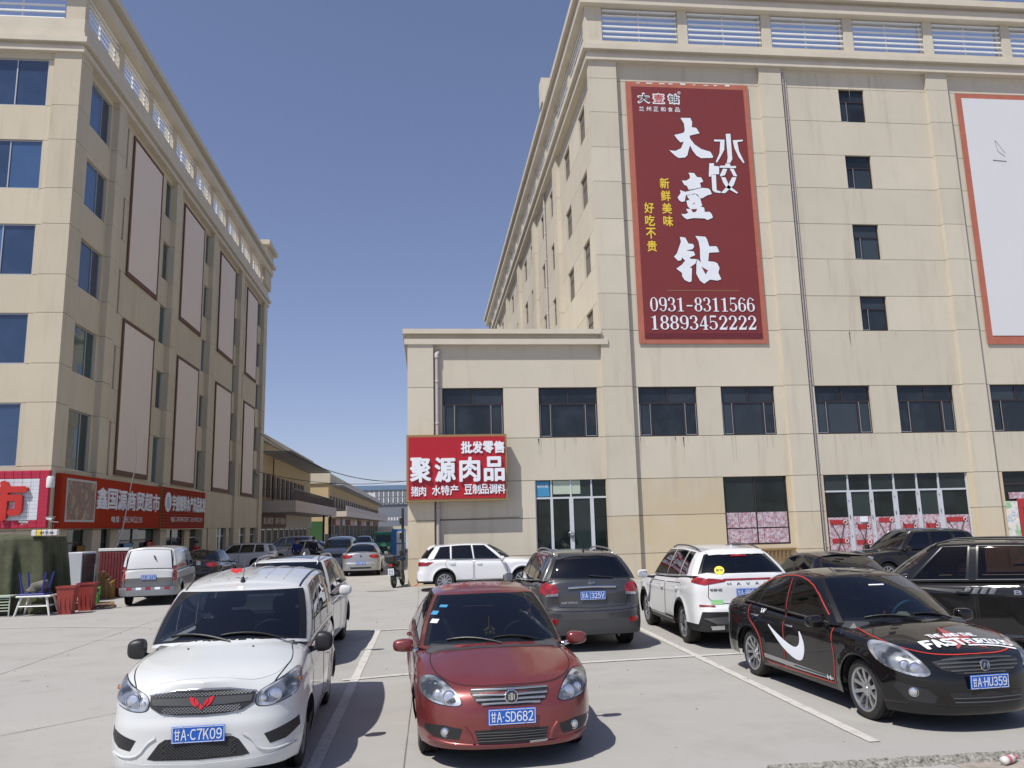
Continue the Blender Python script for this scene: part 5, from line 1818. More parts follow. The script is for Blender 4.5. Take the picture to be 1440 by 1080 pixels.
            if flat:
                c0 = sum(good, Vector()) / len(good)
            for i in range(len(pos)):
                if pos[i] is None:
                    j = min((k for k in range(len(pos)) if pos[k] is not None), key=lambda k: (V[k] - V[i]).length)
                    pos[i] = pos[j]; nr[i] = nr[j]
            F = [f for f in F if len({tuple(round(c, 5) for c in pos[i]) for i in f}) >= 3]
            verts = [p + n * off for p, n in zip(pos, nr)]
            ec = {}
            for f in F:
                for i in range(len(f)):
                    ec[(f[i], f[(i + 1) % len(f)])] = 1
            rim_ = [e for e in ec if (e[1], e[0]) not in ec]
            k = len(verts)
            verts2 = verts + [p - n * (skirt - off) for p, n in zip(pos, nr)]
            faces = [tuple(f) for f in F] + [(a, b, b + k, a + k) for a, b in rim_]
            me = bpy.data.meshes.new(name); me.from_pydata([tuple(v) for v in verts2], [], faces)
            bm = bmesh.new(); bm.from_mesh(me)
            bmesh.ops.delete(bm, geom=[v for v in bm.verts if not v.link_faces], context='VERTS')
            bmesh.ops.recalc_face_normals(bm, faces=bm.faces)
            bm.to_mesh(me); bm.free()
            me.polygons.foreach_set('use_smooth', [True] * len(me.polygons)); me.set_sharp_from_angle(angle=R(35))
            o = link_mesh(name, me, mat, parent if (parent and not isinstance(parent, list)) else (parent[len(outs)] if isinstance(parent, list) else s.root))
            outs.append(o)
        return outs
    def ribbon(s, name, pts, w_, mat, off=.003, parent=None, mirror=False, res=.05, thick=0, closed=False, smooth=0, cut=9):
        outs = []
        pts = list(pts)
        for it in range(smooth):
            q_ = [] if closed else [pts[0]]
            m_ = len(pts)
            for i in range(m_ if closed else m_ - 1):
                a, b = pts[i], pts[(i + 1) % m_]
                f_ = min(.25, cut / max(math.hypot(a[1] - b[1], a[2] - b[2]), .001))
                q_ += [(a[0], a[1] * (1 - f_) + b[1] * f_, a[2] * (1 - f_) + b[2] * f_), (a[0], a[1] * f_ + b[1] * (1 - f_), a[2] * f_ + b[2] * (1 - f_))]
            pts = q_ if closed else q_ + [pts[-1]]
        for sy in ((1, -1) if mirror else (1,)):
            P_ = []
            pp = list(pts) + ([pts[0]] if closed else [])
            for a, b in zip(pp, pp[1:]):
                ha = s.p3(a); hb = s.p3(b)
                if ha is None or hb is None: continue
                n = max(1, int((ha[0] - hb[0]).length / res)) if a[0] == b[0] else 1
                for k in range(n):
                    t = k / n
                    if a[0] == b[0]: h = s.p3((a[0], a[1] + (b[1] - a[1]) * t, a[2] + (b[2] - a[2]) * t))
                    else: h = ha
                    if h: P_.append(h)
            h = s.p3(pp[-1])
            if h: P_.append(h)
            if len(P_) < 2: continue
            v = []
            for i, (p, n) in enumerate(P_):
                t = (P_[min(i + 1, len(P_) - 1)][0] - P_[max(i - 1, 0)][0])
                if t.length < 1e-6: t = Vector((1, 0, 0))
                t.normalize(); sd = t.cross(n).normalized()
                q = p + n * off
                for c in (q + sd * w_ / 2, q - sd * w_ / 2):
                    v.append((c.x, c.y * sy, c.z))
                if thick:
                    for c in (q + sd * w_ * .3 + n * thick, q - sd * w_ * .3 + n * thick):
                        v.append((c.x, c.y * sy, c.z))
            mb = MB()
            m_ = len(P_)
            if thick:
                mb.add(v, [f for i in range(m_ - 1) for f in ((4 * i, 4 * i + 2, 4 * i + 6, 4 * i + 4), (4 * i + 2, 4 * i + 3, 4 * i + 7, 4 * i + 6), (4 * i + 3, 4 * i + 1, 4 * i + 5, 4 * i + 7))])
            else:
                mb.add(v, [(2 * i, 2 * i + 1, 2 * i + 3, 2 * i + 2) for i in range(m_ - 1)])
            o = mb.obj(name, mat, parent if (parent and not isinstance(parent, list)) else (parent[len(outs)] if isinstance(parent, list) else s.root), fix=False, smooth=True)
            outs.append(o)
        return outs
    def on(s, p, out=0.0):
        h = s.p3(p)
        return h[0] + h[1] * out, h[1]
    def door(s, pts, handle=None, mat=None, hmat=None):
        """a door leaf on each side, its shut line and its handle"""
        s.ribbon('door_gap', pts, .013, 'seam', off=.0022, mirror=True, closed=True, res=.05, smooth=1, cut=.045)
        d = s.patch('door', pts, mat or s.sp['paint'], az=90, off=.0012, res=.07, skirt=.004, mirror=True, smooth_in=1, cut=.045)
        if handle:
            for k, sy in enumerate((1, -1)):
                if k >= len(d): continue
                hx_, hz = handle
                h = s.p3(('s', hx_, hz))
                if not h: continue
                p = h[0].copy(); p.y *= sy
                mb = MB()
                mb.tube([(p.x + .09, p.y + sy * .004, p.z), (p.x + .075, p.y + sy * .034, p.z + .003), (p.x - .07, p.y + sy * .034, p.z + .005), (p.x - .085, p.y + sy * .004, p.z + .005)], [.012, .013, .013, .011], 7)
                mb.obj('handle', hmat or s.sp['paint'], d[k], smooth=True)
        return d
    def plate(s, where, z, text, w_=.44, h_=.14, tilt=0, y=0.0, out=.012, cols=('plate_blue', 'plate_white')):
        k = 'f' if where == 'f' else 'r'
        hs = [s.p3((k, y + dy, z + dz)) for dy in (-.18, 0, .18) for dz in (-.05, .05)]
        xs = [h[0].x for h in hs if h]
        x = (max(xs) if k == 'f' else min(xs))
        sg = 1 if k == 'f' else -1
        e = empty('number_plate', (x + sg * out, y, z)); e.parent = s.root
        e.rotation_euler = (0, R(tilt) * sg, 0)
        def put(u, v, d): return (sg * (d + .004), sg * (u), v) 
        mb = MB(); mb.bev(-.004, .004, -w_ / 2, w_ / 2, -h_ / 2, h_ / 2, .003); mb.obj('plate_board', cols[0], e)
        mb = MB(); t = .005
        for (a, b, c, d_) in ((-w_ / 2 + .006, w_ / 2 - .006, h_ / 2 - .011, h_ / 2 - .006), (-w_ / 2 + .006, w_ / 2 - .006, -h_ / 2 + .006, -h_ / 2 + .011), (-w_ / 2 + .006, -w_ / 2 + .011, -h_ / 2 + .011, h_ / 2 - .011), (w_ / 2 - .011, w_ / 2 - .006, -h_ / 2 + .011, h_ / 2 - .011)):
            mb.box(sg * .0045, sg * .006, a, b, c, d_)
        mb.obj('plate_border', cols[1], e)
        mb = MB()
        n = len(text)
        ws = [.30 if c == '·' else (.42 if c in '1I' else 1.0) for c in text]
        write(mb, text, -w_ / 2 + .026, -h_ / 2 + .026, w_ - .052, h_ - .052, .0015, put, bold=.016, gap=.20, widths=ws)
        mb.obj('plate_characters', cols[1], e, fix=False)
        mb = MB()
        for yy in (-.12, .12):
            for zz in (-h_ / 2 + .012, h_ / 2 - .012): mb.lathe([(.008, sg * .0045), (.006, sg * .009), (0, sg * .009)], 8, 'x', (0, yy, zz))
        mb.obj('plate_bolt', 'alloy', e)
        return e
    def mirror(s, x, z, yb, size=(.11, .20, .15), mat=None, stalk='black_plastic', reach=.12, glass_back=True):
        X_ = s.hx - x
        for sy in (1, -1):
            e = empty('wing_mirror', (X_, sy * yb, z)); e.parent = s.root
            a, b, c = size
            mb = MB(); bm = bmesh.new()
            bmesh.ops.create_uvsphere(bm, u_segments=20, v_segments=12, radius=1)
            for v in bm.verts:
                q = v.co
                f = lambda t, p: math.copysign(abs(t) ** p, t)
                q.x, q.y, q.z = f(q.x, .6), f(q.y, .55), f(q.z, .6)
                if q.x < 0: q.x *= .35
                q.z *= 1 - .18 * (q.y if q.y > 0 else 0)
                v.co = Vector((q.x * a * .7, sy * (q.y * b / 2 + reach + b / 2), q.z * c / 2 + c * .25))
            bm.verts.index_update()
            mb.add([v.co[:] for v in bm.verts], [tuple(v.index for v in q.verts) for q in bm.faces]); bm.free()
            mb.obj('mirror_housing', mat or s.sp['paint'], e, smooth=True)
            mb = MB(); mb.tube([(.0, -sy * .03, -.03), (.0, sy * (reach * .6), -.02), (0, sy * (reach + .06), .0)], [.035, .026, .022], 8); mb.obj('mirror_arm', stalk, e, smooth=True)
            mb = MB(); mb.bev(-a * .27, -a * .24, sy * (reach + b / 2) - b * .38, sy * (reach + b / 2) + b * .38, c * .25 - c * .34, c * .25 + c * .34, .01); mb.obj('mirror_glass', 'chrome', e)
    def interior(s, seat_x=(1.9, 2.75), seat_w=.5, z0=.45, dash_x=1.35, dash_z=.95, mat='interior', wheel_side=1, wheel_mat='grey_plastic', trim=None):
        X = lambda a: s.hx - a
        W2 = s.W / 2
        mb = MB(); mb.box(X(dash_x + 2.9), X(dash_x) , -W2 + .16, W2 - .16, z0 - .1, z0)
        mb.box(X(dash_x) , X(dash_x) + .05, -W2 + .12, W2 - .12, z0 - .05, dash_z - .06)
        mb.obj('cabin_floor', 'interior', s.root)
        mb = MB(); mb.bev(X(dash_x + .28), X(dash_x) + .22, -W2 + .13, W2 - .13, z0 + .25, dash_z, .06); mb.obj('dashboard', 'grey_plastic', s.root)
        for r_, sx in enumerate(seat_x):
            for yy in (-.36, .36):
                e = empty('seat', (X(sx), yy, z0)); e.parent = s.root
                mb = MB(); mb.bev(-.25, .25, -seat_w / 2, seat_w / 2, -.02, .14, .05); mb.obj('seat_base', mat, e)
                mb = MB(); mb.bev(-.09, .09, -seat_w / 2, seat_w / 2, 0, .60, .06)
                o = mb.obj('seat_back', mat, e); o.location = (-.27, 0, .08); o.rotation_euler = (0, R(-14), 0)
                mb = MB(); mb.bev(-.05, .05, -.13, .13, 0, .19, .045); o = mb.obj('headrest', mat, e); o.location = (-.42, 0, .70)
        e = empty('steering_wheel', (X(dash_x + .38), .36 * wheel_side, dash_z - .0)); e.parent = s.root; e.rotation_euler = (0, R(-62), 0)
        mb = MB(); mb.tube([(.185 * math.cos(a), .185 * math.sin(a), 0) for a in [2 * math.pi * k / 28 for k in range(28)]], .015, 8, close=True); mb.obj('wheel_rim', wheel_mat, e, smooth=True)
        mb = MB(); mb.bev(-.06, .06, -.07, .07, -.02, .03, .02); mb.box(-.02, .02, -.18, .18, -.008, .008); mb.obj('wheel_boss', 'black_plastic', e)
    def wipers(s, spread=.62, ln=.55):
        """two wiper arms resting at the foot of the windscreen"""
        B = s.B[:11]
        for y0 in (spread * .80, .06):
            P_ = []
            for k in range(9):
                t = k / 8; y = y0 - ln * t
                xb = float(np.interp(abs(y), B[:, 1], B[:, 0]))
                h = s.hit_top(xb - .015 - .085 * math.sin(t * 2.2), y)
                if h: P_.append(h[0] + h[1] * (.022 - .006 * t))
            if len(P_) > 2:
                mb = MB(); mb.tube(P_, [.009] * (len(P_) - 1) + [.006], 6); w_ = mb.obj('wiper', 'black_plastic', s.root)
                mb = MB(); mb.tube([p - Vector((.012, 0, .010)) for p in P_[2:]], .007, 4); mb.obj('wiper_blade', 'rubber', w_)
    def disc(s, name, p, r_, mats, az=0, out=.004, bulge=.02, ring=None, parent=None, sy=1):
        """round lamp on the surface"""
        h = s.p3(p)
        if not h: return
        q, n = h
        q = q.copy(); n = n.copy(); q.y *= sy; n.y *= sy
        if az is not None:
            n = (n + Vector((math.cos(R(az * sy)), math.sin(R(az * sy)), 0)) * 1.5).normalized()
        rot = n.to_track_quat('Z', 'Y').to_matrix().to_4x4(); rot.translation = q + n * out
        mb = MB(); mb.lathe([(r_, -.012), (r_, .004), (r_ * .86, .006), (r_ * .82, -.002)], 24, 'z')
        a = mb.obj(name, ring or 'chrome', parent or s.root, smooth=False, angle=40); a.matrix_local = rot
        mb = MB(); mb.lathe([(r_ * .83, -.002), (r_ * .6, bulge * .6), (r_ * .3, bulge), (0, bulge * 1.1)], 24, 'z')
        mb.obj('lens', mats, a, smooth=True)
        return a
    def roof_rail(s, x0, x1, yfrac, mat='alloy', h=.04):
        for sy in (1, -1):
            pts = []
            for k in range(13):
                t = k / 12
                xx = x0 + (x1 - x0) * t
                hh = s.hit_top(s.hx - xx, yfrac * s.W / 2)
                if not hh: continue
                up = h * min(1, min(t, 1 - t) * 7)
                pts.append((hh[0].x, sy * hh[0].y, hh[0].z + up + .004))
            mb = MB(); mb.tube(pts, .016, 8); mb.obj('roof_rail', mat, s.root, smooth=True)
# ------------------------------------------------------------------ the white microvan in front
def sedan_gh(**k):
    d = dict(ws0=1.02, wsA=1.42, we0=1.95, weA=2.08, rD=3.55, rD0=3.80, rE=3.18, rE0=3.10, yr=(.56, .53), crown=.045,
             roof=[(1.8, 1.37), (2.1, 1.405), (2.6, 1.42), (3.1, 1.385), (3.4, 1.33)],
             sides=[(2.42, 2.50, 'gF'), (2.52, 2.57, 'pB'), (3.28, 3.10, 'gR'), (3.55, 3.18, 'pC')])
    d.update(k); return d

def lights(c, pts, mat='headlamp', az=38, bowls=(), parent_name='headlight', off=.006, amber=None, sm=2):
    c.patch('lamp_seal', pts, 'seal', az=az, off=off - .003, res=.05, smooth_in=sm, mirror=True, grow=.009)
    o = c.patch(parent_name, pts, mat, az=az, off=off, res=.03, smooth_in=sm, mirror=True)
    if bowls: c.patch('lamp_bezel', pts, 'headlamp_dark', az=az, off=off + .002, res=.035, smooth_in=sm, mirror=True, grow=-.20, parent=o)
    for k, sy in enumerate((1, -1)):
        if k >= len(o): continue
        for (p, r_) in bowls:
            c.disc('reflector', p, r_, 'lamp_white', az=8, out=.010, bulge=.004, parent=o[k], sy=sy)
        if amber: 
            c.disc('indicator', amber[0], amber[1], 'amber', az=20, out=.007, bulge=.008, parent=o[k], sy=sy)
    return o

def grille_bars(c, z0, z1, w0, w1, n, mat, th=.010, az=0, off=.010, parent=None, y0=0):
    for k in range(n):
        t = (k + .5) / n
        z = z0 + (z1 - z0) * t; w_ = w0 + (w1 - w0) * t
        c.ribbon('grille_bar', [('f', y0 - w_, z), ('f', y0 - w_ / 2, z), ('f', y0, z), ('f', y0 + w_ / 2, z), ('f', y0 + w_, z)], th, mat, off=off, thick=.006, parent=parent)

van = Car('microvan', 'white microvan with black mirrors and a small red flag on its roof, nearest the camera', -2.02, 9.62, -88.2, dict(
    L=4.30, W=1.66, H=1.75, wb=2.72, fo=.74, r=.30, ra=.345, paint='paint_white', sill=.22, fbot=.19, rbot=.25,
    shoulder=[(0, .80), (.12, .86), (.4, .95), (.8, 1.02), (1.3, 1.06), (2.5, 1.07), (4.3, 1.05)],
    deck=[(0, .81), (.10, .90), (.3, .985), (.6, 1.06), (.95, 1.13), (1.5, 1.14), (4.0, 1.1), (4.3, 1.05)],
    front=[(0, 0), (.45, .025), (.70, .08), (.84, .16), (.93, .28), (.98, .46), (1, .80)], deckp=3.0,
    pfront=[(.15, .05), (.21, .010), (.30, .0), (.45, .008), (.55, .012), (.62, .04), (.70, .06), (.78, .085), (.85, .15)],
    crease=(.80, .86, .016), flare=.028,
    wheel=(.185, .19, 'steel', 7, 'hub_grey'),
    gh=dict(ws0=.86, wsA=1.22, we0=1.66, weA=1.86, rD=4.10, rD0=4.22, rE=4.02, rE0=4.08, yr=(.665, .64), crown=.06, ins=.02,
            roof=[(1.5, 1.50), (1.75, 1.565), (2.2, 1.645), (3.0, 1.685), (4.1, 1.64)],
            sides=[(1.52, 1.92, 'gV'), (1.58, 1.97, 'pV'), (2.20, 2.28, 'gF'), (2.30, 2.37, 'pB'), (3.08, 3.06, 'gR'), (3.18, 3.15, 'pC'), (3.90, 3.86, 'gQ'), (4.1, 4.02, 'pD')],
            bw_ws=.07, glass='car_glass', glass_side='car_glass', glass_rw='car_glass_dark')))
c = van
c.door([('s', 1.22, .30), ('s', 1.17, .62), ('s', 1.27, .98), ('s', 1.62, 1.00), ('s', 2.26, 1.0), ('s', 2.26, .30)], handle=(2.12, .86), hmat='black_plastic')
c.door([('s', 2.33, .30), ('s', 2.33, 1.0), ('s', 3.12, 1.0), ('s', 3.12, .72), ('s', 3.02, .60), ('s', 2.90, .30)], handle=(2.48, .86), hmat='black_plastic')
hood = c.patch('bonnet', [('t', .90, .0), ('t', .93, .35), ('t', 1.02, .62), ('t', .60, .70), ('t', .32, .64), ('t', .21, .50), ('t', .155, .25), ('t', .145, 0), ('t', .155, -.25), ('t', .21, -.50), ('t', .32, -.64), ('t', .60, -.70), ('t', 1.02, -.62), ('t', .93, -.35)], 'paint_white', az='t', off=.003, res=.06, smooth_in=2)
c.ribbon('bonnet_gap', [('t', 1.02, .63), ('t', .60, .70), ('t', .34, .655), ('t', .20, .58)], .011, 'seam', off=.002, smooth=2, mirror=True)
for yy in (.3, -.3):
    h = c.hit_top(c.hx - .76, yy)
    mb = MB(); mb.lathe([(.012, 0), (.009, .012), (0, .014)], 8, 'z', h[0]); mb.obj('washer_jet', 'black_plastic', c.root)
lights(c, [('f', .46, .80), ('f', .60, .86), ('f', .72, .925), ('2', .0, .0), ] if False else [('f', .455, .795), ('f', .60, .855), ('f', .70, .915), ('s', .50, .945), ('s', .54, .91), ('s', .36, .77), ('f', .66, .70), ('f', .54, .675), ('f', .44, .69)], 'headlamp', az=38, bowls=[(('f', .60, .762), .062), (('f', .505, .74), .032)], amber=(('s', .40, .845), .024))
g_ = c.patch('grille', [('f', 0, .835), ('f', .22, .825), ('f', .44, .79), ('f', .43, .715), ('f', .34, .665), ('f', .2, .645), ('f', 0, .64), ('f', -.2, .645), ('f', -.34, .665), ('f', -.43, .715), ('f', -.44, .79), ('f', -.22, .825)], 'black_plastic', off=.014, res=.03)[0]
c.ribbon('grille_trim', [('f', -.45, .80), ('f', -.22, .837), ('f', 0, .847), ('f', .22, .837), ('f', .45, .80)], .014, 'chrome', off=.008, thick=.005)
c.patch('grille_band', [('f', .42, .77), ('f', .2, .775), ('f', 0, .778), ('f', -.2, .775), ('f', -.42, .77), ('f', -.41, .725), ('f', -.2, .715), ('f', 0, .71), ('f', .2, .715), ('f', .41, .725)], 'grey_plastic', off=.019, res=.04, parent=g_)
def mesh_grid(c, name, ys, zs, mat, parent, face='f', off=.008, w_=.006):
    """diamond mesh laid over an opening"""
    mb = MB(); y0, y1 = ys; z0, z1 = zs
    n = int((y1 - y0) / .03)
    for k in range(-4, n + 4):
        for s_ in (1, -1):
            y = y0 + (k + .5) * (y1 - y0) / n; q = []
            for t in np.linspace(0, 1, 4):
                yy = y + s_ * (t - .5) * (z1 - z0) * 1.3; zz = z0 + (z1 - z0) * t
                if y0 <= yy <= y1:
                    h = c.p3((face, yy, zz))
                    if h: q.append(h[0] + h[1] * off)
            if len(q) > 1: mb.tube(q, w_ / 2, 3, caps=False)
    tag(mb.obj(name, mat, parent), kind='stuff')
mesh_grid(c, 'grille_mesh', (-.42, .42), (.785, .815), 'hub_grey', g_, off=.017); mesh_grid(c, 'grille_mesh', (-.33, .33), (.655, .705), 'hub_grey', g_, off=.017)
# red winged badge
for sy in (1, -1):
    c.patch('badge', [('f', .024 * sy, .706), ('f', .018 * sy, .728), ('f', .050 * sy, .772), ('f', .058 * sy, .745)], 'badge_red', off=.026, res=.02, parent=g_)
    c.patch('badge', [('f', .036 * sy, .704), ('f', .064 * sy, .744), ('f', .062 * sy, .776), ('f', .104 * sy, .780), ('f', .084 * sy, .735), ('f', .056 * sy, .706)], 'badge_red', off=.026, res=.02, parent=g_)
c.patch('badge', [('f', 0, .726), ('f', .018, .702), ('f', 0, .680), ('f', -.018, .702)], 'badge_red', off=.026, res=.02, parent=g_)
lg = c.patch('lower_grille', [('f', .28, .46), ('f', .0, .465), ('f', -.28, .46), ('f', -.33, .43), ('f', -.42, .31), ('f', -.36, .298), ('f', 0, .29), ('f', .36, .298), ('f', .42, .31), ('f', .33, .43)], 'black_plastic', off=.004, res=.05)[0]
mesh_grid(c, 'grille_mesh', (-.32, .32), (.31, .44), 'grey_plastic', lg, off=.010)
for o in c.patch('fog_recess', [('f', .53, .455), ('s', .34, .54), ('s', .35, .46), ('f', .70, .385), ('f', .58, .37)], 'black_plastic', az=30, off=.004, res=.04, mirror=True): pass
c.patch('bumper_skirt', [('f', -.78, .33), ('f', -.60, .29), ('f', -.46, .275), ('f', 0, .262), ('f', .46, .275), ('f', .60, .29), ('f', .78, .33), ('f', .78, .22), ('f', .5, .2), ('f', 0, .196), ('f', -.5, .2), ('f', -.78, .22)], 'paint_white', off=.016, res=.06)
c.ribbon('bumper_ridge', [('f', .36, .475), ('f', .43, .43), ('f', .49, .34), ('f', .60, .315), ('f', .76, .335)], .022, 'paint_white', off=.0, thick=.012, mirror=True, smooth=1)
c.plate('f', .50, '甘A·C7K09', tilt=3, out=.02)
c.mirror(1.30, 1.00, .80, size=(.13, .18, .20), mat='black_plastic', reach=.03)
c.interior(seat_x=(1.95, 2.85), dash_x=1.18, dash_z=1.10, z0=.55)
c.wipers(spread=.70, ln=.60)
c.ribbon('roof_channel', [('t', 1.80, .60), ('t', 2.2, .615), ('t', 3.0, .615), ('t', 4.0, .59)], .022, 'seal', off=.003, mirror=True)
for k in range(5):
    y = -.40 + k * .20
    c.ribbon('roof_rib', [('t', 2.0, y), ('t', 2.8, y), ('t', 3.9, y)], .018, 'paint_white2', off=.0, thick=.007)
h = c.hit_top(c.hx - 1.86, -.02)[0]
mb = MB(); mb.lathe([(.028, 0), (.02, .03), (.012, .05), (0, .052)], 10, 'z', h); mb.tube([h + Vector((0, 0, .03)), h + Vector((-.12, .0, .24))], .004, 5); an = mb.obj('aerial', 'black_plastic', c.root)
mb = MB()
q = [h + Vector((-.055 - .025 * k, -.02 - .035 * k, .115 + .012 * math.sin(k * 2.1))) for k in range(5)]
mb.add([p + Vector((0, 0, .022)) for p in q] + [p - Vector((0, 0, .022)) for p in q], [(i, i + 1, i + 6, i + 5) for i in range(4)]); mb.obj('flag', 'flag_red', an)
h = c.p3(('f', -.02, 1.58))
q = c.hit(0, .0, 1.585)
if q: mb = MB(); mb.bev(-.004, .004, -.03, .03, -.025, .025, .002); o = mb.obj('sticker', 'letter_white', c.root); o.location = q[0] + q[1] * .006; o.rotation_euler = (0, R(-50), 0)

# ------------------------------------------------------------------ red saloon
red = Car('saloon_car', 'dark red saloon with a gold charm behind the windscreen, beside the nearest white microvan', .66, 9.86, -87.4, dict(
    L=4.44, W=1.705, H=1.50, wb=2.61, fo=.87, r=.305, ra=.35, paint='paint_red', sill=.22, fbot=.19, rbot=.26,
    shoulder=[(0, .62), (.10, .665), (.35, .74), (.8, .84), (1.4, .90), (2.6, .95), (3.6, .99), (4.2, 1.01), (4.44, .98)],
    deck=[(0, .63), (.08, .70), (.25, .775), (.55, .85), (1.05, .955), (2, .98), (3.5, 1.05), (4.0, 1.08), (4.3, 1.06), (4.44, 1.0)],
    front=[(0, 0), (.35, .02), (.62, .085), (.80, .19), (.91, .32), (.975, .52), (1, .85)],
    pfront=[(.15, .09), (.20, .03), (.27, .0), (.40, .0), (.52, .012), (.60, .035), (.70, .09)], pside=[(.15, .06), (.24, .03), (.36, .008), (.52, 0), (.66, .003), (.80, .012), (.92, .03), (1.2, .06)],
    crease=(.72, .86, .010), flare=.02, wheel=(.19, .20, 'steel', 8, 'hub_grey'),
    gh=sedan_gh(ws0=1.02, wsA=1.40, we0=1.90, weA=2.05, yr=(.57, .54), bw_ws=.05, rD=3.66, rD0=3.86, rE=3.22, rE0=3.12,
                roof=[(1.8, 1.395), (2.1, 1.435), (2.6, 1.455), (3.1, 1.415), (3.4, 1.36)],
                sides=[(2.40, 2.48, 'gF'), (2.50, 2.56, 'pB'), (3.26, 3.08, 'gR'), (3.66, 3.22, 'pC')], trim='seal')))
c = red
c.door([('s', 1.36, .30), ('s', 1.32, .6), ('s', 1.40, .87), ('s', 1.8, .89), ('s', 2.46, .92), ('s', 2.46, .30)], handle=(2.32, .80))
c.door([('s', 2.50, .30), ('s', 2.50, .92), ('s', 3.3, .96), ('s', 3.36, .80), ('s', 3.12, .60), ('s', 3.06, .30)], handle=(3.14, .84))
c.patch('bonnet', [('t', 1.06, 0), ('t', 1.08, .35), ('t', 1.16, .66), ('t', .8, .70), ('t', .45, .64), ('t', .24, .48), ('t', .15, .25), ('t', .13, 0), ('t', .15, -.25), ('t', .24, -.48), ('t', .45, -.64), ('t', .8, -.70), ('t', 1.16, -.66), ('t', 1.08, -.35)], 'paint_red', az='t', off=.003, res=.06, smooth_in=2)
c.ribbon('bonnet_gap', [('t', 1.16, .672), ('t', .8, .712), ('t', .45, .655), ('t', .23, .49), ('t', .138, .25), ('t', .118, 0), ('t', .138, -.25), ('t', .23, -.49), ('t', .45, -.655), ('t', .8, -.712), ('t', 1.16, -.672)], .011, 'seam', off=.002, smooth=2)
c.patch('scuttle', [('t', 1.012, 0), ('t', 1.035, .35), ('t', 1.22, .68), ('t', 1.12, .69), ('t', .965, .36), ('t', .94, 0), ('t', .965, -.36), ('t', 1.12, -.69), ('t', 1.22, -.68), ('t', 1.035, -.35)], 'grey_plastic', az='t', off=.008, res=.05)
lights(c, [('f', .445, .60), ('f', .50, .685), ('f', .60, .75), ('s', .50, .785), ('s', .58, .77), ('s', .48, .67), ('f', .74, .60), ('f', .60, .568), ('f', .47, .566)], 'headlamp', az=32, bowls=[(('f', .56, .635), .064), (('f', .66, .655), .045)])
g_ = c.patch('grille', [('f', .36, .70), ('f', 0, .715), ('f', -.36, .70), ('f', -.37, .66), ('f', -.30, .585), ('f', -.18, .565), ('f', 0, .56), ('f', .18, .565), ('f', .30, .585), ('f', .37, .66)], 'black_plastic', off=.004, res=.05)[0]
for z, w_ in ((.690, .355), (.650, .345), (.612, .32), (.578, .27)):
    c.ribbon('grille_bar', [('f', -w_, z), ('f', -w_ / 2, z + .004), ('f', 0, z + .004), ('f', w_ / 2, z + .004), ('f', w_, z)], .022, 'alloy', off=.008, thick=.009, parent=g_)
e = c.disc('badge', ('f', 0, .640), .062, 'grey_plastic', az=0, out=.024, bulge=.006, parent=g_)
mb = MB()
mb.box(-.012, .012, -.030, .034, .012, .018); mb.box(-.030, -.018, -.026, .022, .012, .018); mb.box(.018, .030, -.026, .022, .012, .018)
mb.obj('badge_mark', 'chrome', e)
lg = c.patch('lower_grille', [('f', .34, .36), ('f', 0, .37), ('f', -.34, .36), ('f', -.31, .25), ('f', 0, .24), ('f', .31, .25)], 'black_plastic', off=.004, res=.05)[0]
grille_bars(c, .26, .35, .31, .33, 4, 'grey_plastic', parent=lg)
c.patch('lip_chrome', [('f', .32, .245), ('f', .33, .262), ('f', .16, .256), ('f', .16, .238)], 'alloy', off=.012, res=.04)
fr_ = c.patch('fog_recess', [('f', .45, .375), ('f', .62, .40), ('s', .33, .39), ('s', .35, .34), ('f', .70, .29), ('f', .48, .285)], 'black_plastic', az=25, off=.004, res=.04, mirror=True)
for k, sy in enumerate((1, -1)):
    c.disc('fog_lamp', ('f', .60, .34), .042, 'lamp_white', az=10, out=.006, bulge=.006, parent=fr_[k], sy=sy)
c.plate('f', .475, '甘A·SD682', tilt=2, out=.014, y=0)
c.mirror(1.48, .90, .80, size=(.13, .22, .14), reach=.05, stalk='chrome')
c.interior(seat_x=(2.0, 2.85), dash_x=1.30, dash_z=.96, z0=.42, mat='interior')
c.wipers(spread=.68, ln=.56)
c.ribbon('bumper_lip', [('f', -.74, .27), ('f', -.5, .235), ('f', 0, .225), ('f', .5, .235), ('f', .74, .27)], .03, 'paint_red', off=.0, thick=.016, smooth=1)
c.ribbon('bumper_ridge', [('f', .43, .39), ('f', .38, .33), ('f', .35, .26)], .03, 'paint_red', off=.0, thick=.018, mirror=True)
# charm, inspection stickers
w_ = c.hit(0, .18, 1.18)[0]
mb = MB()
rr = random.Random(2)
for k in range(14):
    p = Vector((w_.x - .42 + rr.uniform(-.03, .03), .02 + rr.uniform(-.06, .06), 1.00 + rr.uniform(-.03, .05)))
    mb.lathe([(0, -.02), (.014, -.01), (.016, .01), (0, .02)], 6, 'z', p)
mb.tube([(w_.x - .42, .02, 1.02), (w_.x - .43, .02, 1.16)], .008, 5)
tag(mb.obj('hanging_charm', 'gold', c.root), kind='stuff')
for (y, z, a, b, m_) in ((-.50, 1.30, .05, .022, 'sticker_blue'), (-.60, 1.235, .045, .03, 'sticker_blue'), (-.61, 1.16, .05, .03, 'white_plastic')):
    q = c.hit(0, y, z)
    if q:
        mb = MB(); mb.bev(-.002, .002, -a, a, -b, b, .001); o = mb.obj('sticker', m_, c.root); o.location = q[0] + q[1] * .006
        o.rotation_euler = (q[1].to_track_quat('X', 'Z')).to_euler()

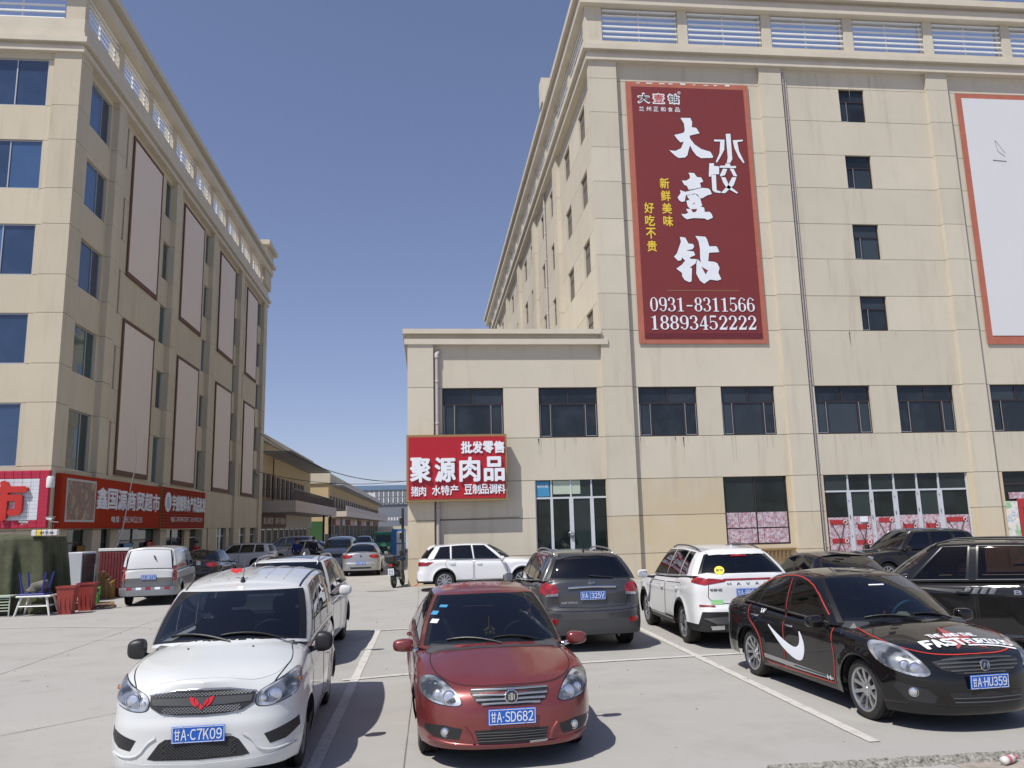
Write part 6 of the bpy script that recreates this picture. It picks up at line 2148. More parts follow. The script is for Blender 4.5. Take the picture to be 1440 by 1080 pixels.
# ------------------------------------------------------------------ black saloon with stickers
blk = Car('saloon_car', 'black saloon with a big white tick on its doors, red outlines and a lettered bonnet', 5.53, 10.22, -86.4, dict(
    L=4.54, W=1.775, H=1.49, wb=2.65, fo=.87, r=.315, ra=.365, paint='paint_black', sill=.21, fbot=.18, rbot=.26,
    shoulder=[(0, .64), (.10, .69), (.35, .76), (.8, .865), (1.4, .92), (2.6, .96), (3.7, 1.0), (4.3, 1.01), (4.54, .98)],
    deck=[(0, .65), (.08, .72), (.25, .80), (.55, .88), (1.05, .985), (2, 1.0), (3.5, 1.07), (4.0, 1.10), (4.4, 1.07), (4.54, 1.0)],
    front=[(0, 0), (.35, .03), (.62, .11), (.80, .22), (.91, .35), (.975, .55), (1, .90)],
    pfront=[(.15, .08), (.20, .02), (.27, .0), (.40, .0), (.52, .01), (.60, .03), (.70, .08)],
    crease=(.74, .88, .012), flare=.02, wheel=(.205, .228, 'twin', 5, 'alloy'),
    gh=sedan_gh(ws0=1.02, wsA=1.42, we0=1.95, weA=2.10, yr=(.58, .54), bw_ws=.045, rD=3.80, rD0=4.00, rE=3.22, rE0=3.10,
                roof=[(1.8, 1.41), (2.1, 1.445), (2.6, 1.465), (3.1, 1.42), (3.5, 1.35)],
                sides=[(2.46, 2.54, 'gF'), (2.54, 2.60, 'pB'), (3.34, 3.06, 'gR'), (3.39, 3.09, 'pX'), (3.66, 3.14, 'gQ'), (3.80, 3.22, 'pC')], trim='alloy_dark', glass='car_glass', glass_side='car_glass_dark', rows=(1, 7))))
c = blk
d1 = c.door([('s', 1.38, .30), ('s', 1.33, .6), ('s', 1.42, .89), ('s', 1.8, .91), ('s', 2.50, .94), ('s', 2.50, .30)], handle=(2.34, .82), hmat='chrome')
d2 = c.door([('s', 2.54, .30), ('s', 2.54, .94), ('s', 3.5, .98), ('s', 3.50, .82), ('s', 3.20, .62), ('s', 3.12, .45), ('s', 3.10, .30)], handle=(3.28, .86), hmat='chrome')
c.patch('bonnet', [('t', 1.06, 0), ('t', 1.09, .35), ('t', 1.2, .68), ('t', .8, .73), ('t', .48, .67), ('t', .27, .5), ('t', .17, .25), ('t', .15, 0), ('t', .17, -.25), ('t', .27, -.5), ('t', .48, -.67), ('t', .8, -.73), ('t', 1.2, -.68), ('t', 1.09, -.35)], 'paint_black', az='t', off=.003, res=.06, smooth_in=2)
red_line = lambda pts: c.ribbon('red_tape', pts, .016, 'red_line', off=.0045, mirror=True, smooth=2)
red_line([('t', 1.18, .69), ('t', .8, .745), ('t', .48, .68), ('t', .26, .51), ('t', .155, .25), ('t', .135, 0.0)])
red_line([('s', 1.38, .30), ('s', 1.33, .6), ('s', 1.42, .90)]); red_line([('s', 2.52, .28), ('s', 2.52, .96)])
red_line([('s', 3.53, .98), ('s', 3.53, .80), ('s', 3.30, .69), ('s', 3.16, .56), ('s', 3.125, .40), ('s', 3.12, .28)]); red_line([('s', 1.38, .285), ('s', 2.2, .275), ('s', 3.16, .275)])
for kk in (-1,):
    for pts in ([(2.52, 1.0), (2.56, 1.2), (2.60, 1.40)], [(1.55, 1.03), (1.95, 1.30), (2.3, 1.415), (2.7, 1.43), (3.2, 1.35), (3.6, 1.18), (3.75, 1.05)]):
        c.ribbon('red_tape', [('s', a, b) for a, b in pts], .014, 'red_line', off=.007, mirror=True, smooth=1)
tick = [(2.98, .80), (2.72, .62), (2.50, .50), (2.26, .42), (2.10, .42), (2.02, .50), (2.00, .62), (2.06, .74), (2.12, .79), (2.10, .70), (2.12, .62), (2.20, .57), (2.32, .57), (2.52, .62), (2.75, .70)]
c.patch('tick_decal', [('s', a, b) for a, b in tick], 'letter_white', az=90, off=.006, res=.05, skirt=.004, smooth_in=1, mirror=True)
c.patch('sill_stripe', [('s', 1.45, .345), ('s', 1.42, .315), ('s', 2.3, .305), ('s', 3.08, .32), ('s', 3.09, .375), ('s', 2.3, .365)], 'alloy', az=90, off=.006, res=.06, skirt=.004, mirror=True)
c.ribbon('sill_text', [('s', 1.55, .335), ('s', 2.3, .337)], .016, 'dark_text', off=.008, mirror=True)
mb = MB()
for sy in (-1,):
    def putc(u, v, d, sy=sy):
        h = c.p3(('s', 1.52 - u, .30 + v)); p = h[0] + h[1] * (.009 + d); return (p.x, sy * p.y, p.z)
    write(mb, 'H', 0, .01, .07, .05, .0015, putc, bold=.02)
    def putd(u, v, d): h = c.p3(('s', 3.18 - u, .90 + v)); p = h[0] + h[1] * (.006 + d); return (p.x, -p.y, p.z)
    write(mb, 'W', 0, 0, .10, .05, .0015, putd, bold=.02)
mb.obj('door_letter', 'letter_white', c.root, fix=False)
lights(c, [('f', .53, .60), ('f', .60, .72), ('s', .42, .80), ('s', .62, .845), ('s', .78, .855), ('s', .66, .76), ('s', .50, .64), ('f', .70, .555), ('f', .58, .55)], 'headlamp', az=42, bowls=[(('f', .66, .635), .055), (('f', .73, .66), .05)])
g_ = c.patch('grille', [('f', .50, .69), ('f', .25, .735), ('f', 0, .745), ('f', -.25, .735), ('f', -.50, .69), ('f', -.44, .62), ('f', -.28, .575), ('f', 0, .56), ('f', .28, .575), ('f', .44, .62)], 'black_plastic', off=.004, res=.05)[0]
for z, w_, q in ((.715, .40, .012), (.680, .46, .012), (.645, .44, .008), (.610, .36, .004), (.583, .24, .0)):
    c.ribbon('grille_bar', [('f', -w_, z - q), ('f', -w_ / 2, z), ('f', 0, z + q * .5), ('f', w_ / 2, z), ('f', w_, z - q)], .018, 'alloy_dark', off=.006, thick=.008, parent=g_)
e = c.disc('badge', ('f', 0, .655), .056, 'grey_plastic', az=0, out=.018, bulge=.004, parent=g_)
mb = MB(); mb.tube([(-.032, -.022, .014), (-.012, .026, .014)], .007, 5); mb.tube([(.012, -.026, .014), (.032, .022, .014)], .007, 5); mb.tube([(-.02, -.002, .014), (.02, .002, .014)], .006, 5); mb.obj('badge_mark', 'chrome', e)
lg = c.patch('lower_grille', [('f', .42, .40), ('f', 0, .41), ('f', -.42, .40), ('f', -.36, .28), ('f', 0, .27), ('f', .36, .28)], 'black_plastic', off=.004, res=.05)[0]
grille_bars(c, .29, .37, .37, .39, 2, 'alloy_dark', parent=lg)
fr_ = c.patch('fog_recess', [('f', .52, .36), ('f', .60, .43), ('s', .34, .49), ('s', .38, .44), ('f', .74, .31), ('f', .55, .30)], 'black_plastic', az=30, off=.004, res=.04, mirror=True)
for k, sy in enumerate((1, -1)):
    c.disc('fog_lamp', ('f', .70, .40), .048, 'lamp_white', az=25, out=.006, bulge=.006, parent=fr_[k], sy=sy)
    c.ribbon('fog_trim', [('f', .55, .335), ('f', .62, .35), ('f', .68, .36)], .02, 'chrome', off=.010, thick=.006)
c.plate('f', .505, '甘A·HU359', tilt=4, out=.016)
c.mirror(1.54, .93, .83, size=(.13, .22, .15), reach=.06)
c.interior(seat_x=(2.05, 2.9), dash_x=1.34, dash_z=.98, z0=.42, wheel_mat='sticker_blue')
c.wipers(spread=.70, ln=.58)
# bonnet sticker: star and two lines of lettering
def hood_put(c, x0, y0, ang=0, sc=1):
    """u to the reader's right when read from the front, v up the bonnet"""
    def f(u, v, d):
        xx = x0 + v; yy = y0 + u
        h = c.hit_top(c.hx - xx, yy)
        p = h[0] + h[1] * (d + .006)
        return (p.x, p.y, p.z)
    return f
star = []
for k in range(10):
    a = math.pi / 2 + math.pi * k / 5; rr_ = .30 if k % 2 == 0 else .115
    star.append(('t', .47 + rr_ * math.sin(a) * 1.0, .05 + rr_ * math.cos(a)))
c.patch('star_decal', star, 'star_red', az='t', off=.006, res=.04, skirt=.003)
hp = hood_put(c, 0, 0)
mb = MB()
write(mb, 'FAST', -.42, .30, .47, .15, .004, hp, bold=.06, gap=.14); write(mb, 'FURIOUS', .07, .315, .53, .11, .006, hp, bold=.05, gap=.14)
write(mb, 'THE AND THE', -.24, .50, .56, .085, .004, hp, bold=.05, gap=.16)
v = [hp(u, w2, .004) for u in (.04, .2, .4, .60) for w2 in (.272, .295)]
mb.add(v, [(0, 1, 3, 2), (2, 3, 5, 4), (4, 5, 7, 6)])
mb.obj('bonnet_lettering', 'letter_white', c.root, fix=False)
# hat and toy on the dashboard
q = c.hit(0, .08, 1.06)[0]
mb = MB(); mb.lathe([(0, .05), (.05, .045), (.075, .02), (.13, .008), (.13, 0), (0, 0)], 18, 'z', (q.x - .38, .18, .985)); mb.obj('hat', 'cream_cloth', c.root, smooth=True)
mb = MB(); mb.lathe([(0, 0), (.02, .01), (.012, .04), (.018, .06), (0, .08)], 8, 'z', (q.x - .30, -.12, .985)); mb.obj('trinket', 'badge_red', c.root, smooth=True)
mb = MB(); q = c.hit(0, -.05, 1.345); mb.bev(-.004, .004, -.10, .10, -.012, .012, .003); o = mb.obj('sticker', 'letter_white', c.root); o.location = q[0] + q[1] * .006; o.rotation_euler = q[1].to_track_quat('X', 'Z').to_euler()
# ------------------------------------------------------------------ more vehicles
def suv_gh(**k):
    d = dict(ws0=1.15, wsA=1.52, we0=1.98, weA=2.12, rD=4.32, rD0=4.52, rE=4.14, rE0=4.28, yr=(.62, .60), crown=.04, ins=.05,
             roof=[(1.8, 1.58), (2.2, 1.635), (2.9, 1.66), (3.7, 1.64), (4.2, 1.60)],
             sides=[(2.56, 2.64, 'gF'), (2.58, 2.70, 'pB'), (3.42, 3.44, 'gR'), (3.50, 3.52, 'pC'), (4.08, 3.96, 'gQ'), (4.32, 4.14, 'pD')],
             glass='car_glass_dark', glass_ws='car_glass', bw_rw=.05, trim='alloy_dark', hole=True)
    d.update(k); return d
def suv_spec(**k):
    d = dict(L=4.65, W=1.86, H=1.70, wb=2.70, fo=.93, r=.345, ra=.40, paint='paint_white2', sill=.28, fbot=.24, rbot=.30,
             shoulder=[(0, .78), (.12, .86), (.4, .95), (.9, 1.02), (1.5, 1.06), (3.0, 1.10), (4.2, 1.13), (4.65, 1.12)],
             deck=[(0, .80), (.10, .90), (.3, .98), (.7, 1.05), (1.15, 1.10), (2, 1.12), (4.0, 1.15), (4.65, 1.13)],
             pfront=[(.2, .10), (.28, .03), (.4, .0), (.55, .0), (.68, .03), (.8, .09), (.95, .2)],
             prear=[(.2, .12), (.32, .02), (.45, 0), (.62, .0), (.70, .05), (.95, .07), (1.15, .11)],
             pside=[(.2, .05), (.32, .02), (.45, .005), (.6, 0), (.8, .006), (1.0, .025), (1.3, .06)],
             crease=(.90, 1.0, .012), flare=.03, wheel=(.225, .225, 'twin', 5, 'alloy'), gh=suv_gh())
    d.update(k); return d
def doors4(c, m=None, hz=(.92, .96), hm=None, top=(.99, 1.02, 1.06), x=(1.40, 2.56, 3.62)):
    a, b, e = x
    c.door([('s', a, .38), ('s', a - .04, .62), ('s', a + .06, top[0]), ('s', b, top[1]), ('s', b, .38)], handle=(b - .16, hz[0]), hmat=hm)
    c.door([('s', b + .04, .38), ('s', b + .04, top[1]), ('s', e, top[2]), ('s', e + .04, .88), ('s', e - .14, .66), ('s', e - .30, .38)], handle=(e - .20, hz[1]), hmat=hm)
def rear_lamps(c, pts, mat='taillamp', az=145, name='tail_light', off=.008, sm=1):
    return c.patch(name, pts, mat, az=az, off=off, res=.04, smooth_in=sm, mirror=True)
X = lambda c, d: ('s', c.L - d[0], d[1])

kia = Car('suv', 'dark grey SUV with silver roof rails seen from behind, beyond the red saloon', 2.80, 16.25, 91, suv_spec(
    L=4.66, W=1.86, paint='paint_grey', wb=2.70, fo=.93, clad=.36, cladf=.40, cladr=.56,
    shoulder=[(0, .78), (.12, .86), (.4, .95), (.9, 1.02), (1.5, 1.06), (3.0, 1.12), (4.2, 1.20), (4.66, 1.20)], deck=[(0, .80), (.10, .90), (.3, .98), (.7, 1.05), (1.15, 1.10), (2, 1.12), (4.0, 1.20), (4.66, 1.21)], prear=[(.2, .12), (.32, .02), (.45, 0), (.68, .0), (.78, .05), (1.0, .06), (1.22, .11)], cladmat='grey_plastic',
    wheel=(.235, .225, 'twin', 5, 'alloy'), gh=suv_gh(trim='chrome', yr=(.62, .60), rD=4.30, rD0=4.50, rE=4.10, rE0=4.24)))
c = kia
doors4(c)
rear_lamps(c, [('r', .60, 1.140), ('r', .78, 1.160), X(c, (.38, 1.17)), X(c, (.36, 1.01)), ('r', .78, 0.950), ('r', .58, 0.970)])
for k, o in enumerate(c.patch('reversing_lamp', [('r', .60, 0.995), ('r', .78, 0.980), ('r', .80, 0.940), ('r', .60, 0.950)], 'lamp_white', az=165, off=.011, res=.04, mirror=True)): pass
rear_lamps(c, [('r', .62, 0.570), ('r', .80, 0.580), ('r', .80, 0.500), ('r', .64, 0.490)], name='rear_reflector', az=165, sm=0)
c.ribbon('tailgate_gap', [('r', .70, 1.230), ('r', .64, 0.950), ('r', .58, 0.770), ('r', .0, 0.740), ('r', -.58, 0.770), ('r', -.64, 0.950), ('r', -.70, 1.230)], .012, 'seam', off=.003)
c.ribbon('chrome_strip', [('r', .42, 1.085), ('r', 0, 1.095), ('r', -.42, 1.085)], .045, 'chrome', off=.01, thick=.02)
c.ribbon('bumper_gap', [('r', .90, 0.730), ('r', .5, 0.700), ('r', 0, 0.695), ('r', -.5, 0.700), ('r', -.90, 0.730)], .012, 'seam', off=.004)
c.plate('r', .95, '甘A·1325V', out=.03)
e = c.disc('badge', ('r', 0, 1.155), .055, 'grey_plastic', az=180, out=.008, bulge=.004)
mb = MB(); put_ = lambda u, v, d: (-u * 0 + u, v, d + .012)
write(mb, 'KIA', -.040, -.016, .08, .032, .002, put_, bold=.02); mb.obj('badge_letters', 'chrome', e, fix=False)
q, n = c.on(('r', -.15, 1.320), .02)
mb = MB(); P_ = [c.on(('r', .02 - .06 * k, 1.27 - .006 * k), .022)[0] for k in range(8)]; mb.tube(P_, .012, 6); mb.obj('rear_wiper', 'black_plastic', c.root)
c.roof_rail(2.0, 4.0, .58, 'alloy', .05)
h = c.hit_top(c.hx - 3.95, 0)[0]; mb = MB(); mb.tube([h, h + Vector((-.02, 0, .05)), h + Vector((-.10, 0, .16))], [.02, .008, .004], 6); mb.obj('aerial', 'black_plastic', c.root)
c.mirror(1.58, 1.06, .88, size=(.13, .22, .18)); c.interior(seat_x=(2.15, 3.0), dash_x=1.45, dash_z=1.05, z0=.6)
c.patch('spoiler', [('t', 4.12, .50), ('t', 4.24, .46), ('t', 4.28, 0), ('t', 4.24, -.46), ('t', 4.12, -.50), ('t', 4.10, 0)], 'paint_grey', az='t', off=.02, res=.06)
mb = MB(); write(mb, 'sorento', 0, 0, .28, .035, .002, lambda u, v, d: tuple(c.on(('r', .55 - u, .82 + v), .004 + d)[0]), bold=.01); mb.obj('rear_lettering', 'chrome', c.root, fix=False)

hav = Car('suv', 'white SUV with black cladding and a yellow sticker in its rear window, seen from behind', 5.57, 15.92, 88.5, suv_spec(
    L=4.65, W=1.88, paint='paint_white2', clad=.42, cladr=.63, cladf=.45,
    shoulder=[(0, .80), (.12, .88), (.4, .97), (.9, 1.04), (1.5, 1.09), (3.0, 1.15), (4.2, 1.22), (4.65, 1.24)], deck=[(0, .82), (.10, .92), (.3, 1.0), (.7, 1.07), (1.15, 1.12), (2, 1.14), (4.0, 1.22), (4.65, 1.25)], prear=[(.2, .12), (.32, .02), (.45, 0), (.66, .0), (.76, .05), (1.05, .06), (1.25, .11)], wheel=(.235, .235, 'alloy', 7, 'alloy'), r=.35, ra=.405,
    gh=suv_gh(trim='chrome', yr=(.62, .58), rD=4.20, rD0=4.46, rE=3.92, rE0=4.08, roof=[(1.8, 1.60), (2.2, 1.655), (2.9, 1.67), (3.7, 1.63), (4.2, 1.59)],
              sides=[(2.56, 2.64, 'gF'), (2.58, 2.70, 'pB'), (3.42, 3.40, 'gR'), (3.46, 3.44, 'pC'), (3.92, 3.72, 'gQ'), (4.20, 3.92, 'pD')])))
c = hav
doors4(c)
rear_lamps(c, [('r', .36, 1.155), ('r', .60, 1.180), X(c, (.50, 1.20)), X(c, (.46, 1.11)), ('r', .74, 1.070), ('r', .40, 1.125)], sm=0)
c.patch('light_bar', [('r', .42, 1.175), ('r', -.42, 1.175), ('r', -.42, 1.145), ('r', .42, 1.145)], 'taillamp', az=180, off=.008)
mb = MB(); write(mb, 'HAVAL', 0, 0, .72, .036, .003, lambda u, v, d: tuple(c.on(('r', .36 - u, 1.07 + v), .004 + d)[0]), bold=.02, gap=1.5); write(mb, '哈弗H6', 0, 0, .20, .045, .002, lambda u, v, d: tuple(c.on(('r', .66 - u, .97 + v), .004 + d)[0]), bold=.01); mb.obj('rear_lettering', 'grey_plastic', c.root, fix=False)
c.patch('green_sticker', [('r', .66, 0.830), ('r', .46, 0.830), ('r', .46, 0.750), ('r', .66, 0.750)], 'sticker_green', az=180, off=.005)
c.plate('r', .94, '甘A·8B62K', out=.01)
c.ribbon('tailgate_gap', [('r', .66, 1.250), ('r', .70, 0.870), ('r', .62, 0.770), ('r', 0, 0.750), ('r', -.62, 0.770), ('r', -.70, 0.870), ('r', -.66, 1.250)], .012, 'seam', off=.003)
rear_lamps(c, [('r', .60, 0.735), ('r', .84, 0.745), ('r', .84, 0.715), ('r', .60, 0.705)], name='rear_reflector', az=165, sm=0)
c.patch('rear_skid', [('r', .80, 0.520), ('r', .50, 0.550), ('r', -.50, 0.550), ('r', -.80, 0.520), ('r', -.60, 0.430), ('r', .60, 0.430)], 'alloy_dark', az=180, off=.02, res=.06)
for sy in (1, -1): c.patch('tailpipe', [('r', sy * .70, .40), ('r', sy * .48, .42), ('r', sy * .48, .35), ('r', sy * .68, .345)], 'chrome', az=180, off=.035, res=.05)
q, n = c.on(('r', .42, 1.300), .012)
mb = MB(); mb.lathe([(0, .004), (.085, .004), (.085, 0)], 22, 'z'); o = mb.obj('round_sticker', 'sticker_yellow', c.root); o.location = q; o.rotation_euler = n.to_track_quat('Z', 'Y').to_euler()
mb = MB(); write(mb, '实习', -.055, -.024, .11, .05, .005, lambda u, v, d: (u, v, d), bold=.02); mb.obj('sticker_lettering', 'dark_text', o, fix=False)
c.patch('brake_light', [('r', .14, 1.555), ('r', -.14, 1.555), ('r', -.14, 1.525), ('r', .14, 1.525)], 'taillamp', az=180, off=.02)
c.patch('spoiler', [('t', 3.95, .52), ('t', 4.10, .50), ('t', 4.17, .25), ('t', 4.19, 0), ('t', 4.17, -.25), ('t', 4.10, -.50), ('t', 3.95, -.52), ('t', 3.90, 0)], 'paint_white2', az='t', off=.025, res=.06)
c.roof_rail(2.1, 3.85, .60, 'alloy_dark', .04)
c.ribbon('sill_chrome', [('s', 1.50, .37), ('s', 3.1, .37)], .03, 'alloy', off=.012, thick=.01, mirror=True)
h = c.hit_top(c.hx - 3.75, 0)[0]; mb = MB(); mb.prism([(0, 0), (-.14, 0), (-.13, .06), (-.06, .045)], 'y', -.012, .012); o = mb.obj('aerial_fin', 'paint_white2', c.root); o.location = h
c.mirror(1.60, 1.07, .89, size=(.13, .22, .17)); c.interior(seat_x=(2.15, 3.0), dash_x=1.45, dash_z=1.05, z0=.6)

x1 = Car('suv', 'white SUV parked sideways against the low wing wall, nose to the right', 1.84, 28.75, 0, suv_spec(
    L=4.46, W=1.82, H=1.61, wb=2.67, fo=.82, r=.34, ra=.395, clad=.36, sill=.26, wheel=(.225, .235, 'alloy', 10, 'alloy'),
    shoulder=[(0, .74), (.12, .84), (.4, .93), (.9, 1.0), (1.5, 1.03), (3.0, 1.06), (4.0, 1.08), (4.46, 1.05)], deck=[(0, .76), (.10, .88), (.3, .96), (.7, 1.03), (1.15, 1.07), (2, 1.09), (4.0, 1.10), (4.46, 1.06)],
    gh=suv_gh(trim='seal', ws0=1.12, wsA=1.50, we0=1.95, weA=2.08, rD=4.0, rD0=4.30, rE=3.72, rE0=3.95, yr=(.59, .55), roof=[(1.8, 1.49), (2.2, 1.54), (2.8, 1.55), (3.5, 1.51), (4.0, 1.46)],
              sides=[(2.46, 2.52, 'gF'), (2.50, 2.57, 'pB'), (3.24, 3.24, 'gR'), (3.29, 3.29, 'pC'), (3.86, 3.62, 'gQ'), (4.0, 3.72, 'pD')])))
c = x1
doors4(c, x=(1.36, 2.46, 3.42), top=(.97, .99, 1.03), hz=(.90, .93))
rear_lamps(c, [('r', .46, .96), ('r', .70, .99), X(c, (.62, .985)), X(c, (.40, .86)), ('r', .70, .85), ('r', .50, .87)], sm=0)
c.patch('spoiler', [('t', 3.80, .48), ('t', 4.02, .46), ('t', 4.10, 0), ('t', 4.02, -.46), ('t', 3.80, -.48), ('t', 3.76, 0)], 'paint_white2', az='t', off=.03, res=.06)
lights(c, [('f', .50, .74), ('f', .58, .80), ('s', .50, .86), ('s', .60, .84), ('s', .44, .74), ('f', .62, .70)], 'headlamp_dark', az=38)
c.patch('grille', [('f', .42, .80), ('f', -.42, .80), ('f', -.40, .60), ('f', .40, .60)], 'black_plastic', off=.005)
c.patch('lower_grille', [('f', .50, .48), ('f', -.50, .48), ('f', -.44, .36), ('f', .44, .36)], 'black_plastic', off=.005)
mb = MB(); hp_ = c.on(('r', -.66, .40), .0)[0]; mb.tube([hp_ + Vector((.25, 0, 0)), hp_ + Vector((-.03, 0, -.01))], .045, 10, caps=False); mb.obj('tailpipe', 'chrome', c.root, smooth=True)
mb = MB(); mb.tube([hp_ + Vector((.05, .05, -.06)), hp_ + Vector((-.02, .05, -.16)), hp_ + Vector((-.12, .05, -.20))], .02, 6); mb.obj('red_ribbon', 'flag_red', c.root)
c.mirror(1.54, 1.02, .86, size=(.13, .20, .16)); c.interior(seat_x=(2.1, 2.95), dash_x=1.42, dash_z=1.02, z0=.55)

mpv = Car('suv', 'white SUV with a sunroof right behind the white microvan, nose toward the camera', -2.56, 15.62, -90.5, suv_spec(
    L=4.60, W=1.85, H=1.70, paint='paint_white', wheel=(.225, .235, 'alloy', 10, 'alloy_dark'), gh=suv_gh(trim='seal', yr=(.62, .60), glass_side='car_glass')))
c = mpv
doors4(c)
c.roof_rail(1.95, 4.0, .60, 'alloy', .05)
c.patch('sunroof', [('t', 2.2, .42), ('t', 2.2, -.42), ('t', 2.85, -.42), ('t', 2.85, .42)], 'glass_dark', az='t', off=.006)
h = c.hit_top(c.hx - 3.9, 0)[0]; mb = MB(); mb.prism([(0, 0), (-.14, 0), (-.13, .06), (-.06, .045)], 'y', -.012, .012); o = mb.obj('aerial_fin', 'paint_white2', c.root); o.location = h
lights(c, [('f', .50, .78), ('f', .58, .86), ('s', .50, .92), ('s', .60, .90), ('s', .44, .78), ('f', .62, .74)], 'headlamp', az=38)
c.patch('grille', [('f', .42, .84), ('f', -.42, .84), ('f', -.38, .62), ('f', .38, .62)], 'black_plastic', off=.005)
c.mirror(1.60, 1.07, .88, size=(.13, .22, .18)); c.interior(seat_x=(2.15, 3.0), dash_x=1.45, dash_z=1.05, z0=.6)

lv = Car('delivery_van', 'white and grey delivery van with a big blank rear window under the left signs', -8.80, 28.35, 97, dict(
    L=4.35, W=1.66, H=1.80, wb=2.7, fo=.75, r=.30, ra=.35, paint='paint_white', sill=.28, fbot=.25, rbot=.30,
    shoulder=[(0, .84), (.12, .92), (.5, 1.02), (.9, 1.08), (1.5, 1.08), (4.35, 1.06)], deck=[(0, .86), (.10, .95), (.5, 1.06), (.8, 1.12), (4.35, 1.08)],
    rear=[(0, 0), (.6, .01), (.86, .05), (.96, .12), (1, .25)], clad=.80, cladr=.84, cladf=.60, cladmat='paint_vangrey', crease=None, flare=.02,
    wheel=(.18, .19, 'steel', 6, 'hub_grey'), prear=[(.2, .08), (.3, .0), (.5, .0), (.6, .04), (1.1, .05)],
    gh=dict(ws0=.80, wsA=1.10, we0=1.40, weA=1.55, rD=4.18, rD0=4.28, rE=4.06, rE0=4.14, yr=(.66, .66), crown=.06, ins=.02,
            roof=[(1.3, 1.66), (1.6, 1.71), (2.5, 1.73), (4.1, 1.70)], sides=[(1.95, 2.0, 'gF'), (2.03, 2.06, 'pB'), (2.55, 2.56, 'gR'), (3.9, 3.9, 'pC'), (4.18, 4.06, 'pD')],
            glass='car_glass_dark', glass_rw='blank_white', rrows=(1, 8), hole=False)))
c = lv
rear_lamps(c, [('r', .68, 1.18), ('r', .76, 1.20), X(c, (.26, 1.20)), X(c, (.24, .78)), ('r', .77, .74), ('r', .69, .76)], az=150, sm=0)
c.plate('r', .86, '甘A·5D731', out=.02)
c.ribbon('tailgate_gap', [('r', .66, 1.62), ('r', .68, 1.0), ('r', .68, .58), ('r', 0, .57), ('r', -.68, .58), ('r', -.68, 1.0), ('r', -.66, 1.62)], .012, 'seam', off=.004)
c.patch('rear_bumper', [('r', .82, .55), ('r', 0, .55), ('r', -.82, .55), ('r', -.82, .32), ('r', 0, .32), ('r', .82, .32)], 'paint_silver2', az=180, off=.05, skirt=.05, res=.08)
for k in range(5):
    y = .60 - k * .27
    c.patch('reflector_tape', [('r', y, .545), ('r', y - .15, .545), ('r', y - .15, .49), ('r', y, .49)], 'taillamp' if k % 2 == 0 else 'letter_white', az=180, off=.055, res=.08)
c.ribbon('door_gap', [('s', 1.98, .5), ('s', 1.98, 1.6)], .012, 'seam', off=.004, mirror=True); c.ribbon('door_gap', [('s', 2.8, .5), ('s', 2.8, 1.6)], .012, 'seam', off=.004, mirror=True)
mb = MB(); write(mb, '万事兴隆搬家', 0, 0, 1.3, .09, .002, lambda u, v, d: tuple(c.on(('m', 3.9 - u, 1.12 + v), .005 + d)[0]), bold=.01); mb.obj('side_lettering', 'letter_red', c.root, fix=False)
P_ = [c.on(('r', -.12 - .02 * k, 1.50 - .04 * k), .03)[0] for k in range(4)];
mb = MB(); mb.tube(P_, .02, 6); mb.obj('rear_wiper', 'black_plastic', c.root)
c.mirror(1.35, 1.08, .80, size=(.12, .18, .20), mat='black_plastic')
c.interior(seat_x=(1.8,), dash_x=1.2, dash_z=1.05, z0=.6)

bs = Car('suv', 'big black SUV with silver stripes and tan windows at the right edge, angled away', 9.28, 13.30, 140, suv_spec(
    L=4.75, W=1.88, H=1.80, paint='paint_black2', wheel=(.24, .22, 'alloy', 6, 'alloy'),
    gh=suv_gh(yr=(.66, .64), roof=[(1.8, 1.62), (2.2, 1.68), (2.9, 1.70), (3.7, 1.69), (4.3, 1.66)], glass_side='car_glass_tan', rD=4.42, rD0=4.6, rE=4.3, rE0=4.4, trim='grey_plastic',
              sides=[(2.50, 2.56, 'gF'), (2.60, 2.66, 'pB'), (3.40, 3.40, 'gR'), (3.52, 3.50, 'pC'), (4.26, 4.16, 'gQ'), (4.42, 4.3, 'pD')])))
c = bs
doors4(c, hm='black_plastic')
c.roof_rail(1.9, 4.2, .64, 'black_plastic', .055)
for k in range(4):
    a = 2.40 + k * .12
    c.patch('stripe_decal', [('s', a, .90), ('s', a + .08, .90), ('s', a + .13, .99), ('s', a + .05, .99)], 'alloy_dark', az=90, off=.006, res=.06, mirror=True)
c.patch('stripe_decal', [('s', 1.7, .975), ('s', 2.35, .90), ('s', 2.42, .96), ('s', 1.75, .985)], 'grey_plastic', az=90, off=.006, res=.06, mirror=True)
mb = MB(); write(mb, 'BLT', 0, 0, .40, .06, .002, lambda u, v, d: tuple(c.on(('s', 3.12 + u, .90 + v), .006 + d)[0]), bold=.03, gap=.5); mb.obj('side_lettering', 'alloy', c.root, fix=False)
c.mirror(1.62, 1.08, .89, size=(.13, .22, .18)); c.interior(seat_x=(2.15, 3.0), dash_x=1.45, dash_z=1.08, z0=.65, mat='interior_tan')

